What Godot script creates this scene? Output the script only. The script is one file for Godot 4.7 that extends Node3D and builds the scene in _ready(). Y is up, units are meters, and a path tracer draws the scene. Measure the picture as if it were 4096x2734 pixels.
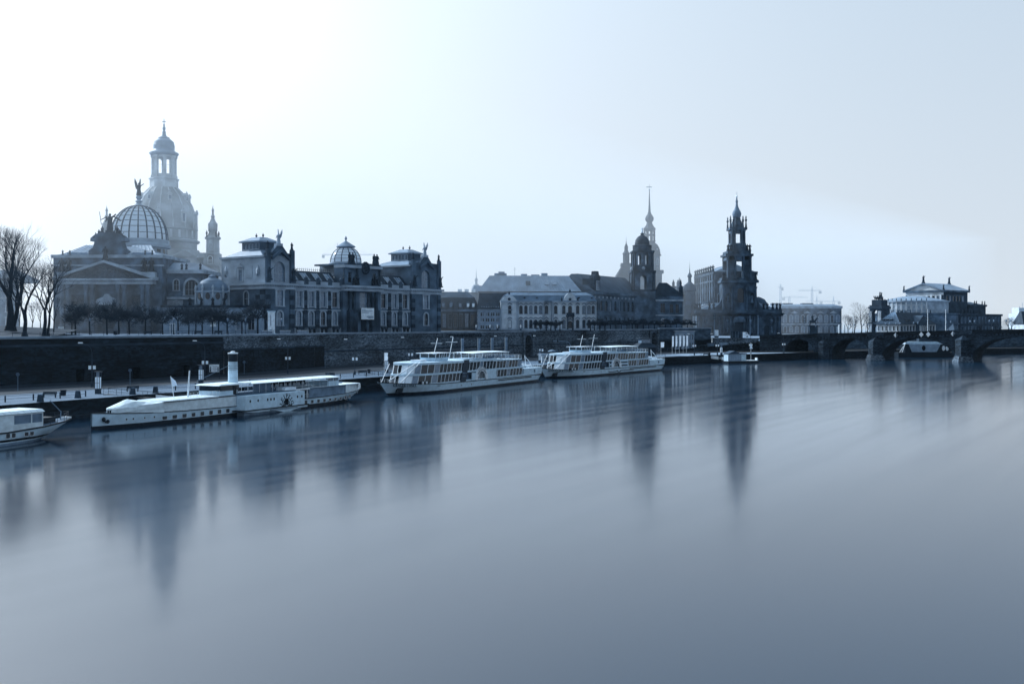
extends Node3D
# Riverside city skyline with moored ships, seen from a bridge. Metres, y up, water at y = 0.
const F := 4200.0      # focal length in photograph pixels
const EYE := 15.5      # eye height above the water
const HORIZON := 1300.0

var mats := {}
var noises := {}
var shared := {}
var used := {}
var panes_seen := 0
var rng := RandomNumberGenerator.new()

func _ready():
	rng.seed = 7
	light_and_camera()
	make_materials()
	build_setting()
	build_bridge()
	build_terrace_walls()
	build_academy()
	build_exhibition_hall()
	build_domed_church()
	build_mid_houses()
	build_parliament()
	build_castle()
	build_cathedral()
	build_far_right()
	build_cranes()
	build_trees()
	build_ships()
	build_quay_things()
	build_plaza_things()

func light_and_camera():
	var cam := Camera3D.new()
	cam.name = "camera"
	cam.projection = Camera3D.PROJECTION_FRUSTUM
	cam.near = 0.5
	cam.far = 6000.0
	cam.size = 2734.0 / F * cam.near
	cam.frustum_offset = Vector2(0, -(1367.0 - HORIZON) / F * cam.near)
	add_child(cam)
	cam.position = Vector3(0, EYE, 0)
	cam.current = true
	var sun := DirectionalLight3D.new()
	sun.name = "sun"
	add_child(sun)
	# low winter sun ahead of the camera and to its left
	var azimuth := deg_to_rad(55.0)
	var height := deg_to_rad(30.0)
	var towards := Vector3(-sin(azimuth) * cos(height), sin(height), -cos(azimuth) * cos(height))
	sun.look_at_from_position(Vector3.ZERO, -towards, Vector3.UP)
	sun.light_energy = 1.6
	sun.light_color = Color(0.92, 0.965, 1.0)
	sun.light_angular_distance = 1.5
	sun.shadow_enabled = true
	# hazy winter sky: pale blue air, whiter towards the horizon, with a broad glow round the sun
	var img := Image.create(512, 256, false, Image.FORMAT_RGBF)
	for j in 256:
		var polar := PI * (j + 0.5) / 256.0
		var y := cos(polar)
		var air := pow(clampf(1.0 - absf(y), 0.0, 1.0), 1.6)
		for i in 512:
			var a := TAU * (i + 0.5) / 512.0
			var dir := Vector3(sin(a) * sin(polar), y, -cos(a) * sin(polar))
			var off := rad_to_deg(dir.angle_to(towards))
			var glow := 5.0 * exp(-off / 16.0)
			var base := Color(0.19, 0.305, 0.44).lerp(Color(0.43, 0.475, 0.52), air)
			if y < 0.0: base = Color(0.2, 0.26, 0.32)
			img.set_pixel(i, j, Color(base.r + glow * 0.94, base.g + glow * 0.98, base.b + glow * 1.0))
	var sky := PanoramaSkyMaterial.new()
	sky.panorama = ImageTexture.create_from_image(img)
	var e := Environment.new()
	e.background_mode = Environment.BG_SKY
	e.sky = Sky.new()
	e.sky.sky_material = sky
	e.tonemap_mode = Environment.TONE_MAPPER_LINEAR
	e.tonemap_exposure = 1.55
	e.background_energy_multiplier = 1.0
	e.sdfgi_enabled = true
	e.ssao_enabled = true
	e.ssil_enabled = true
	# winter haze, lit mostly from the sun's side
	e.volumetric_fog_enabled = true
	e.volumetric_fog_density = 0.00003
	e.volumetric_fog_albedo = Color(0.74, 0.88, 1.0)
	e.volumetric_fog_anisotropy = 0.7
	var w := WorldEnvironment.new()
	w.name = "world_environment"
	w.environment = e
	add_child(w)

# ---------------------------------------------------------------- helpers

func at(px: float, py: float, d: float) -> Vector3:
	return Vector3((px - 2048.0) / F * d, EYE + (HORIZON - py) / F * d, -d)

class M:
	# collects triangles of one part; corners are given counter-clockwise as seen from outside
	var v := PackedVector3Array()
	var n := PackedVector3Array()
	var t := Transform3D.IDENTITY
	func tri(a: Vector3, b: Vector3, c: Vector3):
		a = t * a; b = t * b; c = t * c
		var k := (b - a).cross(c - a)
		if k.length_squared() < 1e-12: return
		k = k.normalized()
		v.append(a); v.append(c); v.append(b)
		n.append(k); n.append(k); n.append(k)
	func smooth(a: Vector3, b: Vector3, c: Vector3, p: Vector3, q: Vector3, r: Vector3):
		a = t * a; b = t * b; c = t * c
		if (b - a).cross(c - a).length_squared() < 1e-12: return
		v.append(a); v.append(c); v.append(b)
		n.append((t.basis * p).normalized()); n.append((t.basis * r).normalized()); n.append((t.basis * q).normalized())
	func quad(a: Vector3, b: Vector3, c: Vector3, d: Vector3):
		tri(a, b, c); tri(a, c, d)
	func box(x0, x1, y0, y1, z0, z1):
		frus(x0, x1, z0, z1, y0, x0, x1, z0, z1, y1)
	func frus(x0, x1, z0, z1, y0, a0, a1, c0, c1, y1):
		# a box whose lower rectangle differs from its upper one
		var p := [Vector3(x0, y0, z1), Vector3(x1, y0, z1), Vector3(x1, y0, z0), Vector3(x0, y0, z0)]
		var q := [Vector3(a0, y1, c1), Vector3(a1, y1, c1), Vector3(a1, y1, c0), Vector3(a0, y1, c0)]
		for i in 4:
			var j := (i + 1) % 4
			quad(p[i], p[j], q[j], q[i])
		quad(q[0], q[1], q[2], q[3])
		quad(p[3], p[2], p[1], p[0])
	func lathe(c: Vector3, prof: Array, seg := 16, soft := true, turn := 0.0, squash := 1.0):
		# prof: [radius, height] from below upwards
		for k in prof.size() - 1:
			var r0: float = prof[k][0]; var y0: float = prof[k][1]
			var r1: float = prof[k + 1][0]; var y1: float = prof[k + 1][1]
			var sl := Vector2(y1 - y0, r0 - r1)
			sl = sl.normalized() if sl.length() > 1e-6 else Vector2(0, 1)
			for i in seg:
				var a := turn + TAU * i / seg
				var b := turn + TAU * (i + 1) / seg
				var ca := Vector3(sin(a), 0, cos(a) * squash); var cb := Vector3(sin(b), 0, cos(b) * squash)
				var p := c + ca * r0 + Vector3(0, y0, 0); var q := c + cb * r0 + Vector3(0, y0, 0)
				var s := c + cb * r1 + Vector3(0, y1, 0); var u := c + ca * r1 + Vector3(0, y1, 0)
				if soft:
					var na := ca * sl.x + Vector3(0, sl.y, 0); var nb := cb * sl.x + Vector3(0, sl.y, 0)
					smooth(p, q, s, na, nb, nb); smooth(p, s, u, na, nb, na)
				else:
					quad(p, q, s, u)
	func bar(a: Vector3, b: Vector3, ra := 0.05, rb := -1.0, seg := 4):
		if rb < 0: rb = ra
		var d := (b - a)
		if d.length() < 1e-5: return
		d = d.normalized()
		var x := d.cross(Vector3.UP if absf(d.y) < 0.95 else Vector3.RIGHT).normalized()
		var y := d.cross(x)
		for i in seg:
			var e := TAU * (i + 0.5) / seg; var f := TAU * (i + 1.5) / seg
			var ne := x * cos(e) + y * sin(e); var nf := x * cos(f) + y * sin(f)
			smooth(a + ne * ra, a + nf * ra, b + nf * rb, ne, nf, nf)
			smooth(a + ne * ra, b + nf * rb, b + ne * rb, ne, nf, ne)
	func path(pts: Array, r := 0.05, seg := 4):
		for i in pts.size() - 1: bar(pts[i], pts[i + 1], r, r, seg)
	func ball(c: Vector3, r: float, seg := 8, sy := 1.0):
		var prof := []
		for k in 7: prof.append([r * sin(PI * k / 6.0), -r * sy * cos(PI * k / 6.0)])
		lathe(c, prof, seg)
	func prism(pts: PackedVector2Array, z0: float, z1: float):
		# outline in x, y (counter-clockwise), extruded from z0 to z1
		if Geometry2D.is_polygon_clockwise(pts):
			pts = pts.duplicate(); pts.reverse()
		var ix := Geometry2D.triangulate_polygon(pts)
		for k in range(0, ix.size(), 3):
			var a := pts[ix[k]]; var b := pts[ix[k + 1]]; var c := pts[ix[k + 2]]
			if (b - a).cross(c - a) < 0: var s := b; b = c; c = s
			tri(Vector3(a.x, a.y, z1), Vector3(b.x, b.y, z1), Vector3(c.x, c.y, z1))
			tri(Vector3(a.x, a.y, z0), Vector3(c.x, c.y, z0), Vector3(b.x, b.y, z0))
		for i in pts.size():
			var p := pts[i]; var q := pts[(i + 1) % pts.size()]
			quad(Vector3(p.x, p.y, z1), Vector3(p.x, p.y, z0), Vector3(q.x, q.y, z0), Vector3(q.x, q.y, z1))
	func facade(x0: float, x1: float, y0: float, y1: float, z: float, holes: Array, depth := 0.35):
		# a wall face towards +z with recessed openings [x, y, width, height, arched], x being the middle
		var xs := [x0, x1]; var ys := [y0, y1]
		for h in holes:
			xs.append_array([h[0] - h[2] / 2, h[0] + h[2] / 2]); ys.append_array([h[1], h[1] + h[3]])
		xs.sort(); ys.sort()
		for i in xs.size() - 1:
			if xs[i + 1] - xs[i] < 1e-4: continue
			var cx: float = (xs[i] + xs[i + 1]) / 2
			for j in ys.size() - 1:
				if ys[j + 1] - ys[j] < 1e-4: continue
				var cy: float = (ys[j] + ys[j + 1]) / 2
				var open := false
				for h in holes:
					if absf(cx - h[0]) < h[2] / 2 and cy > h[1] and cy < h[1] + h[3]:
						open = true
						break
				if not open:
					quad(Vector3(xs[i], ys[j], z), Vector3(xs[i + 1], ys[j], z), Vector3(xs[i + 1], ys[j + 1], z), Vector3(xs[i], ys[j + 1], z))
		for h in holes:
			var a: float = h[0] - h[2] / 2; var b: float = h[0] + h[2] / 2
			var c: float = h[1]; var d: float = h[1] + h[3]
			var k := z - depth
			quad(Vector3(a, c, z), Vector3(a, d, z), Vector3(a, d, k), Vector3(a, c, k))
			quad(Vector3(b, c, k), Vector3(b, d, k), Vector3(b, d, z), Vector3(b, c, z))
			quad(Vector3(a, c, z), Vector3(a, c, k), Vector3(b, c, k), Vector3(b, c, z))
			if h.size() > 4 and h[4]:
				var r: float = h[2] / 2
				var last := Vector2(-r, 0)
				for i in 8:
					var e := PI - PI * (i + 1) / 8.0
					var p := Vector2(cos(e) * r, sin(e) * r)
					var top := d
					var u := Vector3(h[0] + last.x, d - r + last.y, z); var w := Vector3(h[0] + p.x, d - r + p.y, z)
					quad(u, w, Vector3(w.x, top, z), Vector3(u.x, top, z))
					quad(u, Vector3(u.x, u.y, k), Vector3(w.x, w.y, k), w)
					last = p
			else:
				quad(Vector3(a, d, k), Vector3(a, d, z), Vector3(b, d, z), Vector3(b, d, k))
	func mesh() -> ArrayMesh:
		var a := []
		a.resize(Mesh.ARRAY_MAX)
		a[Mesh.ARRAY_VERTEX] = v
		a[Mesh.ARRAY_NORMAL] = n
		var m := ArrayMesh.new()
		if v.size(): m.add_surface_from_arrays(Mesh.PRIMITIVE_TRIANGLES, a)
		return m

func numbered(called: String) -> String:
	used[called] = used.get(called, -1) + 1
	return called if used[called] == 0 else "%s_%03d" % [called, used[called]]

func put(m: M, called: String, material: String, parent: Node3D) -> MeshInstance3D:
	return inst(m.mesh(), called, material, parent)

func inst(mesh: Mesh, called: String, material: String, parent: Node3D, where := Vector3.ZERO, turn := 0.0) -> MeshInstance3D:
	var o := MeshInstance3D.new()
	o.name = called
	o.mesh = mesh
	o.material_override = mats[material]
	o.position = where
	o.rotation.y = turn
	parent.add_child(o, true)
	return o

func thing(called: String, label: String, category: String, where := Vector3.ZERO, turn := 0.0, group := "") -> Node3D:
	var o := Node3D.new()
	o.name = numbered(called)
	add_child(o)
	o.position = where
	o.rotation.y = turn
	o.set_meta("label", label)
	o.set_meta("category", category)
	if group: o.set_meta("group", group)
	return o

func structure(m: M, called: String, material: String) -> MeshInstance3D:
	var o := put(m, numbered(called), material, self)
	o.set_meta("kind", "structure")
	return o

func copy_of(o: Node3D, where: Vector3, turn: float, label: String) -> Node3D:
	var c: Node3D = o.duplicate()
	c.name = numbered(String(o.name).get_slice("_0", 0))
	add_child(c)
	c.position = where
	c.rotation.y = turn
	c.set_meta("label", label)
	return c

# a point inside a thing's own axes, for parts laid out along a wall that runs from a to b
func along(a: Vector2, b: Vector2) -> float:
	return atan2(b.y - a.y, b.x - a.x)

func ground(p: Vector2, y: float) -> Vector3:
	return Vector3(p.x, y, -p.y)

# one window: a frame with bars (the part) and its pane (the sub-part); mesh origin at the sill's middle, facing +z
func window(parent: Node3D, x: float, y: float, z: float, w: float, h: float, arched := false, surround := 0.3, turn := 0.0, trim := "stone_light", pane := "glass", bars := 2, called := "window"):
	var key := "w%.2f_%.2f_%d_%.2f_%d" % [w, h, int(arched), surround, bars]
	if not shared.has(key):
		var m := M.new()
		var r := w / 2
		var top := h - (r if arched else 0.0)
		if surround > 0.0:
			m.box(-r - surround, -r, 0, top, -0.05, 0.16)
			m.box(r, r + surround, 0, top, -0.05, 0.16)
			m.box(-r - surround * 1.3, r + surround * 1.3, -0.25, 0, -0.05, 0.24)
			if arched:
				for i in 8:
					var a := PI * i / 8.0; var b := PI * (i + 1) / 8.0
					var pts := PackedVector2Array([Vector2(cos(a) * r, top + sin(a) * r), Vector2(cos(a) * (r + surround), top + sin(a) * (r + surround)), Vector2(cos(b) * (r + surround), top + sin(b) * (r + surround)), Vector2(cos(b) * r, top + sin(b) * r)])
					m.prism(pts, -0.05, 0.16)
			else:
				m.box(-r - surround * 1.3, r + surround * 1.3, h, h + surround * 1.2, -0.05, 0.28)
		for i in range(1, bars):
			var u := -r + w * i / bars
			m.box(u - 0.05, u + 0.05, 0, h - (r * 0.3 if arched else 0.0), -0.27, -0.2)
		m.box(-r, r, top * 0.62, top * 0.62 + 0.1, -0.27, -0.2)
		var g := M.new()
		g.box(-r, r, 0, h, -0.32, -0.28)
		shared[key] = [m.mesh(), g.mesh()]
	var f := inst(shared[key][0], called, trim, parent, Vector3(x, y, z), turn)
	var pick := pane
	if pane == "glass" and panes_seen % 7 in [2, 5]: pick = "glass_pale"
	elif pane == "glass_pale" and panes_seen % 5 == 3: pick = "glass"
	elif panes_seen % 23 == 11: pick = "blind"
	panes_seen += 1
	inst(shared[key][1], "pane", pick, f)
	return f

# a standing robed figure of about 90 triangles
func figure(m: M, p: Vector3, h: float, lean := 0.0, arm := 0.0):
	var s := h / 1.8
	m.lathe(p, [[0.0, 0.0], [0.34 * s, 0.0], [0.36 * s, 0.12 * h], [0.24 * s, 0.5 * h], [0.3 * s, 0.74 * h], [0.25 * s, 0.81 * h], [0.08 * s, 0.85 * h]], 7, true, lean)
	m.ball(p + Vector3(0, 0.92 * h, 0), 0.13 * s, 6, 1.2)
	m.bar(p + Vector3(-0.27 * s, 0.78 * h, 0), p + Vector3(-0.42 * s, 0.5 * h, 0.1 * s), 0.1 * s, 0.07 * s, 4)
	m.bar(p + Vector3(0.27 * s, 0.78 * h, 0), p + Vector3((0.42 + 0.25 * arm) * s, (0.5 + 0.45 * arm) * h, 0.1 * s), 0.1 * s, 0.07 * s, 4)

func statue(parent: Node3D, where: Vector3, h: float, material := "stone_dark", turn := 0.0, arm := 0.0, called := "statue"):
	var key := "s%.1f_%.1f" % [h, arm]
	if not shared.has(key):
		var m := M.new()
		m.box(-0.17 * h, 0.17 * h, 0, 0.12 * h, -0.17 * h, 0.17 * h)
		figure(m, Vector3(0, 0.12 * h, 0), h * 0.88, 0.0, arm)
		shared[key] = m.mesh()
	return inst(shared[key], called, material, parent, where, turn)

# a winged figure with raised arm
func angel(parent: Node3D, where: Vector3, h: float, material: String, turn := 0.0):
	var m := M.new()
	figure(m, Vector3.ZERO, h * 0.8, 0.0, 1.0)
	for s in [-1.0, 1.0]:
		m.t = Transform3D(Basis(Vector3.UP, s * 0.75), Vector3(0, 0, -0.06 * h))
		m.prism(PackedVector2Array([Vector2(s * 0.04, 0.6) * h, Vector2(s * 0.12, 0.84) * h, Vector2(s * 0.24, 1.08) * h, Vector2(s * 0.25, 0.82) * h, Vector2(s * 0.18, 0.5) * h, Vector2(s * 0.08, 0.36) * h]), -0.03 * h, 0.03 * h)
	return inst(m.mesh(), "angel_statue", material, parent, where, turn)

func vase(m: M, p: Vector3, h: float):
	m.lathe(p, [[0.2 * h, 0], [0.1 * h, 0.15 * h], [0.24 * h, 0.45 * h], [0.2 * h, 0.62 * h], [0.06 * h, 0.7 * h], [0.1 * h, 0.85 * h], [0.0, h]], 7)

func letters(parent: Node3D, text: String, size: float, where: Vector3, material: String, turn := 0.0, tilt := 0.0, called := "lettering", serif := false):
	var key := "t%s_%.2f_%d" % [text, size, int(serif)]
	if not shared.has(key):
		var tm := TextMesh.new()
		var f := SystemFont.new()
		f.font_names = PackedStringArray(["Droid Serif" if serif else "Droid Sans"])
		f.font_weight = 700
		tm.font = f
		tm.text = text
		tm.font_size = 64
		tm.pixel_size = size / 64.0
		tm.depth = 0.03
		shared[key] = tm
	var o := inst(shared[key], called, material, parent, where, turn)
	o.rotation.z = tilt
	return o

# ---------------------------------------------------------------- materials

func noise_texture(called: String, kind: int, frequency: float, low: float, high: float, octaves := 4, normal := false, strength := 4.0) -> NoiseTexture2D:
	if noises.has(called): return noises[called]
	var f := FastNoiseLite.new()
	f.noise_type = kind
	f.seed = 11 + noises.size()
	f.frequency = frequency
	f.fractal_octaves = octaves
	if kind == FastNoiseLite.TYPE_CELLULAR:
		f.cellular_return_type = FastNoiseLite.RETURN_CELL_VALUE
		f.cellular_distance_function = FastNoiseLite.DISTANCE_MANHATTAN
		f.fractal_type = FastNoiseLite.FRACTAL_NONE
	var x := NoiseTexture2D.new()
	x.width = 512; x.height = 512
	x.seamless = true
	x.noise = f
	if normal:
		x.as_normal_map = true
		x.bump_strength = strength
	else:
		var g := Gradient.new()
		g.set_color(0, Color(low, low, low)); g.set_color(1, Color(high, high, high))
		x.color_ramp = g
	noises[called] = x
	return x

# the photograph is printed in one blue-grey ink: greys keep that cast, white stays white
func ink(g: float) -> Color:
	var k := smoothstep(0.0, 0.75, g)
	var c := Color(0.57, 1.0, 1.56).lerp(Color(0.87, 0.98, 1.08), k)
	return Color(g * c.r, g * c.g, g * c.b)

func mat(called: String, grey: float, rough := 0.9, texture := "", size := 4.0, stretch := 1.0, metal := 0.0) -> StandardMaterial3D:
	var m := StandardMaterial3D.new()
	m.resource_name = called
	m.albedo_color = ink(grey).linear_to_srgb()
	m.roughness = rough
	m.metallic = metal
	m.metallic_specular = 0.5 if metal > 0.0 or rough < 0.3 else 0.22
	if texture:
		m.albedo_texture = noises[texture]
		m.uv1_triplanar = true
		m.uv1_world_triplanar = true
		m.uv1_scale = Vector3(1.0 / size, stretch / size, 1.0 / size)
	mats[called] = m
	return m

func make_materials():
	noise_texture("weather", FastNoiseLite.TYPE_SIMPLEX_SMOOTH, 0.012, 0.66, 1.0, 5)
	noise_texture("soot", FastNoiseLite.TYPE_SIMPLEX_SMOOTH, 0.008, 0.4, 1.0, 6)
	noise_texture("blocks", FastNoiseLite.TYPE_CELLULAR, 0.05, 0.36, 1.0, 1)
	noise_texture("speckle", FastNoiseLite.TYPE_SIMPLEX, 0.06, 0.55, 1.0, 3)
	noise_texture("streaks", FastNoiseLite.TYPE_SIMPLEX_SMOOTH, 0.03, 0.8, 1.0, 3)
	mat("stone_light", 0.48, 0.9, "weather", 31.5)
	mat("stone_pale", 0.72, 0.9, "weather", 42.0)
	mat("stone_mid", 0.21, 0.9, "soot", 28.0)
	mat("stone_dark", 0.08, 0.9, "soot", 24.5)
	mat("stone_black", 0.03, 0.9, "weather", 17.5)
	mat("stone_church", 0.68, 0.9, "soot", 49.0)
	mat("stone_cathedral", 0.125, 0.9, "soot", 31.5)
	mat("masonry", 0.38, 0.95, "blocks", 14.4, 2.2)
	mat("masonry_dark", 0.055, 0.95, "blocks", 19.200000000000003, 2.0)
	mat("masonry_pale", 0.15, 0.95, "soot", 16.0, 2.0)
	mat("bridge_stone", 0.11, 0.95, "blocks", 15.0, 2.2)
	mat("door_wood", 0.045, 0.7, "weather", 4.0)
	mat("quay_stone", 0.045, 0.9, "blocks", 16.0, 2.0)
	for k in ["masonry", "masonry_dark", "bridge_stone", "quay_stone"]:
		var mm: StandardMaterial3D = mats[k]
		mm.detail_enabled = true
		mm.detail_albedo = noises["soot"]
		mm.detail_blend_mode = BaseMaterial3D.BLEND_MODE_MUL
		mm.detail_uv_layer = BaseMaterial3D.DETAIL_UV_2
		mm.uv2_triplanar = true
		mm.uv2_world_triplanar = true
		mm.uv2_scale = Vector3(1.0 / 70.0, 1.0 / 34.0, 1.0 / 70.0)
	mat("plaster", 0.6, 0.9, "streaks", 49.0)
	mat("plaster_mid", 0.36, 0.9, "streaks", 35.0)
	mat("slate", 0.05, 0.7, "weather", 21.0)
	mat("slate_mid", 0.1, 0.7, "weather", 28.0)
	mat("copper", 0.22, 0.6, "weather", 35.0)
	mat("sheet_metal", 0.34, 0.5, "weather", 42.0)
	mat("metal_dark", 0.035, 0.5)
	mat("metal_grey", 0.2, 0.45)
	mat("bronze", 0.03, 0.5)
	mat("gold", 0.5, 0.35, "", 1.0, 1.0, 0.6)
	mat("white_paint", 0.86, 0.45, "streaks", 17.5)
	mat("white_hull", 0.8, 0.4, "streaks", 21.0)
	mats["white_hull"].albedo_color = Color(0.56, 0.75, 0.9).linear_to_srgb()
	mat("black_paint", 0.015, 0.4)
	mat("red_band", 0.035, 0.4)
	mat("canvas", 0.8, 0.95, "streaks", 17.5)
	mat("canvas_grey", 0.3, 0.95, "weather", 14.0)
	mats["canvas"].albedo_color = Color(0.68, 0.8, 0.88).linear_to_srgb()
	mat("deck", 0.2, 0.8, "speckle", 3.0)
	mat("rubber", 0.012, 0.8)
	mat("car_dark", 0.02, 0.25)
	mat("car_mid", 0.2, 0.3)
	mat("car_white", 0.7, 0.3)
	mat("bark", 0.03, 0.95, "speckle", 1.5)
	mat("twig", 0.035, 0.95)
	mat("asphalt", 0.04, 0.85, "speckle", 5.0)
	mat("cobbles", 0.2, 0.85, "speckle", 2.2)
	mat("gravel", 0.22, 0.95, "speckle", 6.0)
	mat("lawn", 0.06, 0.95, "speckle", 4.0)
	mat("pavement", 0.4, 0.9, "weather", 21.0)
	mat("kerb", 0.16, 0.9, "weather", 10.5)
	mat("print", 0.03, 0.8)
	var g := mat("glass", 0.02, 0.08)
	g.metallic_specular = 0.4
	mat("glass_pale", 0.28, 0.12, "weather", 7.0)
	var bl := mat("blind", 0.8, 0.7)
	bl.metallic_specular = 0.3
	var clear := mat("glass_clear", 0.5, 0.05)
	clear.transparency = BaseMaterial3D.TRANSPARENCY_ALPHA
	clear.albedo_color.a = 0.12
	var dome := mat("glass_dome", 0.75, 0.2)
	dome.backlight_enabled = true
	dome.backlight = Color(0.9, 0.95, 1.0)
	var flag := mat("flag_cloth", 0.75, 0.95)
	flag.backlight_enabled = true
	flag.backlight = Color(0.6, 0.65, 0.7)
	mat("panel_white", 0.85, 0.5)
	# long-exposed river: dark water under a smooth, slightly rough skin with faint flow streaks
	var w := mat("water", 0.01, 0.2)
	w.albedo_color = Color(0.002, 0.016, 0.036).linear_to_srgb()
	w.metallic_specular = 0.5
	var f := FastNoiseLite.new()
	f.seed = 5
	f.frequency = 0.012
	f.fractal_octaves = 4
	var rough := NoiseTexture2D.new()
	rough.width = 1024; rough.height = 1024; rough.seamless = true; rough.noise = f
	var rg := Gradient.new()
	rg.set_color(0, Color(0.62, 0.62, 0.62)); rg.set_color(1, Color(1, 1, 1))
	rough.color_ramp = rg
	w.roughness = 0.15
	w.roughness_texture = rough
	w.roughness_texture_channel = BaseMaterial3D.TEXTURE_CHANNEL_RED
	w.uv1_triplanar = true
	w.uv1_world_triplanar = false
	w.uv1_scale = Vector3(1.0 / 1100.0, 1.0, 1.0 / 70.0)

# ---------------------------------------------------------------- the setting: plan positions are (x, distance ahead)

var WALL := [Vector2(-150, 140), Vector2(-71.5, 259.6), Vector2(-57.5, 304), Vector2(-56, 312), Vector2(9.2, 420), Vector2(70, 500), Vector2(99, 522)]
var QUAY := [Vector2(-151, 20), Vector2(-78.5, 161), Vector2(-42, 231), Vector2(-27, 259), Vector2(15, 335), Vector2(58, 407), Vector2(89, 438), Vector2(145, 484), Vector2(205, 530), Vector2(330, 590), Vector2(600, 665)]
const QUAY_Y := 3.2
const TERRACE_Y := 12.9
const CITY_Y := 9.2

func line_x(line: Array, d: float) -> float:
	for i in line.size() - 1:
		if d <= line[i + 1].y or i == line.size() - 2:
			var k: float = (d - line[i].y) / (line[i + 1].y - line[i].y)
			return lerpf(line[i].x, line[i + 1].x, k)
	return 0.0

func sheet(points: Array, y: float) -> M:
	var pts := PackedVector2Array(points)
	if not Geometry2D.is_polygon_clockwise(pts): pts.reverse()
	var m := M.new()
	var ix := Geometry2D.triangulate_polygon(pts)
	for k in range(0, ix.size(), 3):
		var a := pts[ix[k]]; var b := pts[ix[k + 1]]; var c := pts[ix[k + 2]]
		if (b - a).cross(c - a) < 0: var s := b; b = c; c = s
		m.tri(ground(a, y), ground(b, y), ground(c, y))
	return m

func strip(f0: float, f1: float, y: float, d0: float, d1: float, step := 8.0) -> M:
	# a band of the quayside between two fractions of the way from the quay's edge to the terrace wall
	var m := M.new()
	var d := d0
	while d < d1:
		var e := minf(d + step, d1)
		var q0 := line_x(QUAY, d); var w0 := line_x(WALL, d)
		var q1 := line_x(QUAY, e); var w1 := line_x(WALL, e)
		m.quad(Vector3(lerpf(q0, w0, f1), y, -d), Vector3(lerpf(q0, w0, f0), y, -d), Vector3(lerpf(q1, w1, f0), y, -e), Vector3(lerpf(q1, w1, f1), y, -e))
		d = e
	return m

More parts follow.
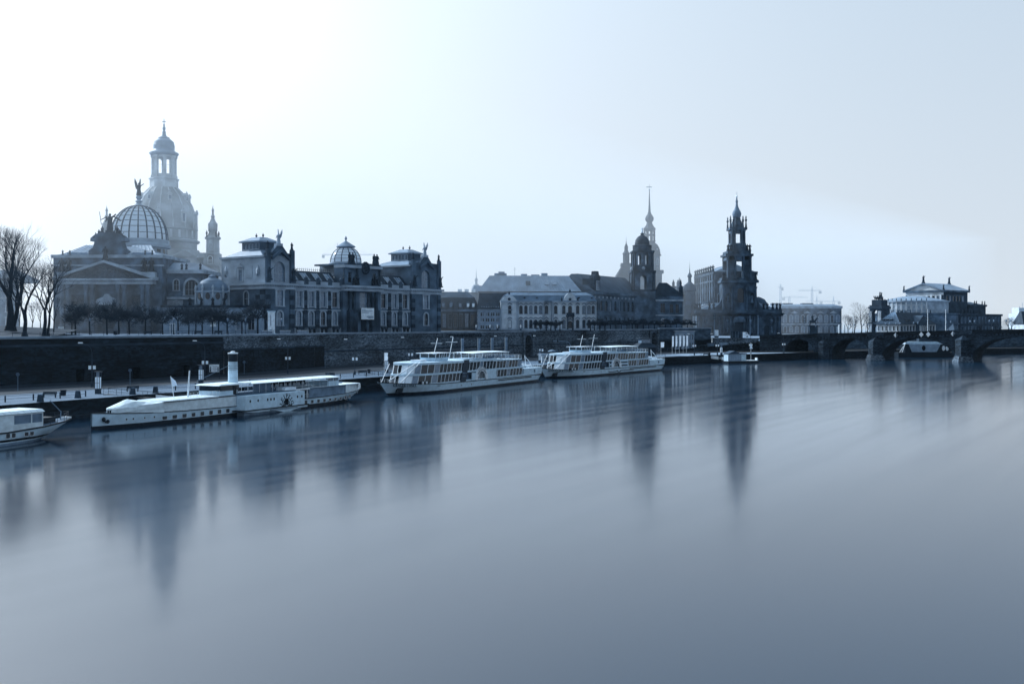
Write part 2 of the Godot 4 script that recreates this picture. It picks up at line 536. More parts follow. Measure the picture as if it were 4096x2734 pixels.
func build_setting():
	var m := M.new()
	m.quad(Vector3(-900, 0, 500), Vector3(900, 0, 500), Vector3(900, 0, -900), Vector3(-900, 0, -900))
	var w := structure(m, "river_water", "water")
	w.rotation.y = deg_to_rad(58)
	# a bank of winter haze lying over the old town behind the terrace
	var haze := FogVolume.new()
	haze.name = "haze"
	haze.shape = RenderingServer.FOG_VOLUME_SHAPE_BOX
	haze.size = Vector3(1700, 104, 300)
	var fm := FogMaterial.new()
	fm.density = 0.0018
	fm.albedo = Color(0.93, 0.965, 1.0)
	haze.material = fm
	add_child(haze)
	var front := Vector2(-150, 245) + Vector2(0.609, 0.793) * 250.0 + Vector2(-0.793, 0.609) * 150.0
	haze.position = ground(front, 56)
	haze.rotation.y = along(Vector2.ZERO, Vector2(0.609, 0.793))
	haze.set_meta("kind", "stuff")
	# quay: body with its wall towards the river
	var pts := QUAY.duplicate()
	pts.append_array([Vector2(600, 700), Vector2(340, 622), Vector2(150, 545), Vector2(99, 523), Vector2(69, 501), Vector2(8, 421), Vector2(-57, 312), Vector2(-72, 259), Vector2(-151, 139), Vector2(-230, 20)])
	m = sheet(pts, QUAY_Y)
	for i in QUAY.size() - 1:
		var a: Vector2 = QUAY[i]; var b: Vector2 = QUAY[i + 1]
		m.quad(ground(a, -2), ground(b, -2), ground(b, QUAY_Y), ground(a, QUAY_Y))
	structure(m, "quay_wall", "quay_stone")
	structure(strip(0.012, 0.42, QUAY_Y + 0.012, 20, 400), "quay_promenade", "cobbles")
	structure(strip(0.012, 0.62, QUAY_Y + 0.012, 400, 470), "quay_landing", "pavement")
	# coping stones along the quay edge: a light rim
	m = strip(-0.004, 0.012, QUAY_Y + 0.02, 20, 470)
	structure(m, "quay_kerb", "kerb")
	m = strip(0.42, 0.425, QUAY_Y + 0.12, 20, 400)
	var k := strip(0.42, 0.4201, QUAY_Y + 0.06, 20, 400)
	structure(m, "road_kerb", "kerb")
	structure(strip(0.425, 0.86, QUAY_Y + 0.014, 20, 470), "quay_road", "asphalt")
	structure(strip(0.86, 0.995, QUAY_Y + 0.13, 20, 470), "wall_pavement", "asphalt")
	# terrace top, its higher western end, and the city behind
	structure(sheet([Vector2(-150.5, 139.5), Vector2(-72, 259.3), Vector2(-58, 304), Vector2(-56.5, 312), Vector2(8.7, 420), Vector2(-20, 470), Vector2(-120, 480), Vector2(-330, 400), Vector2(-330, 140)], TERRACE_Y), "terrace_ground", "gravel")
	structure(sheet([Vector2(8.2, 420.4), Vector2(69.4, 500.5), Vector2(98.4, 522.4), Vector2(70, 575), Vector2(-60, 600), Vector2(-60, 471), Vector2(-20, 471)], 13.5), "upper_terrace", "pavement")
	structure(sheet([Vector2(-900, 141), Vector2(-331, 141), Vector2(-331, 401), Vector2(-120, 482), Vector2(-60, 602), Vector2(70, 577), Vector2(100, 524), Vector2(99.5, 516), Vector2(140, 512), Vector2(166, 560), Vector2(345, 625), Vector2(600, 702), Vector2(1200, 900), Vector2(1500, 1500), Vector2(-900, 1500)], CITY_Y), "city_ground", "pavement")
	# ramp from the quay up to the castle square, with its retaining wall
	m = M.new()
	m.quad(Vector3(74, 3.22, -500), Vector3(138, CITY_Y, -497), Vector3(138, CITY_Y + 0.01, -512), Vector3(80, 3.22, -512))
	structure(m, "ramp_road", "asphalt")
	m = M.new()
	m.prism(PackedVector2Array([Vector2(74, 3.2), Vector2(74, 3.5), Vector2(138.5, CITY_Y + 0.4), Vector2(141, CITY_Y + 0.4), Vector2(141, 3.2)]), -500, -499.3)
	var t := thing("ramp_wall", "dark sloping retaining wall rising from the quay road to the bridge head", "wall")
	put(m, "masonry_wall", "masonry_dark", t)
	m = M.new()
	m.box(98, 141, QUAY_Y, CITY_Y + 0.02, -513, -512.02)
	put(m, "upper_wall", "masonry", t)
	m = M.new()
	for i in 22:
		var x := 74.0 + i * 3.0
		m.bar(Vector3(x, 3.4 + 0.0915 * i * 3.0, -499.6), Vector3(x, 4.5 + 0.0915 * i * 3.0, -499.6), 0.04)
	m.bar(Vector3(74, 4.5, -499.6), Vector3(138, 10.35, -499.6), 0.04)
	put(m, "railing", "metal_grey", t)
	# embankment behind the quay beyond the bridge
	m = M.new()
	var e := [Vector2(141, 512), Vector2(166, 545), Vector2(345, 622), Vector2(600, 700)]
	for i in 3: m.quad(ground(e[i], QUAY_Y), ground(e[i + 1], QUAY_Y), ground(e[i + 1], CITY_Y + 0.9), ground(e[i], CITY_Y + 0.9))
	t = thing("embankment_wall", "pale stone embankment wall seen through the bridge arches", "wall")
	put(m, "masonry_wall", "masonry_pale", t)

# ---------------------------------------------------------------- stone arch bridge
# local x runs along the bridge from the near bank, local +z faces the camera

const B0 := Vector2(122, 493)
const BDIR := Vector2(0.806, -0.591)
func deck_y(u: float) -> float:
	return 11.0 + 2.4 * u / 84.0 if u < 84 else 13.4 + 0.9 * (1.0 - exp(-(u - 84.0) / 32.0))

func build_bridge():
	var turn := atan2(BDIR.y, BDIR.x)
	var b := thing("stone_bridge", "old dark stone arch bridge crossing the river behind the ships", "bridge", ground(B0, 0), turn)
	# spandrel walls as one solid with arch openings: outline below the deck, extruded through the width
	var arches := [[6.4, 20.2, 3.4, 9.0], [28.6, 45.6, 2.4, 9.4], [51.0, 81.0, 1.6, 9.9], [88.5, 120.0, 1.6, 10.4], [127.5, 160.0, 1.6, 10.4], [167.5, 198.0, 1.6, 10.0]]
	for i in arches.size():
		var a: Array = arches[i]
		var left: float = -6.0 if i == 0 else (arches[i - 1][1] + a[0]) / 2.0
		var right: float = 210.0 if i == arches.size() - 1 else (a[1] + arches[i + 1][0]) / 2.0
		var pts := PackedVector2Array([Vector2(left, -2), Vector2(a[0], -2), Vector2(a[0], a[2])])
		var c: float = (a[0] + a[1]) / 2; var r: float = (a[1] - a[0]) / 2
		for k in range(1, 16):
			var an := PI - PI * k / 16.0
			pts.append(Vector2(c + cos(an) * r, a[2] + sin(an) * (a[3] - a[2])))
		pts.append_array([Vector2(a[1], a[2]), Vector2(a[1], -2), Vector2(right, -2), Vector2(right, deck_y(right) - 1.6)])
		for k in range(1, 6): pts.append(Vector2(lerpf(right, left, k / 6.0), deck_y(lerpf(right, left, k / 6.0)) - 1.6))
		pts.append(Vector2(left, deck_y(left) - 1.6))
		var m := M.new()
		m.prism(pts, -18.0, 0.0)
		var span := put(m, "arch_span", "bridge_stone", b)
		# arch ring of voussoirs, each a stone of its own
		for k in 17:
			var a0 := PI - PI * k / 17.0; var a1 := PI - PI * (k + 0.94) / 17.0
			var h: float = a[3] - a[2]
			m = M.new()
			m.prism(PackedVector2Array([Vector2(c + cos(a0) * r, a[2] + sin(a0) * h), Vector2(c + cos(a0) * (r + 0.9), a[2] + sin(a0) * (h + 0.9)), Vector2(c + cos(a1) * (r + 0.9), a[2] + sin(a1) * (h + 0.9)), Vector2(c + cos(a1) * r, a[2] + sin(a1) * h)]), -0.5, 0.07 + 0.03 * (k % 3))
			put(m, "arch_stone", "bridge_stone" if k % 3 else "stone_dark", span)
	# piers with pointed noses towards the camera
	for u in [25.0, 48.3, 84.8, 123.8, 163.8]:
		var m := M.new()
		var w := 2.4 if u < 30 else 3.1
		var top := deck_y(u) - 1.75
		var out := 1.2 if u < 30 else 3.6
		m.t = Transform3D(Basis.from_euler(Vector3(-PI / 2, 0, 0)), Vector3.ZERO)
		m.prism(PackedVector2Array([Vector2(u - w, 0.02), Vector2(u - w, -0.6), Vector2(u, -out), Vector2(u + w, -0.6), Vector2(u + w, 0.02)]), 0.0, top - 2.4)
		m.t = Transform3D.IDENTITY
		var y := top - 2.4
		# sloping cap of the nose
		m.tri(Vector3(u - w, y, 0.6), Vector3(u, y, out), Vector3(u, y + 2.2, 0.05))
		m.tri(Vector3(u, y, out), Vector3(u + w, y, 0.6), Vector3(u, y + 2.2, 0.05))
		m.tri(Vector3(u - w, y, 0.05), Vector3(u - w, y, 0.6), Vector3(u, y + 2.2, 0.05))
		m.tri(Vector3(u + w, y, 0.6), Vector3(u + w, y, 0.05), Vector3(u, y + 2.2, 0.05))
		var p := put(m, "pier", "bridge_stone", b)
		if u > 30:
			for j in 3:
				m = M.new()
				var g := 1.1 - 0.35 * j
				m.t = Transform3D(Basis.from_euler(Vector3(-PI / 2, 0, 0)), Vector3.ZERO)
				m.prism(PackedVector2Array([Vector2(u - w - g, 0.02), Vector2(u - w - g, -0.9), Vector2(u - 0.8, -out - g), Vector2(u + 0.8, -out - g), Vector2(u + w + g, -0.9), Vector2(u + w + g, 0.02)]), -1.0 + 0.9 * j, 0.7 + 0.85 * j)
				m.t = Transform3D.IDENTITY
				put(m, "footing", "masonry", p)
		# bay of the parapet above the pier
		m = M.new()
		m.box(u - w - 0.6, u + w + 0.6, deck_y(u) - 1.75, deck_y(u) + 0.12, -0.4, 0.7)
		put(m, "parapet_bay", "bridge_stone", b)
	# parapet, cornice and corbels
	for i in 18:
		var u0 := -6.0 + i * 12.0; var u1 := u0 + 12.0
		var y0 := deck_y(u0); var y1 := deck_y(u1)
		var m := M.new()
		m.prism(PackedVector2Array([Vector2(u0, y0 - 1.6), Vector2(u1, y1 - 1.6), Vector2(u1, y1), Vector2(u0, y0)]), -0.35, 0.1)
		m.prism(PackedVector2Array([Vector2(u0, y0 - 1.75), Vector2(u1, y1 - 1.75), Vector2(u1, y1 - 1.35), Vector2(u0, y0 - 1.35)]), 0.0, 0.55)
		m.prism(PackedVector2Array([Vector2(u0, y0 - 0.12), Vector2(u1, y1 - 0.12), Vector2(u1, y1 + 0.03), Vector2(u0, y0 + 0.03)]), -0.45, 0.2)
		put(m, "parapet", "masonry_dark", b)
		m = M.new()
		m.prism(PackedVector2Array([Vector2(u0, y0 - 1.6), Vector2(u1, y1 - 1.6), Vector2(u1, y1 - 1.1), Vector2(u0, y0 - 1.1)]), -17.6, -0.35)
		put(m, "deck", "asphalt", b)
		m = M.new()
		m.prism(PackedVector2Array([Vector2(u0, y0 - 1.6), Vector2(u1, y1 - 1.6), Vector2(u1, y1), Vector2(u0, y0)]), -18.1, -17.65)
		put(m, "far_parapet", "masonry_dark", b)
	var cm := M.new()
	cm.box(-0.35, 0.35, -0.75, 0, 0, 0.5)
	var cmesh := cm.mesh()
	for i in 84:
		var u := 20.0 + i * 1.5
		inst(cmesh, "corbel", "stone_dark", b, Vector3(u, deck_y(u) - 1.76, 0.0))
	# diamond-shaped marks for shipping hung on the parapet
	var spot := ["half white half dark diamond navigation board nearest the shore pier on the bridge", "white diamond navigation board on the bridge, the first of the close pair", "white diamond navigation board on the bridge, the second of the close pair", "half white half dark diamond navigation board nearest the outer pier on the bridge"]
	var us := [57.3, 68.0, 70.9, 81.0]
	for i in 4:
		var p: Vector2 = B0 + BDIR * us[i]
		var s := thing("navigation_board", spot[i], "sign", ground(p, deck_y(us[i]) - 1.45) + Vector3(sin(turn), 0, cos(turn)) * 0.66, turn, "diamond boards on the bridge")
		var m := M.new()
		m.prism(PackedVector2Array([Vector2(-0.95, 0), Vector2(0, -1.15), Vector2(0, 1.15)]), 0.0, 0.08)
		put(m, "board_half", "white_paint" if i in [0, 1, 2, 3] else "print", s)
		m = M.new()
		m.prism(PackedVector2Array([Vector2(0, -1.15), Vector2(0.95, 0), Vector2(0, 1.15)]), 0.0, 0.08)
		put(m, "board_half", "white_paint" if i in [1, 2] else "masonry", s)
		m = M.new()
		m.box(-0.06, 0.06, -0.4, 0.4, -0.2, 0.0)
		put(m, "bracket", "metal_dark", s)

# ---------------------------------------------------------------- terrace walls

func wall_stretch(t: Node3D, a: Vector2, b: Vector2, holes: Array, top: float, course: float, upper: String, lower: String):
	var long := a.distance_to(b)
	var tr := Transform3D(Basis(Vector3.UP, along(a, b)), ground(a, 0))
	var m := M.new()
	m.t = tr
	var base := QUAY_Y - 0.4
	# the lower part stands a little proud
	var low := []
	var high := []
	for h in holes:
		if h[1] + h[3] <= course: low.append(h)
		else:
			low.append([h[0], h[1], h[2], course - h[1]])
			high.append([h[0], course, h[2], h[1] + h[3] - course, h[4]])
	m.facade(0, long, base, course, 0.25, low, 9.0)
	put(m, "lower_wall", lower, t)
	m = M.new(); m.t = tr
	m.facade(0, long, course, top - 0.3, 0.0, high, 8.75)
	put(m, "upper_wall", upper, t)
	m = M.new(); m.t = tr
	var cuts := [0.0]
	for h in high: cuts.append_array([h[0] - h[2] / 2, h[0] + h[2] / 2])
	cuts.append(long)
	for i in range(0, cuts.size(), 2):
		m.box(cuts[i], cuts[i + 1], course - 0.2, course + 0.3, -0.1, 0.5)
	put(m, "string_course", "stone_dark", t)
	m = M.new(); m.t = tr
	m.box(0, long, top - 0.35, top - 0.08, -0.7, 0.2)
	m.box(-0.05, long + 0.05, top - 0.08, top + 0.16, -0.9, 0.4)
	put(m, "coping", "pavement", t)
	# what closes the openings deep inside
	for h in holes:
		m = M.new(); m.t = tr
		m.box(h[0] - h[2] / 2 - 0.2, h[0] + h[2] / 2 + 0.2, h[1] - 0.1, h[1] + h[3] + 0.1, -9.0, -8.7)
		put(m, "recess_back", lower, t)

func railing(t: Node3D, a: Vector2, b: Vector2, y: float, inset := 0.4):
	var long := a.distance_to(b)
	var tr := Transform3D(Basis(Vector3.UP, along(a, b)), ground(a, 0))
	if not shared.has("rail_post"):
		var p := M.new()
		p.box(-0.035, 0.035, 0, 1.0, -0.035, 0.035)
		shared["rail_post"] = p.mesh()
	var n := int(long / 3.0)
	for i in n + 1:
		inst(shared["rail_post"], "post", "metal_dark", t, tr * Vector3(long * i / n, y, -inset))
	var m := M.new(); m.t = tr
	m.box(0, long, y + 0.97, y + 1.03, -inset - 0.03, -inset + 0.03)
	m.box(0, long, y + 0.5, y + 0.53, -inset - 0.02, -inset + 0.02)
	put(m, "rail", "metal_dark", t)

func build_terrace_walls():
	var t := thing("bastion_wall", "huge dark masonry bastion wall rising above the quay road behind the paddle steamer", "wall")
	var door := [[103.3, 3.2, 1.9, 2.8, false], [117.7, 3.2, 1.9, 2.8, false], [131.8, 3.2, 1.9, 2.8, false]]
	wall_stretch(t, WALL[0], WALL[1], door, 13.0, 11.2, "masonry_dark", "masonry_dark")
	wall_stretch(t, WALL[1], WALL[2], [], 13.0, 9.4, "masonry", "masonry_dark")
	wall_stretch(t, WALL[2], WALL[3], [], 13.0, 9.4, "masonry", "masonry_dark")
	t = thing("terrace_railing", "thin iron railing along the top edge of the bastion wall", "railing")
	railing(t, WALL[0], WALL[1], 13.14)
	railing(t, WALL[1], WALL[2], 13.14)
	t = thing("terrace_wall", "long sandstone terrace wall with arched gateways behind the two white ships", "wall")
	wall_stretch(t, WALL[3], WALL[4], [[120.5, 3.2, 5.4, 8.3, true]], 13.1, 7.7, "masonry", "masonry")
	wall_stretch(t, WALL[4], WALL[5], [[95.5, 3.2, 5.4, 8.9, true]], 13.6, 7.7, "masonry", "masonry")
	wall_stretch(t, WALL[5], WALL[6], [], 14.1, 8.4, "masonry_pale", "masonry_dark")
	# gateway piers and arch stones
	for g in [[WALL[3], WALL[4], 120.5, 11.5, 13.1], [WALL[4], WALL[5], 95.5, 12.1, 13.6]]:
		var tr := Transform3D(Basis(Vector3.UP, along(g[0], g[1])), ground(g[0], 0))
		for s in [-1.0, 1.0]:
			var m := M.new(); m.t = tr
			var x: float = g[2] + s * 3.7
			m.box(x - 0.75, x + 0.75, 2.8, g[4] - 0.2, 0.0, 0.7)
			put(m, "gate_pier", "masonry", t)
		for k in 11:
			var a0 := PI - PI * k / 11.0; var a1 := PI - PI * (k + 0.93) / 11.0
			var m := M.new(); m.t = tr
			m.t = m.t.translated_local(Vector3(g[2], g[3] - 2.7, 0))
			m.prism(PackedVector2Array([Vector2(cos(a0), sin(a0)) * 2.7, Vector2(cos(a0), sin(a0)) * 3.5, Vector2(cos(a1), sin(a1)) * 3.5, Vector2(cos(a1), sin(a1)) * 2.7]), -0.1, 0.34 + 0.06 * (k % 2))
			put(m, "arch_stone", "stone_mid" if k % 2 else "masonry", t)
	# corbels of a balcony in the middle of the terrace wall
	var trm := Transform3D(Basis(Vector3.UP, along(WALL[3], WALL[4])), ground(WALL[3], 0))
	var cm := M.new()
	cm.box(-0.3, 0.3, 0, 1.1, 0, 0.8)
	var cmesh := cm.mesh()
	for i in 14:
		inst(cmesh, "corbel", "stone_dark", t, trm * Vector3(66.0 + i * 1.5, 11.3, 0.0), along(WALL[3], WALL[4]))
	# low box building in front of the wall behind the first white ship
	var k0 := Vector2(-24, 343)
	var h := thing("ticket_building", "long low flat roofed building with a row of small windows under the terrace wall", "building", ground(k0, QUAY_Y), along(WALL[3], WALL[4]))
	var m := M.new()
	m.box(0, 44, 0, 3.6, -4.5, 0)
	put(m, "wall", "stone_mid", h)
	m = M.new()
	m.box(-0.5, 44.5, 3.6, 4.0, -4.9, 0.7)
	put(m, "roof", "slate", h)
	for i in 20: window(h, 1.8 + i * 2.1, 1.2, 0.3, 1.0, 1.5, false, 0.12, 0.0, "white_paint", "glass", 2)
	# gatehouse with a sign, at the western end of the terrace
	var g0: Vector2 = WALL[5].lerp(WALL[6], 0.28)
	var gt := thing("gatehouse", "pale stone house front with slit windows built into the terrace wall", "building", ground(g0, QUAY_Y), along(Vector2(0, 0), Vector2(1, 0.35)))
	m = M.new()
	m.facade(0, 10.4, 0, 9.2, 1.4, [[1.0, 5.3, 0.6, 2.4], [5.1, 5.3, 0.6, 2.4], [6.6, 5.3, 0.6, 2.4], [8.0, 5.3, 0.6, 2.4], [9.4, 5.3, 0.6, 2.4], [1.0, 1.2, 0.6, 2.6], [2.7, 0, 1.3, 3.2], [5.1, 1.2, 0.6, 2.6], [8.0, 1.2, 0.6, 2.6], [9.4, 1.2, 0.6, 2.6]], 0.4)
	m.box(0, 10.4, 9.2, 9.21, -3, 1.4)
	m.quad(Vector3(0, 0, -3), Vector3(0, 0, 1.4), Vector3(0, 9.2, 1.4), Vector3(0, 9.2, -3))
	put(m, "wall", "plaster_mid", gt)
	m = M.new()
	m.box(-0.2, 10.6, 9.2, 9.7, -3, 1.8)
	m.box(-0.1, 10.5, 4.6, 4.85, 1.41, 1.6)
	put(m, "cornice", "stone_light", gt)
	for p in [[1.0, 5.3, 2.4], [5.1, 5.3, 2.4], [6.6, 5.3, 2.4], [8.0, 5.3, 2.4], [9.4, 5.3, 2.4], [1.0, 1.2, 2.6], [5.1, 1.2, 2.6], [8.0, 1.2, 2.6], [9.4, 1.2, 2.6]]:
		window(gt, p[0], p[1], 1.4, 0.6, p[2], false, 0.1, 0.0, "stone_light", "glass", 1)
	m = M.new()
	m.box(2.05, 3.35, 0, 3.2, 0.95, 1.0)
	put(m, "door", "door_wood", gt)
	m = M.new()
	m.box(1.9, 4.2, 5.0, 8.3, 1.42, 1.55)
	put(m, "sign_panel", "stone_light", gt)

# ---------------------------------------------------------------- art academy: long facade towards the river

func side_frame(x: float) -> Transform3D:
	# own axes for a wall that faces -x: its x runs along the building's +z
	return Transform3D(Basis(Vector3.UP, -PI / 2), Vector3(x, 0, 0))

func dentils(m: M, x0: float, x1: float, y: float, z: float, step := 1.0):
	var x := x0
	while x < x1 - step * 0.4:
		m.box(x, x + step * 0.5, y, y + 0.35, z, z + 0.3)
		x += step

func pavilion(b: Node3D, x0: float, x1: float, side: bool):
	# a corner pavilion: two storeys, an attic storey with a big arched window under a gable, a lantern roof
	var cx := (x0 + x1) / 2
	var w := x1 - x0
	var m := M.new()
	var holes := [[cx, 2.6, 2.0, 4.4, true], [cx, 8.8, 2.4, 5.0, false]]
	m.facade(x0, x1, 0, 14.2, 0.6, holes, 0.6)
	var sh := [[-9.0, 8.9, 2.0, 4.6, true]]
	if side:
		m.t = side_frame(x0)
		m.facade(-22, 0.6, 0, 14.2, 0, sh, 0.5)
		m.t = Transform3D.IDENTITY
	else:
		m.quad(Vector3(x0, 0, -22), Vector3(x0, 0, 0.6), Vector3(x0, 14.2, 0.6), Vector3(x0, 14.2, -22))
	m.quad(Vector3(x1, 0, 0.6), Vector3(x1, 0, -22), Vector3(x1, 14.2, -22), Vector3(x1, 14.2, 0.6))
	put(m, "wall", "stone_mid", b)
	window(b, cx, 2.6, 0.6, 2.0, 4.4, true, 0.6, 0.0, "stone_light", "glass_pale")
	window(b, cx, 8.8, 0.6, 2.4, 5.0, false, 0.7, 0.0, "stone_light", "glass_pale")
	if side: window(b, x0, 8.9, -9.0, 2.0, 4.6, true, 0.5, -PI / 2, "stone_light", "glass")
	# corner pilasters of rusticated blocks
	for s in [x0 + 0.9, x1 - 0.9]:
		for k in 9:
			m = M.new()
			m.box(s - 0.9, s + 0.9, k * 1.55 + 0.05, k * 1.55 + 1.5, 0.61, 0.95)
			put(m, "rusticated_block", "stone_dark" if k % 2 else "stone_mid", b)
	if side:
		for i in 2:
			for k in 9:
				m = M.new()
				m.box(x0 - 0.3, x0 - 0.01, k * 1.55 + 0.05, k * 1.55 + 1.5, -1.8 - i * 2.3, 0.3 - i * 2.3)
				put(m, "rusticated_block", "stone_mid" if (k + i) % 2 else "stone_dark", b)
	# entablature
	m = M.new()
	m.box(x0 - 0.5, x1 + 0.5, 14.2, 15.5, -22.2, 1.0)
	m.box(x0 - 1.1, x1 + 1.1, 15.5, 16.2, -22.6, 1.7)
	dentils(m, x0 - 0.4, x1 + 0.4, 15.1, 1.0)
	if side:
		for i in 20: m.box(x0 - 0.8, x0 - 0.5, 15.1, 15.45, -21.0 + i * 1.1, -20.5 + i * 1.1)
	put(m, "cornice", "stone_light", b)
	# attic storey
	m = M.new()
	m.facade(x0, x1, 16.2, 25.0, 0.4, [[cx, 16.6, 4.6, 6.6, true]], 1.2)
	if side:
		m.t = side_frame(x0 + 0.1)
		m.facade(-22, 0.4, 16.2, 24.4, 0, [[-12.0, 17.0, 1.8, 3.6, false]], 0.4)
		m.t = Transform3D.IDENTITY
	else:
		m.quad(Vector3(x0 + 0.1, 16.2, -22), Vector3(x0 + 0.1, 16.2, 0.4), Vector3(x0 + 0.1, 24.4, 0.4), Vector3(x0 + 0.1, 24.4, -22))
	m.quad(Vector3(x1 - 0.1, 16.2, 0.4), Vector3(x1 - 0.1, 16.2, -22), Vector3(x1 - 0.1, 24.4, -22), Vector3(x1 - 0.1, 24.4, 0.4))
	put(m, "attic_wall", "stone_light" if side else "stone_mid", b)
	window(b, cx, 16.6, 0.0, 4.6, 6.6, true, 0.9, 0.0, "stone_light", "glass_pale", 4)
	if side:
		window(b, x0 + 0.1, 17.0, -12.0, 1.8, 3.6, false, 0.5, -PI / 2, "stone_light", "glass")
		m = M.new()
		m.t = side_frame(x0 + 0.1)
		m.prism(PackedVector2Array([Vector2(-13.8, 21.4), Vector2(-10.2, 21.4), Vector2(-12.0, 22.7)]), 0.02, 0.6)
		m.box(-18.2, -14.2, 18.0, 22.0, 0.01, 0.12)
		m.box(-10.0, -6.0, 18.0, 22.0, 0.01, 0.12)
		for e in [-19.6, -3.2]:
			m.lathe(Vector3(e, 18.2, 0.1), [[0.0, 0.0], [0.9, 0.9], [1.0, 2.2], [0.6, 3.2], [0.0, 4.0]], 8, true, 0.0, 0.3)
		put(m, "relief", "stone_light", b)
	# gable with a pointed pediment over the arch, flanking pilasters and seated figures
	m = M.new()
	m.prism(PackedVector2Array([Vector2(x0 + 0.2, 25), Vector2(x0 + 0.2, 25.8), Vector2(cx - 3.2, 26.0), Vector2(cx - 1.2, 28.2), Vector2(cx + 1.2, 28.2), Vector2(cx + 3.2, 26.0), Vector2(x1 - 0.2, 25.8), Vector2(x1 - 0.2, 25)]), -0.8, 0.6)
	m.prism(PackedVector2Array([Vector2(cx - 3.6, 23.6), Vector2(cx, 26.2), Vector2(cx + 3.6, 23.6), Vector2(cx + 3.6, 24.5), Vector2(cx, 27.2), Vector2(cx - 3.6, 24.5)]), 0.61, 1.7)
	for s in [x0 + 0.9, x1 - 0.9]:
		m.box(s - 0.8, s + 0.8, 16.2, 27.0, 0.41, 1.2)
	put(m, "gable", "stone_mid", b)
	for s in [x0 + 0.9, x1 - 0.9]:
		statue(b, Vector3(s, 27.0, 0.6), 2.6, "stone_dark")
		statue(b, Vector3(s, 17.0, 1.5), 4.2, "stone_dark", 0.0, 1.0)
	m = M.new()
	m.box(cx - 1.2, cx + 1.2, 28.2, 29.0, -0.9, 0.7)
	put(m, "statue_base", "stone_light", b)
	angel(b, Vector3(cx, 29.0, 0), 4.4, "stone_light", -1.2)
	# cornice and roof with a glazed lantern
	m = M.new()
	m.box(x0 - 0.5, x1 + 0.5, 24.4, 25.0, -22.4, 0.3)
	put(m, "upper_cornice", "stone_light", b)
	m = M.new()
	m.frus(x0 + 0.3, x1 - 0.3, -21.5, -1.2, 25.0, cx - 3.5, cx + 3.5, -14.5, -5.0, 27.0)
	put(m, "roof", "sheet_metal", b)
	m = M.new()
	m.box(cx - 3.4, cx + 3.4, 27.0, 29.6, -14.3, -5.2)
	put(m, "lantern", "stone_mid", b)
	for i in 5:
		window(b, cx - 3.4, 27.4, -13.0 + i * 1.7, 1.2, 1.7, false, 0.1, -PI / 2, "stone_light", "glass_pale", 1)
	m = M.new()
	m.box(cx - 4.2, cx + 4.2, 29.6, 30.1, -15.0, -4.5)
	m.frus(cx - 4.0, cx + 4.0, -14.8, -4.7, 30.1, cx - 1.5, cx + 1.5, -11.5, -7.5, 31.4)
	put(m, "lantern_roof", "sheet_metal", b)
	m = M.new()
	for z in [-11.2, -7.8]: vase(m, Vector3(cx, 31.3, z), 1.6)
	put(m, "finial", "metal_dark", b)

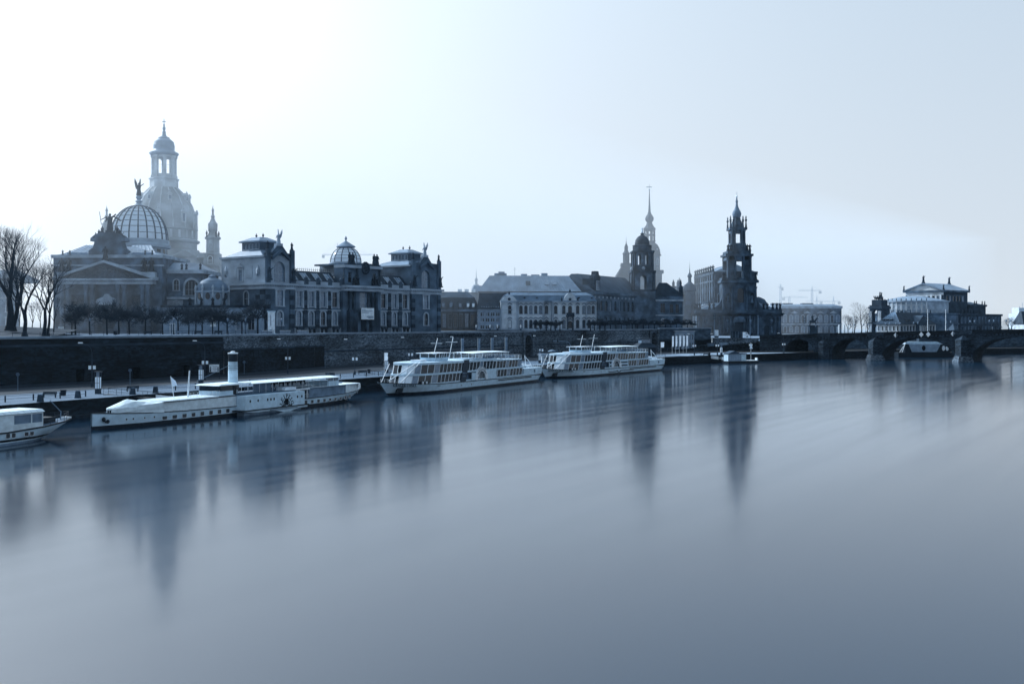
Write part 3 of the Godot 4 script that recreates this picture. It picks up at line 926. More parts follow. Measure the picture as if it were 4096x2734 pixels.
func wing(b: Node3D, x0: float, x1: float, bays: int):
	var m := M.new()
	var holes := []
	var step := (x1 - x0) / bays
	for i in bays:
		var x := x0 + (i + 0.5) * step
		holes.append([x, 2.6, 1.9, 4.6, true]); holes.append([x, 8.8, 2.1, 5.0, false])
	m.facade(x0, x1, 0, 14.2, 0, holes, 0.6)
	put(m, "wall", "stone_mid", b)
	m = M.new()
	m.box(x0, x1, 14.2, 15.4, -0.3, 0.35)
	m.box(x0, x1, 15.4, 16.1, -0.3, 1.1)
	dentils(m, x0, x1, 15.05, 0.35)
	m.box(x0, x1, 7.4, 7.9, -0.1, 0.3)
	m.box(x0, x1, 0, 1.6, -0.1, 0.35)
	put(m, "cornice", "stone_light", b)
	for i in bays:
		var x := x0 + (i + 0.5) * step
		window(b, x, 2.6, 0, 1.9, 4.6, true, 0.55, 0.0, "stone_light", "glass_pale")
		window(b, x, 8.8, 0, 2.1, 5.0, false, 0.6, 0.0, "stone_light", "glass_pale" if i < bays - 1 else "glass")
		# half columns beside each upper window and blocks between the bays
		for s in [-1.9, 1.9]:
			m = M.new()
			m.lathe(Vector3(x + s * 0.86, 8.3, 0.25), [[0.42, 0], [0.34, 0.3], [0.3, 5.0], [0.46, 5.6]], 8)
			put(m, "column", "stone_light", b)
		for k in 9:
			m = M.new()
			m.box(x + step / 2 - 0.9, x + step / 2 + 0.9, k * 1.55 + 0.06, k * 1.55 + 1.5, 0.02, 0.35 + 0.06 * (k % 2))
			if i < bays - 1: put(m, "rusticated_block", "stone_dark" if k % 3 else "stone_mid", b)
		m = M.new()
		m.box(x - 1.4, x + 1.4, 1.2, 1.9, 0.3, 1.2)
		m.box(x - 1.2, x - 0.7, 0.0, 1.2, 0.3, 1.0)
		m.box(x + 0.7, x + 1.2, 0.0, 1.2, 0.3, 1.0)
		put(m, "balcony", "stone_dark", b)
	# mansard with skylights and a parapet of low pedestals
	m = M.new()
	m.quad(Vector3(x0, 16.6, -0.6), Vector3(x1, 16.6, -0.6), Vector3(x1, 20.9, -5.0), Vector3(x0, 20.9, -5.0))
	m.box(x0, x1, 16.1, 16.6, -2.0, -0.5)
	m.quad(Vector3(x0, 20.9, -5.0), Vector3(x1, 20.9, -5.0), Vector3(x1, 21.4, -16), Vector3(x0, 21.4, -16))
	m.quad(Vector3(x1, 16, -22), Vector3(x0, 16, -22), Vector3(x0, 21.4, -16), Vector3(x1, 21.4, -16))
	m.quad(Vector3(x1, 0, -22), Vector3(x0, 0, -22), Vector3(x0, 16, -22), Vector3(x1, 16, -22))
	put(m, "roof", "slate", b)
	for i in bays:
		var x := x0 + (i + 0.5) * step
		m = M.new()
		m.t = Transform3D(Basis.from_euler(Vector3(-0.8, 0, 0)), Vector3(x - 0.6, 17.5, -1.35))
		m.box(-1.2, 1.2, 0, 3.6, 0.02, 0.2)
		var s := put(m, "skylight", "glass_pale", b)
		var f := M.new(); f.t = m.t
		f.box(-1.3, -1.15, -0.1, 3.7, 0.03, 0.3); f.box(1.15, 1.3, -0.1, 3.7, 0.03, 0.3); f.box(-0.08, 0.08, 0, 3.6, 0.2, 0.26); f.box(-1.2, 1.2, 1.7, 1.85, 0.2, 0.26)
		put(f, "frame", "stone_light", s)
		m = M.new()
		m.box(x - step / 2 + 0.9, x + step / 2 - 0.9, 16.1, 17.2, 0.2, 0.7)
		put(m, "parapet", "stone_light", b)
		m = M.new()
		m.box(x + step / 2 - 0.8, x + step / 2 + 0.8, 16.1, 17.8, 0.1, 0.9)
		m.lathe(Vector3(x + step / 2, 17.8, 0.5), [[0.6, 0], [0.7, 0.5], [0.0, 1.2]], 6)
		put(m, "pedestal", "stone_mid", b)
	m = M.new()
	var q := x0
	while q < x1:
		m.bar(Vector3(q, 21.0, -5.0), Vector3(q, 22.1, -5.0), 0.09, 0.02)
		q += 0.9
	m.bar(Vector3(x0, 21.5, -5.0), Vector3(x1, 21.5, -5.0), 0.06)
	put(m, "ridge_cresting", "metal_dark", b)

func build_academy():
	var o := Vector2(-79.1, 335)
	var b := thing("art_academy", "long dark sandstone academy with corner pavilions and a small glass dome", "building", ground(o, TERRACE_Y), along(Vector2.ZERO, Vector2(0.609, 0.793)))
	pavilion(b, 0.0, 11.7, true)
	wing(b, 11.7, 32.8, 4)
	wing(b, 50.9, 67.9, 3)
	pavilion(b, 67.9, 84.0, false)
	# middle pavilion with paired columns, an attic crowned by figures, and the glass dome behind
	var m := M.new()
	var x0 := 32.8; var x1 := 50.9; var cx := 42.6
	m.facade(x0, x1, 0, 14.4, 1.6, [[cx, 8.6, 4.2, 5.4, false], [cx, 0.4, 3.2, 5.4, true]], 1.0)
	m.quad(Vector3(x0, 0, -3), Vector3(x0, 0, 1.6), Vector3(x0, 24, 1.6), Vector3(x0, 24, -3))
	m.quad(Vector3(x1, 0, 1.6), Vector3(x1, 0, -3), Vector3(x1, 24, -3), Vector3(x1, 24, 1.6))
	put(m, "wall", "stone_mid", b)
	window(b, cx, 8.6, 1.2, 4.2, 5.4, false, 0.5, 0.0, "stone_light", "glass", 3)
	m = M.new()
	m.box(cx - 1.6, cx + 1.6, 0.4, 5.8, 0.7, 0.8)
	put(m, "door", "door_wood", b)
	for s in [-7.3, -5.4, 3.4, 5.3]:
		m = M.new()
		m.lathe(Vector3(cx + s, 7.8, 2.4), [[0.75, 0], [0.75, 0.4], [0.6, 0.6], [0.5, 5.6], [0.8, 6.6]], 10)
		m.box(cx + s - 0.9, cx + s + 0.9, 0, 7.8, 1.61, 3.2)
		put(m, "column", "stone_dark", b)
	m = M.new()
	m.box(x0 - 0.3, x1 + 0.3, 14.4, 15.6, -1, 3.0)
	m.box(x0 - 0.7, x1 + 0.7, 15.6, 16.3, -1, 3.8)
	dentils(m, x0, x1, 15.3, 3.0)
	m.box(x0 - 0.2, x1 + 0.2, 22.4, 23.4, -3, 2.4)
	put(m, "cornice", "stone_light", b)
	m = M.new()
	m.facade(x0 + 0.8, x1 - 0.8, 16.3, 22.4, 1.2, [[cx - 6.4, 17.4, 1.6, 3.6, false], [cx + 5.4, 17.4, 1.6, 3.6, false]], 0.3)
	m.box(cx - 3.2, cx + 3.2, 16.3, 24.2, 1.3, 2.2)
	m.box(x0 + 0.8, x1 - 0.8, 23.4, 24.0, -14, 1.0)
	put(m, "attic", "stone_mid", b)
	m = M.new()
	for k in 14:
		var a := TAU * k / 14.0
		m.ball(Vector3(cx + cos(a) * 1.5, 22.6 + sin(a) * 1.7, 2.4), 0.55, 6)
	m.ball(Vector3(cx, 22.6, 2.3), 0.9, 7, 1.3)
	put(m, "wreath", "stone_dark", b)
	for s in [-6.6, -5.2, 5.2, 6.6]:
		statue(b, Vector3(cx + s, 23.4, 1.4), 4.4, "stone_dark", 0.0, 0.0)
	for s in [-4.6, 4.6]:
		for k in 3: statue(b, Vector3(cx + s + (k - 1) * 1.1, 16.6, 2.4), 3.4 - absf(k - 1) * 0.8, "stone_black", 0.0, 1.0, "figure_group")
	var dc := Vector3(44.0, 24.0, -9.0)
	m = M.new()
	m.box(37.5, 50.5, 20.0, 24.3, -15.5, -1.0)
	m.lathe(dc, [[6.0, -0.5], [6.0, 0.6], [5.6, 0.6], [5.6, 1.0]], 24)
	put(m, "dome_drum", "stone_light", b)
	glass_dome(b, dc + Vector3(0, 1.0, 0), 5.5, 5.6, 12, 4, false, 0.3)
	m = M.new()
	m.lathe(dc, [[2.7, 6.2], [3.4, 6.4], [3.5, 6.7], [0.4, 8.6], [0.25, 9.0], [0.5, 9.6], [0.0, 10.6]], 12)
	put(m, "dome_cap", "sheet_metal", b)
	# exhibition banner hung between the columns
	var bp := thing("exhibition_banner", "white printed banner hung on the middle of the academy front", "banner", ground(o, TERRACE_Y) + Vector3(sin(b.rotation.y), 0, cos(b.rotation.y)) * 3.5 + Vector3(cos(b.rotation.y), 0, -sin(b.rotation.y)) * 42.5, b.rotation.y)
	m = M.new()
	m.box(-3.1, 3.1, 4.6, 8.6, 0, 0.06)
	put(m, "cloth", "white_paint", bp)
	m = M.new()
	for l in [[7.9, -2.8, -1.0], [7.4, -2.8, 2.4], [6.9, -2.8, 0.6], [5.6, -0.2, 2.8], [5.3, -0.6, 2.8], [5.0, 0.2, 2.8]]:
		m.box(l[1], l[2], l[0], l[0] + 0.22, 0.061, 0.07)
	put(m, "print", "canvas_grey", bp)

# a glass dome: pleated or smooth panes between ribs, with rings
func glass_dome(b: Node3D, c: Vector3, r: float, h: float, ribs: int, rings: int, pleated: bool, cut := 0.0):
	var prof := []
	for k in 11:
		var f := (1.0 - cut) * k / 10.0
		prof.append([r * pow(cos(f * PI / 2), 0.92), h * sin(f * PI / 2)])
	var n := ribs * 2
	for i in ribs:
		var m := M.new()
		for e in 2:
			var a := TAU * (i * 2 + e) / n; var bb := TAU * (i * 2 + e + 1) / n
			for k in prof.size() - 1:
				var ra: float = 1.0 if e == 0 or not pleated else 0.95
				var rb: float = 0.95 if e == 0 and pleated else 1.0
				var p := [Vector3(sin(a), 0, cos(a)) * prof[k][0] * ra + Vector3(0, prof[k][1], 0), Vector3(sin(bb), 0, cos(bb)) * prof[k][0] * rb + Vector3(0, prof[k][1], 0), Vector3(sin(bb), 0, cos(bb)) * prof[k + 1][0] * rb + Vector3(0, prof[k + 1][1], 0), Vector3(sin(a), 0, cos(a)) * prof[k + 1][0] * ra + Vector3(0, prof[k + 1][1], 0)]
				m.quad(c + p[0], c + p[1], c + p[2], c + p[3])
		put(m, "glass_pane", "glass_dome", b)
		m = M.new()
		var a2 := TAU * i * 2 / n
		var last := Vector3.ZERO
		for k in prof.size():
			var q: Vector3 = c + Vector3(sin(a2), 0, cos(a2)) * (prof[k][0] + 0.08) + Vector3(0, prof[k][1], 0)
			if k: m.bar(last, q, r * 0.03, r * 0.026)
			last = q
		put(m, "rib", "slate_mid", b)
	for k in range(1, rings + 1):
		var f := (1.0 - cut) * k / (rings + 1.0)
		var rr := r * pow(cos(f * PI / 2), 0.92) * (0.985 if pleated else 1.005)
		var m := M.new()
		for i in n:
			var a := TAU * i / n; var bb := TAU * (i + 1) / n
			var ka := 1.0 if i % 2 == 0 or not pleated else 0.96
			var kb := 0.96 if i % 2 == 0 and pleated else 1.0
			m.bar(c + Vector3(sin(a) * rr * ka, h * sin(f * PI / 2), cos(a) * rr * ka), c + Vector3(sin(bb) * rr * kb, h * sin(f * PI / 2), cos(bb) * rr * kb), r * 0.014)
		put(m, "ring", "slate_mid", b)

# ---------------------------------------------------------------- exhibition hall with the pleated glass dome

func build_exhibition_hall():
	var b := thing("exhibition_hall", "temple fronted exhibition hall with sculpted pediment and large pleated glass dome", "building", Vector3(-130, TERRACE_Y, -335))
	var m := M.new()
	m.facade(-17.5, 17.5, 0, 25.0, -2.4, [[-9.6, 9.0, 4.2, 3.4, false], [9.6, 9.0, 4.2, 3.4, false], [0, 1.5, 3.6, 7.6, false]], 0.3)
	m.box(-17.5, 17.5, 24.98, 25.0, -30, -2.4)
	m.quad(Vector3(17.5, 0, -2.4), Vector3(17.5, 0, -30), Vector3(17.5, 25, -30), Vector3(17.5, 25, -2.4))
	m.quad(Vector3(-17.5, 0, -30), Vector3(-17.5, 0, -2.4), Vector3(-17.5, 25, -2.4), Vector3(-17.5, 25, -30))
	put(m, "wall", "stone_mid", b)
	for x in [-9.6, 9.6]:
		m = M.new()
		m.box(x - 2.1, x + 2.1, 9.0, 12.4, -2.75, -2.6)
		for k in 9: m.ball(Vector3(x - 1.5 + 0.38 * k, 10.6 + 0.5 * sin(k * 1.9), -2.5), 0.35, 6)
		put(m, "relief_panel", "stone_dark", b)
	m = M.new()
	m.box(-1.8, 1.8, 1.5, 9.1, -2.75, -2.6)
	put(m, "door", "stone_dark", b)
	m = M.new()
	m.box(-3.4, 3.4, 9.1, 9.9, -2.4, -1.6)
	m.prism(PackedVector2Array([Vector2(-3.6, 9.9), Vector2(3.6, 9.9), Vector2(3.2, 10.9), Vector2(1.2, 11.7), Vector2(0.6, 12.6), Vector2(-0.6, 12.6), Vector2(-1.2, 11.7), Vector2(-3.2, 10.9)]), -2.4, -1.5)
	put(m, "door_pediment", "stone_light", b)
	for x in [-13.7, -11.9, -6.1, -4.1, 4.1, 6.1, 11.9, 13.7]:
		m = M.new()
		m.lathe(Vector3(x, 2.0, -0.4), [[1.0, 0], [1.0, 0.5], [0.75, 0.8], [0.66, 12.0], [0.72, 12.2], [1.05, 13.6], [1.0, 13.7]], 12)
		m.box(x - 1.1, x + 1.1, 0, 2.0, -1.5, 0.7)
		put(m, "column", "stone_mid", b)
	m = M.new()
	m.box(-15.6, 15.6, 15.7, 16.9, -2.4, 0.5)
	m.box(-16.3, 16.3, 16.9, 17.5, -2.4, 1.2)
	dentils(m, -15.6, 15.4, 16.5, 0.5, 0.9)
	put(m, "entablature", "stone_light", b)
	m = M.new()
	m.prism(PackedVector2Array([Vector2(-15.4, 17.5), Vector2(15.4, 17.5), Vector2(0, 22.6)]), -2.4, 0.1)
	for i in 46:
		var x := -12.6 + 25.2 * i / 45.0
		var top := 17.7 + (1.0 - absf(x) / 15.4) * 4.4
		figure(m, Vector3(x, 17.5, 0.2), maxf(0.7, (top - 17.7) * rng.randf_range(0.7, 0.95)), rng.randf() * 3.0, rng.randf())
	put(m, "pediment_relief", "stone_dark", b)
	m = M.new()
	m.prism(PackedVector2Array([Vector2(-16.4, 17.5), Vector2(-15.2, 17.5), Vector2(0, 22.5), Vector2(15.2, 17.5), Vector2(16.4, 17.5), Vector2(16.4, 17.9), Vector2(0, 23.3), Vector2(-16.4, 17.9)]), -2.4, 1.3)
	put(m, "pediment_cornice", "stone_light", b)
	m = M.new()
	m.box(-18.0, 18.0, 24.2, 25.2, -30, -1.7)
	m.box(-18.0, 18.0, 21.6, 22.0, -3.0, -2.1)
	put(m, "attic_cornice", "stone_light", b)
	statue(b, Vector3(0, 23.2, -0.4), 4.6, "stone_black", 0.0, 0.0)
	for x in [-14.4, -12.1, 12.1, 14.4]:
		statue(b, Vector3(x, 19.6, -1.4), 4.6, "stone_black", 0.0, 0.0)
		statue(b, Vector3(x, 25.2, -2.2), 1.6, "stone_dark", 0.0, 0.0, "roof_ornament")
	for s in [-1.0, 1.0]:
		m = M.new()
		m.box(s * 13.2 - 2.6, s * 13.2 + 2.6, 17.5, 19.6, -2.4, -0.6)
		put(m, "pedestal", "stone_light", b)
	# crowning group: swept base, scrolled gable, a large standing figure between seated ones
	m = M.new()
	m.box(-6.0, 6.0, 25.2, 26.6, -9, -2.0)
	m.prism(PackedVector2Array([Vector2(-6.0, 26.6), Vector2(6.0, 26.6), Vector2(4.7, 27.6), Vector2(4.2, 29.4), Vector2(5.6, 29.6), Vector2(5.5, 30.6), Vector2(4.2, 31.6), Vector2(2.2, 32.4), Vector2(-2.2, 32.4), Vector2(-4.2, 31.6), Vector2(-5.5, 30.6), Vector2(-5.6, 29.6), Vector2(-4.2, 29.4), Vector2(-4.7, 27.6)]), -6.5, -2.2)
	put(m, "crowning_base", "stone_mid", b)
	statue(b, Vector3(0, 32.4, -4.2), 6.3, "bronze", 0.0, 1.0)
	for s in [-1.0, 1.0]:
		for k in 3:
			m = M.new()
			figure(m, Vector3.ZERO, 3.0 - 0.5 * k, 0.0, 0.6 * k)
			m.ball(Vector3(0.3, 0.5, 0.4), 0.7, 6)
			inst(m.mesh(), "seated_figure", "bronze", b, Vector3(s * (2.4 + 0.9 * k), 31.6 - 0.6 * k, -4.0 + 0.4 * k), s)
	# spear, held upright, and round shield
	m = M.new()
	m.bar(Vector3(-2.6, 35.0, -3.8), Vector3(-3.2, 39.2, -3.8), 0.1)
	m.bar(Vector3(-0.9, 37.6, -4.2), Vector3(-2.8, 36.6, -3.8), 0.22, 0.14)
	m.t = Transform3D(Basis.from_euler(Vector3(0.3, 0.5, -0.5)), Vector3(2.4, 36.8, -4.0))
	m.lathe(Vector3.ZERO, [[0.0, 0.0], [1.4, 0.1], [1.5, 0.3], [0.0, 0.6]], 12)
	put(m, "spear_and_shield", "bronze", b)
	# glazed roofs behind the attic
	for s in [-1.0, 1.0]:
		m = M.new()
		m.quad(Vector3(s * 10.5 - 4.6, 25.3, -3.6), Vector3(s * 10.5 + 4.6, 25.3, -3.6), Vector3(s * 7.5 + 3.0, 29.0, -12), Vector3(s * 7.5 - 3.0, 29.0, -12))
		put(m, "roof_light", "glass_dome", b)
		m = M.new()
		for i in 7:
			var f := i / 6.0
			m.bar(Vector3(lerpf(s * 10.5 - 4.6, s * 10.5 + 4.6, f), 25.4, -3.5), Vector3(lerpf(s * 7.5 - 3.0, s * 7.5 + 3.0, f), 29.1, -11.9), 0.1)
		m.box(s * 10.5 - 3.2, s * 10.5 + 3.2, 25.6, 26.0, -4.6, -4.0)
		put(m, "glazing_bar", "metal_grey", b)
	m = M.new()
	m.frus(-17, 17, -29, -3.2, 25.2, -6, 6, -24, -10, 28.4)
	put(m, "roof", "sheet_metal", b)
	# dome on its drum
	var dc := Vector3(0.2, 0, -30)
	m = M.new()
	m.lathe(dc, [[9.4, 14], [9.4, 25.0], [10.3, 25.2], [10.3, 26.0], [9.4, 26.4], [9.4, 29.2], [10.6, 29.4], [10.6, 30.4], [10.1, 30.8], [10.1, 32.0], [9.7, 32.2]], 40)
	put(m, "dome_drum", "stone_light", b)
	for i in 20:
		var a := TAU * (i + 0.5) / 20.0
		m = M.new()
		m.t = Transform3D(Basis(Vector3.UP, a), dc + Vector3(sin(a), 0, cos(a)) * 9.35)
		m.box(-0.8, 0.8, 26.8, 28.8, 0, 0.12)
		put(m, "drum_window", "glass", b)
	glass_dome(b, dc + Vector3(0, 32.2, 0), 9.5, 11.9, 20, 7, true, 0.07)
	m = M.new()
	m.lathe(dc, [[1.6, 43.6], [1.7, 44.2], [0.9, 44.6], [0.8, 45.2], [1.3, 45.6], [0.6, 46.2], [1.1, 47.0], [0.5, 47.9], [0.0, 48.0]], 12)
	put(m, "dome_finial", "stone_light", b)
	angel(b, dc + Vector3(0, 47.6, 0), 5.6, "bronze", 0.7)
	# side wing stretching right behind the trees
	m = M.new()
	m.facade(17.6, 29.0, 0, 20.6, -7.0, [[20.6, 14.0, 1.6, 3.4, true], [25.6, 12.4, 4.2, 5.0, true], [20.6, 6.0, 1.8, 4.4, true]], 0.6)
	m.quad(Vector3(29, 0, -7), Vector3(29, 0, -26), Vector3(29, 20.6, -26), Vector3(29, 20.6, -7))
	put(m, "wing_wall", "stone_mid", b)
	window(b, 20.6, 14.0, -7.0, 1.6, 3.4, true, 0.4)
	window(b, 25.6, 12.4, -7.0, 4.2, 5.0, true, 0.7, 0.0, "stone_light", "glass", 4)
	window(b, 20.6, 6.0, -7.0, 1.8, 4.4, true, 0.4)
	m = M.new()
	m.box(17.6, 29.6, 11.0, 11.8, -7.2, -6.4)
	m.box(17.6, 29.9, 19.4, 20.6, -26, -6.2)
	for i in 10:
		m.box(17.7, 22.8, 4.6 + i * 0.62, 5.08 + i * 0.62, -7.0, -6.82)
	put(m, "wing_cornice", "stone_light", b)
	m = M.new()
	m.frus(17.6, 29.4, -26, -6.5, 20.6, 18, 25, -20, -12, 23.2)
	put(m, "wing_roof", "sheet_metal", b)
	for x in [22.4, 23.9, 28.4]: statue(b, Vector3(x, 20.6, -7.0), 2.2, "stone_dark")

	# low wing and domed garden pavilion between hall and academy
	b = thing("low_wing", "low flat topped stone wing with arched doors below the domed garden pavilion", "building", Vector3(-110, TERRACE_Y, -330))
	m = M.new()
	m.facade(0, 31, 0, 8.2, 0, [[24.4, 1.2, 2.0, 4.8, true], [28.0, 1.2, 2.0, 4.8, true], [16.0, 2.4, 1.4, 2.6, false]], 0.5)
	m.quad(Vector3(31, 0, 0), Vector3(31, 0, -8), Vector3(31, 8.2, -8), Vector3(31, 8.2, 0))
	m.box(0, 31, 8.18, 8.2, -8, 0)
	put(m, "wall", "plaster_mid", b)
	m = M.new()
	m.box(-0.4, 31.4, 8.2, 8.9, -8.4, 0.5)
	put(m, "cornice", "stone_dark", b)
	window(b, 24.4, 1.2, 0, 2.0, 4.8, true, 0.4); window(b, 28.0, 1.2, 0, 2.0, 4.8, true, 0.4)
	window(b, 16.0, 2.4, 0, 1.4, 2.6, false, 0.2, 0.0, "white_paint", "blind")
	b = thing("domed_pavilion", "small round domed garden pavilion with oval windows on the low wing", "pavilion", at(848, 1215, 336))
	m = M.new()
	m.lathe(Vector3.ZERO, [[5.0, -0.6], [5.0, 3.4], [5.4, 3.6], [5.4, 4.0], [5.0, 4.1]], 24)
	put(m, "drum", "plaster_mid", b)
	m = M.new()
	m.lathe(Vector3.ZERO, [[5.1, 4.1], [4.9, 5.2], [4.3, 6.4], [3.2, 7.4], [1.6, 8.2], [1.2, 8.4], [1.2, 8.9], [0.5, 9.2], [0.0, 9.6]], 24)
	put(m, "dome_roof", "copper", b)
	for i in 10:
		var a := TAU * i / 10.0
		m = M.new()
		m.t = Transform3D(Basis(Vector3.UP, a), Vector3(sin(a), 0, cos(a)) * 4.95)
		var ov := PackedVector2Array()
		for k in 12: ov.append(Vector2(cos(TAU * k / 12) * 0.75, 2.4 + sin(TAU * k / 12) * 1.1))
		m.prism(ov, 0, 0.15)
		put(m, "oval_window", "glass", b)
		m = M.new()
		var a2 := a + TAU / 20
		m.lathe(Vector3(sin(a2) * 5.3, 0, cos(a2) * 5.3), [[0.35, -0.6], [0.3, 3.6], [0.5, 4.0], [0.3, 4.3], [0.45, 5.2], [0.0, 6.2]], 6)
		put(m, "pilaster", "stone_light", b)
	for i in 4: statue(b, Vector3(-5.5 + 3.6 * i, -0.6, 5.4), 2.6, "stone_black")
	b = thing("gabled_house", "pale gabled house with a sunlit roof slope behind the garden pavilion", "house", Vector3(-110, CITY_Y, -372))
	m = M.new()
	m.prism(PackedVector2Array([Vector2(-7, 0), Vector2(7, 0), Vector2(7, 20.5), Vector2(0, 25.0), Vector2(-7, 20.5)]), -14, 0)
	put(m, "wall", "plaster_mid", b)
	m = M.new()
	m.prism(PackedVector2Array([Vector2(-7.8, 20.2), Vector2(0, 25.1), Vector2(7.8, 20.2), Vector2(7.8, 20.8), Vector2(0, 25.8), Vector2(-7.8, 20.8)]), -14.2, 0.8)
	put(m, "roof", "sheet_metal", b)
	window(b, 0, 19.5, 0.3, 1.4, 2.4, true, 0.3)

# ---------------------------------------------------------------- great stone domed church in the haze

func build_domed_church():
	var b := thing("domed_church", "huge pale stone church with a bell shaped dome and lantern in the haze", "church", Vector3(-144.6, CITY_Y, -436))
	var o := -CITY_Y
	var m := M.new()
	var half := 19.0
	# chamfered square body with gabled fronts
	m.lathe(Vector3.ZERO, [[24.0, 0], [24.0, 25.0], [25.0, 25.4], [25.0, 26.6]], 8, false, PI / 8)
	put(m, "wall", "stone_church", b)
	m = M.new()
	m.lathe(Vector3(0, o, 0), [[25.0, 35.6], [21.5, 37.6], [18.0, 40.2], [15.6, 43.2], [14.0, 46.6]], 32)
	put(m, "dome_skirt", "stone_church", b)
	for i in 8:
		var a := TAU * i / 8.0
		m = M.new()
		m.t = Transform3D(Basis(Vector3.UP, a), Vector3(0, o, 0))
		m.box(-4.4, 4.4, 36.0, 43.2, 12.0, 17.6)
		m.prism(PackedVector2Array([Vector2(-5.2, 43.2), Vector2(5.2, 43.2), Vector2(0, 45.6)]), 11.5, 18.2)
		var d := put(m, "dormer", "stone_church", b)
		window(d, sin(a) * 17.6, o + 37.0, cos(a) * 17.6, 2.6, 4.8, true, 0.4, a, "stone_pale", "glass_pale", 3)
	m = M.new()
	m.lathe(Vector3(0, o, 0), [[13.2, 46.0], [13.2, 49.2], [14.3, 49.8], [14.3, 50.4], [13.2, 51.0], [13.2, 54.6], [13.6, 55.0], [13.4, 55.6]], 40)
	put(m, "dome_drum", "stone_church", b)
	for i in 24:
		var a := TAU * i / 24.0
		m = M.new()
		m.t = Transform3D(Basis(Vector3.UP, a), Vector3(0, o, 0))
		m.box(-0.5, 0.5, 51.2, 54.4, 13.1, 13.4)
		put(m, "pilaster", "stone_pale", b)
	m = M.new()
	m.lathe(Vector3(0, o, 0), [[13.3, 55.4], [13.2, 57.6], [12.6, 61.0], [11.3, 65.0], [9.4, 68.4], [7.2, 70.8], [5.6, 72.4]], 48)
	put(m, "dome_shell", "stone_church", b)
	for i in 16:
		var a := TAU * (i + 0.5) / 16.0
		m = M.new()
		var pr := [[13.3, 55.4], [13.2, 57.6], [12.6, 61.0], [11.3, 65.0], [9.4, 68.4], [7.2, 70.8], [5.6, 72.4]]
		for k in 6:
			m.bar(Vector3(sin(a) * pr[k][0], o + pr[k][1], cos(a) * pr[k][0]), Vector3(sin(a) * pr[k + 1][0], o + pr[k + 1][1], cos(a) * pr[k + 1][0]), 0.32, 0.28)
		put(m, "dome_rib", "stone_pale", b)
	for row in [[57.4, 12.9, 1.1, 4.2], [66.4, 10.2, 0.8, 2.4]]:
		for i in 8:
			var a := TAU * (i + (0.0 if row[0] < 60 else 0.5)) / 8.0 + 0.15
			m = M.new()
			m.t = Transform3D(Basis(Vector3.UP, a), Vector3(0, o, 0))
			var rr: float = row[1]
			m.box(-row[2], row[2], row[0], row[0] + row[3], rr - 3.0, rr + 0.5)
			m.prism(PackedVector2Array([Vector2(-row[2] - 0.3, row[0] + row[3]), Vector2(row[2] + 0.3, row[0] + row[3]), Vector2(0, row[0] + row[3] + 1.2)]), rr - 3.0, rr + 0.8)
			m.ball(Vector3(0, row[0] + row[3] + 1.5, rr + 0.3), 0.35, 6)
			var d := put(m, "dome_dormer", "stone_pale", b)
			var g := M.new(); g.t = m.t
			g.box(-0.55, 0.55, row[0] + 0.5, row[0] + row[3] - 0.5, rr + 0.5, rr + 0.53)
			put(g, "pane", "glass_pale", d)
	# lantern
	m = M.new()
	m.lathe(Vector3(0, o, 0), [[5.7, 72.0], [5.7, 75.6], [6.1, 75.8], [6.1, 76.3], [5.2, 76.6], [0.1, 76.6]], 8, false, PI / 8)
	put(m, "lantern_base", "stone_pale", b)
	for i in 8:
		var a := TAU * (i + 0.5) / 8.0
		m = M.new()
		m.t = Transform3D(Basis(Vector3.UP, a), Vector3(0, o, 0))
		m.box(-0.62, 0.62, 76.4, 85.6, 3.9, 5.0)
		m.box(-1.0, 1.0, 76.4, 77.4, 3.8, 5.3)
		m.box(-1.0, 1.0, 84.8, 85.6, 3.8, 5.3)
		put(m, "lantern_pier", "stone_pale", b)
		a = TAU * i / 8.0
		m = M.new()
		m.t = Transform3D(Basis(Vector3.UP, a), Vector3(0, o, 0))
		m.facade(-1.75, 1.75, 82.2, 86.0, 4.5, [[0, 81.6, 2.7, 3.4, true]], 0.6)
		m.facade(-1.75, 1.75, 82.2, 86.0, 3.9, [[0, 81.6, 2.7, 3.4, true]], 0.0)
		m.box(-1.3, 1.3, 76.6, 78.0, 4.3, 4.5)
		put(m, "lantern_arch", "stone_pale", b)
	m = M.new()
	m.lathe(Vector3(0, o, 0), [[0.1, 85.7], [5.3, 85.7], [5.9, 86.4], [5.9, 86.9], [4.6, 87.6], [4.2, 88.2], [4.3, 90.0], [3.9, 91.6], [2.8, 92.6], [2.2, 92.9], [2.3, 93.3], [1.1, 93.9], [0.7, 95.0], [0.75, 95.8], [0.4, 96.2], [0.7, 97.2], [0.3, 98.2], [0.0, 98.4]], 16)
	put(m, "lantern_cap", "sheet_metal", b)
	m = M.new()
	m.box(-0.12, 0.12, 98.2 + o, 101.2 + o, -0.12, 0.12)
	m.box(-0.8, 0.8, 99.8 + o, 100.1 + o, -0.12, 0.12)
	m.ball(Vector3(0, 98.6 + o, 0), 0.45, 8)
	put(m, "cross", "metal_grey", b)
	# four corner turrets
	for p in [Vector2(22.0, 6.0), Vector2(-21.5, 6.0)]:
		m = M.new()
		var c := Vector3(p.x, o, p.y)
		m.box(p.x - 3.6, p.x + 3.6, 0, 39.6 + o, p.y - 3.6, p.y + 3.6)
		var tw := put(m, "corner_turret", "stone_church", b)
		m = M.new()
		m.lathe(c, [[4.6, 39.4], [4.6, 40.2], [3.9, 40.4], [3.5, 44.2], [3.6, 44.6], [2.7, 45.0], [2.6, 50.4], [3.2, 50.8], [3.2, 51.4], [2.2, 52.0], [1.5, 53.4], [1.8, 54.0], [1.9, 57.0], [1.2, 57.8], [0.6, 59.4], [0.9, 60.0], [0.45, 60.6], [0.35, 62.0], [0.6, 62.4], [0.2, 63.4], [0.0, 65.0]], 8, false, PI / 8)
		put(m, "turret_spire", "stone_church", tw)
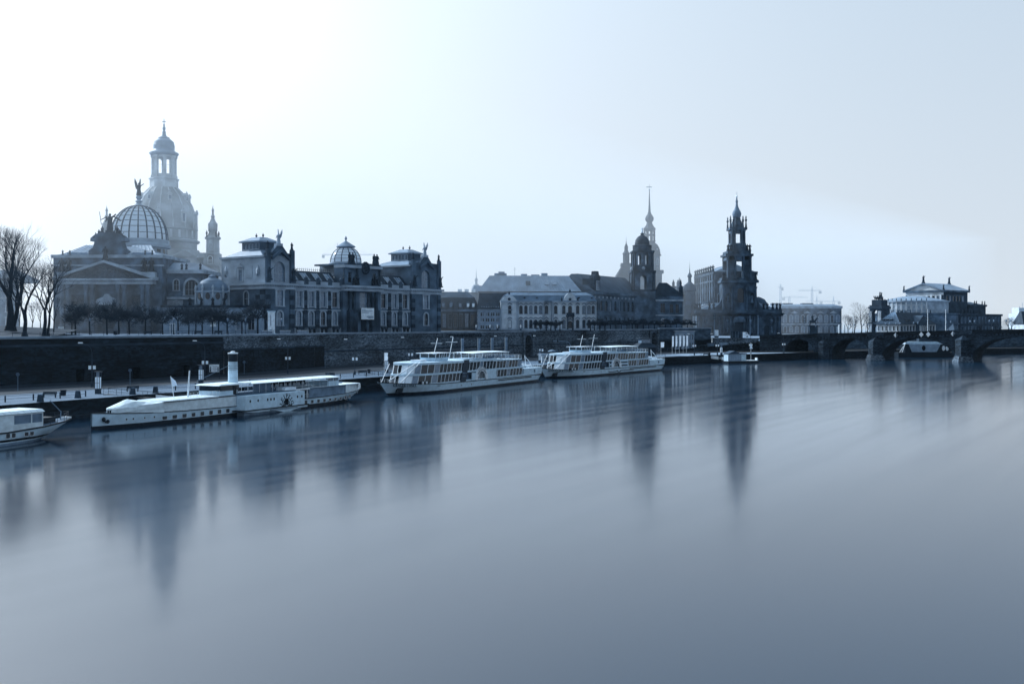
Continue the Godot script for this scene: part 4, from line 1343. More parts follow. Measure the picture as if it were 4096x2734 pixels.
		for i in 8:
			var a := TAU * i / 8.0
			m = M.new()
			m.lathe(c + Vector3(sin(a) * 2.7, 51.4, cos(a) * 2.7), [[0.4, 0], [0.3, 1.0], [0.5, 1.6], [0.0, 3.0]], 5)
			if i % 2: put(m, "pinnacle", "stone_dark", tw)
		window(tw, p.x, 46.2 + o, p.y + 2.55, 1.0, 2.6, true, 0.25, 0.0, "stone_pale", "glass_pale", 1)
		window(tw, p.x, 40.5 + o, p.y + 3.7, 1.6, 3.0, true, 0.3, 0.0, "stone_pale", "glass", 1)
	# gabled fronts of the body
	for i in 8:
		var a := TAU * i / 8.0
		m = M.new()
		m.t = Transform3D(Basis(Vector3.UP, a), Vector3.ZERO)
		m.prism(PackedVector2Array([Vector2(-9.4, 26.0), Vector2(9.4, 26.0), Vector2(9.4, 27.0), Vector2(0, 31.0), Vector2(-9.4, 27.0)]), 20.0, 23.4)
		put(m, "front_gable", "stone_church", b)
		window(b, sin(a) * 22.2, 8.0, cos(a) * 22.2, 3.4, 12.0, true, 0.6, a, "stone_pale", "glass_pale", 3)

# ---------------------------------------------------------------- houses on the upper terrace

func dormer(b: Node3D, x: float, y: float, z: float, w: float, h: float, trim := "stone_light", pane := "glass_pale"):
	var m := M.new()
	m.box(x - w / 2, x + w / 2, y, y + h, z - 2.0, z)
	m.prism(PackedVector2Array([Vector2(x - w * 0.65, y + h), Vector2(x + w * 0.65, y + h), Vector2(x, y + h + w * 0.4)]), z - 2.2, z + 0.2)
	var d := put(m, "dormer", trim, b)
	var g := M.new()
	g.box(x - w * 0.32, x + w * 0.32, y + h * 0.15, y + h * 0.9, z, z + 0.03)
	put(g, "pane", pane, d)

func build_mid_houses():
	var m: M
	# mansard house half hidden by the academy
	var b := thing("mansard_house", "dark stone house with a mansard roof and small dormers right of the academy", "house", Vector3(-41, 13.5, -440))
	m = M.new()
	var holes := []
	for i in 6: holes.append([12.6 + i * 2.35, 1.2, 1.3, 5.4, false])
	m.facade(0, 27, 0, 8.6, 0, holes, 0.5)
	m.box(0, 27, 8.58, 8.6, -14, 0)
	put(m, "wall", "stone_dark", b)
	for i in 6: window(b, 12.6 + i * 2.35, 1.2, 0, 1.3, 5.4, false, 0.25, 0.0, "stone_mid", "glass")
	for i in 7:
		m = M.new()
		m.box(11.1 + i * 2.35, 11.8 + i * 2.35, 0, 7.6, 0.02, 0.6)
		put(m, "pilaster", "stone_black", b)
		statue(b, Vector3(11.45 + i * 2.35, 8.6, 0.2), 1.6, "stone_black")
	m = M.new()
	m.box(-0.4, 27.4, 7.7, 8.6, -14, 0.8)
	put(m, "cornice", "stone_mid", b)
	m = M.new()
	m.frus(0, 27.2, -14, 0.4, 8.6, 1.5, 25.0, -12, -2.4, 13.6)
	put(m, "mansard", "slate", b)
	m = M.new()
	m.frus(1.4, 25.2, -12.2, -2.2, 13.6, 5, 22, -8, -6, 16.2)
	put(m, "roof", "slate_mid", b)
	for x in [12.2, 15.4, 19.3, 22.6, 24.8]: dormer(b, x, 9.4, -0.1, 1.5, 1.9, "stone_mid", "blind" if x > 20 else "glass_pale")
	# plain block with paired windows and a steep dark roof
	b = thing("hotel_block", "plain pale block with paired windows under a steep dark roof", "building", Vector3(-14.4, 13.5, -438))
	m = M.new()
	holes = []
	for i in 5:
		for k in 2:
			for r in 3: holes.append([1.6 + i * 2.15 + k * 0.85, [0.9, 3.9, 6.2][r] - 0.3, 0.62, 1.3, false])
	m.facade(0, 14, 0, 8.3, 0, holes, 0.3)
	m.quad(Vector3(0, 0, -14), Vector3(0, 0, 0), Vector3(0, 8.3, 0), Vector3(0, 8.3, -14))
	put(m, "wall", "plaster_mid", b)
	for h in holes: window(b, h[0], h[1], 0, 0.62, 1.3, false, 0.06, 0.0, "stone_light", "glass", 1)
	for k in 5:
		m = M.new()
		m.box(-0.15, 0.7, k * 1.6 + 0.1, k * 1.6 + 0.85, 0.01, 0.18)
		put(m, "quoin", "stone_light", b)
	m = M.new()
	m.frus(-0.3, 14.5, -16, 0.5, 8.3, 0.5, 14.5, -10, -6.5, 15.6)
	put(m, "roof", "slate", b)
	m = M.new()
	m.box(0.4, 14, 8.3, 8.5, 0.2, 0.6)
	for i in 12: m.box(1.5 + i, 2.0 + i, 9.6, 9.8, -0.7, -0.2)
	put(m, "gutter", "stone_light", b)
	# white baroque palace with curved gables
	b = thing("baroque_palace", "white two storey baroque palace with a curved gable and pale mansard roof", "palace", Vector3(-4.7, 13.5, -438), deg_to_rad(4))
	var s := 0.1043
	var ux := []
	for x in [995, 1128, 1187, 1245, 1303, 1360, 1435, 1540, 1635, 1800, 1875, 1938, 1988]: ux.append((x - 890) / 2.936 * s)
	var parts := [[0.0, 7.0, 0.6], [7.0, 18.0, 0.0], [18.0, 21.7, -1.6], [21.7, 36.0, 0.0], [36.0, 40.4, -0.6]]
	for p in parts:
		holes = []
		for x in ux:
			if x > p[0] and x < p[1]:
				holes.append([x, 6.9, 1.05, 3.2, true]); holes.append([x, 0.9, 1.05, 3.3, true])
		if p[0] == 21.7: holes.append([29.1, 0, 1.6, 3.6, true]); holes.append([29.1, 6.4, 1.3, 3.6, true])
		m = M.new()
		m.facade(p[0], p[1], 0, 11.9, p[2], holes, 0.3)
		m.quad(Vector3(p[0], 0, -12), Vector3(p[0], 0, p[2]), Vector3(p[0], 11.9, p[2]), Vector3(p[0], 11.9, -12))
		m.quad(Vector3(p[1], 0, p[2]), Vector3(p[1], 0, -12), Vector3(p[1], 11.9, -12), Vector3(p[1], 11.9, p[2]))
		put(m, "wall", "plaster", b)
		for h in holes:
			window(b, h[0], h[1], p[2], h[2], h[3], true, 0.18, 0.0, "stone_mid", "glass", 2)
			m = M.new()
			m.prism(PackedVector2Array([Vector2(h[0] - 1.0, h[1] + h[3] + 0.35), Vector2(h[0], h[1] + h[3] + 0.95), Vector2(h[0] + 1.0, h[1] + h[3] + 0.35), Vector2(h[0] + 0.9, h[1] + h[3] + 0.7), Vector2(h[0], h[1] + h[3] + 1.3), Vector2(h[0] - 0.9, h[1] + h[3] + 0.7)]), p[2], p[2] + 0.3)
			put(m, "hood_mould", "stone_mid", b)
		m = M.new()
		m.box(p[0] - 0.2, p[1] + 0.2, 11.6, 12.1, -12, p[2] + 0.45)
		m.box(p[0], p[1], 0, 0.7, p[2], p[2] + 0.12)
		put(m, "cornice", "stone_light", b)
		for e in [p[0] + 0.3, p[1] - 0.3]:
			m = M.new()
			m.box(e - 0.2, e + 0.2, 0, 11.6, p[2] + 0.01, p[2] + 0.15)
			put(m, "pilaster", "stone_light", b)
	m = M.new()
	m.frus(-0.1, 40.5, -12, 0.4, 12.1, 1.4, 39.0, -11, -1.7, 14.4)
	m.frus(1.2, 39.2, -11.1, -1.5, 14.4, 4.0, 36.5, -7.5, -4.6, 15.8)
	put(m, "roof", "copper", b)
	for g in [[3.5, 3.2, 0.6, 14.6], [29.1, 2.9, 0.0, 15.6]]:
		var pts := PackedVector2Array([Vector2(g[0] - g[1], 11.6)])
		pts.append(Vector2(g[0] + g[1], 11.6))
		for k in 11:
			var a := PI * k / 10.0
			pts.append(Vector2(g[0] + cos(a) * g[1] * (1.0 - 0.25 * sin(a)), 12.1 + sin(a) * (g[3] - 12.1)))
		m = M.new()
		m.prism(pts, g[2] - 1.5, g[2] + 0.12)
		var gb := put(m, "curved_gable", "plaster", b)
		m = M.new()
		m.ball(Vector3(g[0], 12.9, g[2] + 0.1), 0.6, 8, 1.0)
		put(m, "gable_medallion", "stone_dark", gb)
		m = M.new()
		vase(m, Vector3(g[0], g[3] - 0.1, g[2] - 0.4), 1.9)
		put(m, "gable_vase", "stone_dark", gb)
	for x in [10.0, 15.2, 33.0, 38.4]: dormer(b, x, 12.5, -0.6, 0.9, 1.2, "copper", "glass")
	m = M.new()
	m.box(27.4, 30.8, 5.6, 6.1, 0, 1.6)
	m.box(27.4, 30.8, 6.1, 7.2, 1.4, 1.6)
	m.box(27.7, 28.2, 0, 5.6, 0.9, 1.4)
	m.box(30.0, 30.5, 0, 5.6, 0.9, 1.4)
	put(m, "balcony", "stone_dark", b)
	for sx in [25.6, 32.4]: statue(b, Vector3(sx, 12.1, 0.2), 1.7, "stone_black")
	# large house under a seamed metal roof
	b = thing("metal_roofed_house", "large building under a long pale seamed metal roof behind the palace", "building", Vector3(-16, CITY_Y, -500), deg_to_rad(3))
	m = M.new()
	m.box(0, 49, 0, 22.4, -24, 0)
	put(m, "wall", "stone_dark", b)
	m = M.new()
	m.frus(-0.4, 49.4, -24.4, 0.4, 22.4, 5.6, 44, -14, -10, 30.4)
	put(m, "roof", "sheet_metal", b)
	m = M.new()
	for i in 40:
		var f := i / 39.0
		m.bar(Vector3(lerpf(0, 49, f), 22.55, 0.35), Vector3(lerpf(5.8, 44, f), 30.5, -9.95), 0.07)
	put(m, "roof_seams", "metal_grey", b)
	for p in [[33.0, 0], [36.6, 0], [24.0, 1]]:
		m = M.new()
		var z := -4.6
		m.t = Transform3D(Basis.from_euler(Vector3(-0.91, 0, 0)), Vector3(p[0], 25.6, -3.3))
		m.box(-1.1, 1.1, 0, 3.0, 0.1, 0.3)
		put(m, "skylight", "glass_pale" if p[1] == 0 else "metal_dark", b)
	for r in [[8.0, 14.0, 1.2], [10.0, 13.0, 2.0], [21.0, 24.0, 0.9], [31.0, 34.0, 1.3], [26.0, 30.0, 0.6]]:
		m = M.new()
		m.box(r[0], r[1], 30.2, 30.4 + r[2], -13, -11)
		put(m, "roof_box", "metal_grey", b)
	m = M.new()
	m.bar(Vector3(18, 30.4, -12), Vector3(18, 34.6, -12), 0.1)
	m.bar(Vector3(17.3, 33.6, -12), Vector3(18.7, 33.6, -12), 0.07)
	put(m, "antenna", "metal_grey", b)
	# flat roofs between, and a far domed turret
	b = thing("flat_roof_block", "flat roofed modern block with white rooftop boxes behind the mansard house", "building", Vector3(-46, CITY_Y, -520))
	m = M.new()
	m.box(0, 38, 0, 22.6, -12, 0)
	put(m, "wall", "stone_mid", b)
	for i in 3:
		m = M.new()
		m.box(19 + i * 3.4, 21 + i * 3.4, 22.6, 24.2, -4, -2)
		put(m, "roof_box", "white_paint", b)
	m = M.new()
	m.frus(26, 38, -8, -2, 22.6, 27, 37, -7, -3, 26.0)
	put(m, "roof_house", "sheet_metal", b)
	b = thing("round_tower_dome", "distant small round dome with a thin lantern spire above the flat roofs", "tower", Vector3((1905 - 2048) / F * 700, CITY_Y, -700))
	m = M.new()
	m.lathe(Vector3.ZERO, [[2.9, 0], [2.9, 29.5], [3.2, 29.6]], 16)
	put(m, "shaft", "stone_mid", b)
	m = M.new()
	m.lathe(Vector3.ZERO, [[3.1, 29.6], [3.1, 31.0], [2.6, 32.4], [1.5, 33.4], [0.8, 33.8], [0.75, 35.6], [1.1, 36.2], [0.8, 37.2], [0.3, 38.0], [0.15, 41.0], [0.0, 45.0]], 16)
	put(m, "dome", "copper", b)

# ---------------------------------------------------------------- parliament with its tower

func build_parliament():
	var a := Vector2(39, 505)
	var turn := along(Vector2.ZERO, Vector2(33, 55))
	var b := thing("parliament_house", "dark arcaded parliament building with a steep roof behind the row of clipped trees", "building", ground(a, 13.0), turn)
	var m := M.new()
	var holes := []
	for i in 10:
		holes.append([4.0 + i * 5.2, 9.6, 2.6, 5.0, true])
		holes.append([4.0 + i * 5.2, 2.6, 1.5, 3.6, false])
	m.facade(0, 56, 0, 18.4, 0, holes, 0.7)
	m.quad(Vector3(0, 0, -22), Vector3(0, 0, 0), Vector3(0, 18.4, 0), Vector3(0, 18.4, -22))
	put(m, "wall", "stone_mid", b)
	for h in holes: window(b, h[0], h[1], 0, h[2], h[3], h[4], 0.4, 0.0, "stone_mid", "glass", 2)
	m = M.new()
	m.box(-0.5, 56.5, 17.4, 18.6, -22, 1.1)
	m.box(-0.3, 56.3, 7.4, 8.2, -0.1, 0.5)
	put(m, "cornice", "stone_mid", b)
	m = M.new()
	for i in 12: m.box(1.5 + i * 4.4, 2.7 + i * 4.4, 15.6, 16.6, 0.02, 0.12)
	put(m, "attic_vents", "stone_light", b)
	m = M.new()
	m.frus(-0.3, 56.3, -22, 0.8, 18.6, 2.0, 56.0, -13, -9, 27.6)
	put(m, "roof", "slate_mid", b)
	m = M.new()
	m.box(0.6, 7.0, 18.6, 25.0, -6, 0.3)
	m.prism(PackedVector2Array([Vector2(0.2, 25.0), Vector2(7.4, 25.0), Vector2(7.0, 26.4), Vector2(5.6, 27.0), Vector2(5.2, 28.6), Vector2(2.4, 28.6), Vector2(2.0, 27.0), Vector2(0.6, 26.4)]), -2, 0.4)
	put(m, "stepped_gable", "stone_dark", b)
	window(b, 3.8, 19.6, 0.6, 2.4, 4.0, false, 0.3)
	# corner pavilion right of the tower
	var t := thing("parliament_pavilion", "dark corner pavilion with a pointed gable beside the parliament tower", "building", Vector3(76.0, 13.0, -556))
	m = M.new()
	m.facade(-12, 13.5, 0, 18.0, 6.0, [[3.0, 9.0, 2.2, 5.0, false], [7.6, 9.0, 1.6, 4.4, false], [10.6, 9.0, 1.6, 4.4, false], [3.0, 2.2, 2.0, 4.0, true], [8.0, 2.2, 1.6, 3.6, false]], 0.5)
	m.quad(Vector3(13.5, 0, 6), Vector3(13.5, 0, -10), Vector3(13.5, 18, -10), Vector3(13.5, 18, 6))
	put(m, "wall", "stone_mid", t)
	for h in [[3.0, 9.0, 2.2, 5.0], [7.6, 9.0, 1.6, 4.4], [10.6, 9.0, 1.6, 4.4], [8.0, 2.2, 1.6, 3.6]]: window(t, h[0], h[1], 6.0, h[2], h[3], false, 0.35, 0.0, "stone_mid")
	m = M.new()
	m.box(-12.3, 14.0, 15.0, 16.0, -10, 6.7)
	m.box(-12.3, 14.0, 7.4, 8.0, 5.9, 6.4)
	put(m, "cornice", "stone_light", t)
	m = M.new()
	m.frus(-2, 14.0, -10, 6.5, 18.0, 2, 6, -4, 0, 25.0)
	put(m, "roof", "slate", t)
	m = M.new()
	m.box(11.6, 13.6, 18, 22, 4, 6)
	m.lathe(Vector3(12.6, 22, 5), [[1.3, 0], [0.5, 1.6], [0.6, 2.6], [0.0, 5.0]], 6)
	put(m, "corner_pinnacle", "stone_dark", t)
	# tower
	t = thing("parliament_tower", "dark square tower with open arches and a small round dome topped by a figure", "tower", Vector3(68.6, CITY_Y, -553))
	var o := -CITY_Y
	m = M.new()
	m.box(-6.2, 6.2, 0, 33.8 + o, -6.2, 6.2)
	put(m, "shaft", "stone_mid", t)
	for st in [[33.8, 43.0, 5.7, 3.4, 7.4], [46.6, 53.6, 4.9, 2.2, 6.0]]:
		for k in 4:
			m = M.new()
			m.t = Transform3D(Basis(Vector3.UP, PI / 2 * k), Vector3(0, o, 0))
			var hs := [[0.0, st[0] + 0.4, st[3], st[4], st[0] < 40]]
			if st[0] > 40: hs = [[-1.9, st[0] + 0.5, 1.7, 5.4, false], [1.9, st[0] + 0.5, 1.7, 5.4, false]]
			m.facade(-st[2], st[2], st[0], st[1], st[2], hs, 0.9)
			put(m, "belfry_wall", "stone_mid", t)
			for e in [-1.0, 1.0]:
				m = M.new()
				m.t = Transform3D(Basis(Vector3.UP, PI / 2 * k), Vector3(0, o, 0))
				m.lathe(Vector3(e * (st[2] - 0.7), st[0], st[2] + 0.2), [[0.6, 0], [0.45, 0.6], [0.4, st[1] - st[0] - 0.8], [0.65, st[1] - st[0]]], 8)
				put(m, "column", "stone_dark", t)
	m = M.new()
	m.box(-6.6, 6.6, 33.2 + o, 34.0 + o, -6.6, 6.6)
	put(m, "lower_cornice", "stone_dark", t)
	m = M.new()
	m.box(-6.5, 6.5, 43.0 + o, 44.0 + o, -6.5, 6.5)
	m.box(-5.4, 5.4, 44.0 + o, 46.6 + o, -5.4, 5.4)
	put(m, "middle_cornice", "stone_dark", t)
	m = M.new()
	m.box(-5.8, 5.8, 53.6 + o, 54.4 + o, -5.8, 5.8)
	put(m, "upper_cornice", "stone_dark", t)
	m = M.new()
	m.lathe(Vector3(0, o, 0), [[5.0, 54.4], [5.0, 57.2], [5.3, 57.4], [4.0, 57.8]], 12, false)
	put(m, "attic", "stone_dark", t)
	m = M.new()
	m.lathe(Vector3(0, o, 0), [[3.9, 57.6], [3.9, 58.6], [3.5, 60.4], [2.5, 61.9], [1.0, 62.8], [0.8, 63.2], [1.0, 63.6], [0.4, 64.2]], 16)
	put(m, "dome", "slate", t)
	statue(t, Vector3(0, 64.0 + o, 0), 3.0, "gold", 0.0, 1.0)
	for k in 4:
		m = M.new()
		m.t = Transform3D(Basis(Vector3.UP, PI / 2 * k), Vector3(0, o, 0))
		m.ball(Vector3(0, 45.2, 5.4), 0.9, 8, 1.1)
		put(m, "cartouche", "stone_light", t)

# ---------------------------------------------------------------- castle towers and gables

func build_castle():
	var o := -CITY_Y
	var b := thing("castle_tower", "tall hazy castle tower with green onion stages and a needle spire", "tower", Vector3(92.6, CITY_Y, -707))
	var m := M.new()
	m.box(-7.4, 7.4, 0, 50.0 + o, -7.4, 7.4)
	put(m, "shaft", "stone_mid", b)
	m = M.new()
	m.box(-8.4, 8.4, 50.0 + o, 50.8 + o, -8.4, 8.4)
	m.box(-8.4, 8.4, 50.8 + o, 52.2 + o, 8.2, 8.4)
	m.box(-8.4, -8.2, 50.8 + o, 52.2 + o, -8.2, 8.2)
	m.box(8.2, 8.4, 50.8 + o, 52.2 + o, -8.2, 8.2)
	put(m, "gallery", "stone_mid", b)
	m = M.new()
	m.lathe(Vector3(0, o, 0), [[7.3, 50.8], [7.3, 62.0], [8.2, 62.4]], 8, false, PI / 8)
	put(m, "octagon", "stone_mid", b)
	for i in 8:
		var a := TAU * i / 8.0
		window(b, sin(a) * 6.75, 56.0 + o, cos(a) * 6.75, 1.5, 4.0, true, 0.3, a, "stone_light", "glass", 1)
		window(b, sin(a) * 6.75, 52.0 + o, cos(a) * 6.75, 1.2, 2.0, false, 0.2, a, "stone_light", "glass", 1)
	m = M.new()
	m.lathe(Vector3(0, o, 0), [[8.4, 62.2], [7.6, 63.2], [7.4, 65.0], [6.8, 67.4], [5.6, 69.4], [4.0, 70.8], [3.9, 71.6], [4.3, 71.8], [4.3, 72.2]], 8, false, PI / 8)
	put(m, "bell_roof", "slate", b)
	for i in 8:
		var a := TAU * i / 8.0
		m = M.new()
		m.t = Transform3D(Basis(Vector3.UP, a), Vector3(0, o, 0))
		m.lathe(Vector3(0, 66.2, 6.0), [[0.0, -1.2], [1.2, 0], [0.0, 1.2]], 8)
		put(m, "clock_dormer", "stone_light", b)
		a += PI / 8
		m = M.new()
		m.t = Transform3D(Basis(Vector3.UP, a), Vector3(0, o, 0))
		m.box(-0.42, 0.42, 72.2, 79.0, 3.2, 3.9)
		put(m, "lantern_post", "slate", b)
	m = M.new()
	m.lathe(Vector3(0, o, 0), [[3.8, 75.8], [3.9, 76.6], [3.2, 76.7], [3.2, 75.8]], 8, false, PI / 8)
	m.lathe(Vector3(0, o, 0), [[0.1, 79.0], [3.9, 79.0], [4.2, 79.6], [4.3, 80.4], [3.2, 81.6], [2.2, 83.4], [1.8, 84.6], [2.9, 86.2], [3.0, 87.6], [2.3, 89.0], [1.3, 90.4], [0.85, 92.2], [0.6, 97.0], [0.35, 103.0], [0.22, 106.2]], 8, false, PI / 8)
	put(m, "spire", "slate", b)
	m = M.new()
	m.ball(Vector3(0, 106.6 + o, 0), 0.55, 8)
	m.bar(Vector3(0, 106.6 + o, 0), Vector3(0, 110.4 + o, 0), 0.1)
	m.box(-2.0, 1.6, 108.2 + o, 108.7 + o, -0.06, 0.06)
	put(m, "weather_vane", "metal_grey", b)
	b = thing("castle_gate_turret", "hazy square turret with a pyramid roof and small lantern left of the parliament tower", "tower", Vector3((2505 - 2048) / F * 650, CITY_Y, -650))
	m = M.new()
	m.box(-6.2, 6.2, 0, 45.0 + o, -6.2, 6.2)
	put(m, "shaft", "stone_mid", b)
	m = M.new()
	m.frus(-7.0, 7.0, -7.0, 7.0, 44.8 + o, -3.0, 3.0, -3.0, 3.0, 51.8 + o)
	put(m, "roof", "slate", b)
	m = M.new()
	m.box(-3.4, 3.4, 51.8 + o, 52.6 + o, -3.4, 3.4)
	m.box(-3.3, 3.3, 52.6 + o, 53.8 + o, 3.1, 3.3)
	m.box(-3.3, -3.1, 52.6 + o, 53.8 + o, -3.1, 3.1)
	m.box(3.1, 3.3, 52.6 + o, 53.8 + o, -3.1, 3.1)
	put(m, "gallery", "slate", b)
	m = M.new()
	m.lathe(Vector3(0, o, 0), [[2.1, 52.6], [2.1, 59.4], [2.6, 59.6], [1.6, 60.8], [1.1, 62.0], [1.2, 64.0], [0.9, 64.4], [0.9, 64.9], [0.3, 66.0], [0.12, 68.0], [0.0, 71.0]], 8, false, PI / 8)
	put(m, "lantern", "slate", b)
	# gate building with curly gables and a round corner turret
	b = thing("castle_gate_house", "dark castle gate building with curly gables between parliament and cathedral", "building", Vector3(94, CITY_Y, -642))
	m = M.new()
	m.facade(-4, 17.5, 0, 25.0, 0, [[2.0, 18.6, 1.6, 3.2, false], [7.5, 18.6, 1.6, 3.2, false], [13.0, 18.6, 1.6, 3.2, false], [2.0, 11.4, 1.6, 3.6, false], [7.5, 11.4, 1.6, 3.6, false], [13.0, 11.4, 1.6, 3.6, false]], 0.4)
	m.quad(Vector3(17.5, 0, 0), Vector3(17.5, 0, -20), Vector3(17.5, 25, -20), Vector3(17.5, 25, 0))
	put(m, "wall", "stone_mid", b)
	for h in [[2.0, 18.6, 3.2], [7.5, 18.6, 3.2], [13.0, 18.6, 3.2], [2.0, 11.4, 3.6], [7.5, 11.4, 3.6], [13.0, 11.4, 3.6]]: window(b, h[0], h[1], 0, 1.6, h[2], false, 0.35)
	m = M.new()
	m.frus(-4.4, 18, -20, 0.5, 25.0, 0, 14, -11, -9, 30.6)
	put(m, "roof", "slate_mid", b)
	for g in [[2.6, 2.6, 4.4], [12.0, 2.2, 5.0]]:
		m = M.new()
		m.prism(PackedVector2Array([Vector2(g[0] - g[1], 25), Vector2(g[0] + g[1], 25), Vector2(g[0] + g[1] * 0.8, 26.6), Vector2(g[0] + g[1] * 0.5, 27.4), Vector2(g[0] + g[1] * 0.5, 28.6), Vector2(g[0], 25 + g[2] + 1.2), Vector2(g[0] - g[1] * 0.5, 28.6), Vector2(g[0] - g[1] * 0.5, 27.4), Vector2(g[0] - g[1] * 0.8, 26.6)]), -3, 0.3)
		put(m, "curly_gable", "stone_mid", b)
		window(b, g[0], 25.4, 0.5, 1.2, 1.8, false, 0.2)
	for x in [6.0, 8.8]:
		m = M.new()
		m.box(x - 0.7, x + 0.7, 28.0, 32.4, -9, -7.6)
		m.lathe(Vector3(x, 32.4, -8.3), [[1.1, 0], [0.7, 0.5], [0.0, 2.4]], 5)
		put(m, "chimney", "stone_dark", b)
	m = M.new()
	var c := Vector3((2757 - 2048) / F * 642 - 94, o, 2.0)
	m.lathe(c, [[3.2, 9.2], [3.2, 36.0], [4.0, 36.4], [4.0, 37.0], [3.4, 38.8], [2.6, 40.4], [1.2, 41.6], [1.0, 42.2], [1.0, 44.6], [1.5, 45.0], [1.2, 46.2], [0.4, 47.4], [0.15, 50.0], [0.0, 55.0]], 10, false)
	put(m, "corner_turret", "slate_mid", b)
	m = M.new()
	m.lathe(c + Vector3(-6.2, 0, -1), [[2.4, 30], [2.4, 38.6], [1.6, 40.2], [0.6, 42.4], [0.0, 45.0]], 4, false, PI / 4)
	put(m, "pointed_dormer", "slate_mid", b)

# ---------------------------------------------------------------- cathedral with an openwork tower

func build_cathedral():
	var b := thing("cathedral", "dark baroque cathedral with a tall openwork tower and rows of roof statues", "church", Vector3(134.6, CITY_Y, -622))
	var o := -CITY_Y
	var m := M.new()
	var y0 := 24.8 + o
	# aisles: broad low block with pilasters, doors and niches
	var holes := [[0, 0.4, 5.0, 7.6, false], [-16.5, 0.4, 3.2, 6.0, true], [16.5, 0.4, 3.2, 6.0, true]]
	m.facade(-25, 25, 0, y0 - 2.0, 0, holes, 1.0)
	m.t = side_frame(-25)
	var sideh := []
	for i in 9: sideh.append([-4.0 - i * 8.6, 4.6, 2.6, 7.4, true])
	m.facade(-82, 0, 0, y0 - 2.0, 0, sideh, 0.8)
	m.t = Transform3D.IDENTITY
	m.quad(Vector3(25, 0, 0), Vector3(25, 0, -82), Vector3(25, y0 - 2, -82), Vector3(25, y0 - 2, 0))
	m.box(-25, 25, y0 - 2.02, y0 - 2.0, -82, 0)
	put(m, "aisle_wall", "stone_cathedral", b)
	for h in sideh: window(b, -25, h[1], h[0], h[2], h[3], true, 0.5, -PI / 2, "stone_light", "glass")
	for h in [[0, 0.4, 5.0, 7.6], [-16.5, 0.4, 3.2, 6.0], [16.5, 0.4, 3.2, 6.0]]:
		m = M.new()
		m.box(h[0] - h[2] / 2, h[0] + h[2] / 2, h[1], h[1] + h[3], -1.0, -0.9)
		put(m, "door", "door_wood", b)
	m = M.new()
	m.box(-3.6, 3.6, 8.0, 9.0, 0, 1.0)
	m.prism(PackedVector2Array([Vector2(-3.6, 9.0), Vector2(3.6, 9.0), Vector2(2.6, 11.0), Vector2(0, 11.8), Vector2(-2.6, 11.0)]), 0, 0.9)
	put(m, "door_pediment", "stone_mid", b)
	for x in [-23.8, -21.4, -11.6, -9.0, -5.0, 5.0, 9.0, 11.6, 21.4, 23.8]:
		m = M.new()
		m.lathe(Vector3(x, 1.6, 0.4), [[1.0, 0], [0.8, 0.6], [0.7, 8.6], [1.1, 10.0]], 10)
		m.box(x - 1.1, x + 1.1, 0, 1.6, -0.1, 1.5)
		put(m, "column", "stone_cathedral", b)
	for x in [-7.0, 7.0, -19.2, 19.2]:
		m = M.new()
		m.ball(Vector3(x, 8.6, 0.2), 1.1, 10, 1.3)
		put(m, "medallion", "stone_mid", b)
		statue(b, Vector3(x, 1.8, 0.6), 3.6, "stone_mid")
	for i in 10:
		m = M.new()
		m.box(-25.7, -25.0, 0, y0 - 2.4, -1.6 - i * 8.6, 0.2 - i * 8.6)
		put(m, "pilaster", "stone_light", b)
	m = M.new()
	m.box(-26, 26, 11.8, 12.8, -83, 1.0)
	m.box(-26.5, 26.5, 12.8, 13.6, -83, 1.6)
	put(m, "cornice", "stone_dark", b)
	m = M.new()
	m.box(-25.4, 25.4, 13.6, y0, -82, 0.4)
	put(m, "balustrade", "stone_cathedral", b)
	for x in [-24.6, -23.2, -17.5, -15.0, 14.6, 16.8, 20.0, 22.4, 24.4]:
		statue(b, Vector3(x, y0, 0), 4.0, "stone_black", 0.0, 0.0)
	for i in 9: statue(b, Vector3(-24.8, y0, -4.5 - i * 8.6), 4.0, "stone_dark", 0.0, 0.0)
	m = M.new()
	m.frus(-25, 25, -82, -0.5, y0 - 0.6, -13, 13, -78, -4, y0 + 4.0)
	put(m, "aisle_roof", "sheet_metal", b)
	# nave
	m = M.new()
	var ny := 46.4 + o
	m.t = side_frame(-12.6)
	sideh = []
	for i in 8: sideh.append([-16.5 - i * 7.6, 19.0, 2.4, 10.0, true])
	m.facade(-76, -10, 14, ny, 0, sideh, 0.8)
	m.t = Transform3D.IDENTITY
	m.facade(-12.6, 12.6, 14, ny, -10, [[-9.4, 18.4, 2.4, 7.0, true]], 0.8)
	m.quad(Vector3(12.6, 14, -10), Vector3(12.6, 14, -76), Vector3(12.6, ny, -76), Vector3(12.6, ny, -10))
	put(m, "nave_wall", "stone_cathedral", b)
	window(b, -9.4, 18.4, -10, 2.4, 7.0, true, 0.4, 0.0, "stone_light", "glass")
	for h in sideh: window(b, -12.6, h[1], h[0], h[2], h[3], true, 0.5, -PI / 2, "stone_light", "glass")
	for i in 9:
		m = M.new()
		m.box(-13.7, -12.6, 14, ny, -13.6 - i * 7.6, -11.8 - i * 7.6)
		put(m, "buttress", "stone_mid", b)
		statue(b, Vector3(-13.0, ny + 1.4, -12.7 - i * 7.6), 4.2, "stone_dark")
	m = M.new()
	m.box(-13.6, 13.6, ny - 4.6, ny - 3.6, -77, -9.4)
	m.box(-13.4, 13.4, ny, ny + 1.4, -77, -9.6)
	put(m, "nave_cornice", "stone_cathedral", b)
	m = M.new()
	m.frus(-12.8, 12.8, -76, -10, ny + 1.0, -1, 1, -66, -18, ny + 6.6)
	put(m, "nave_roof", "copper", b)
	# small domed chapel roof at the right
	m = M.new()
	m.lathe(Vector3(17, 26.0 + o, -24), [[6.0, 0], [5.6, 3.0], [4.0, 5.4], [1.4, 6.6], [0, 7.0]], 12)
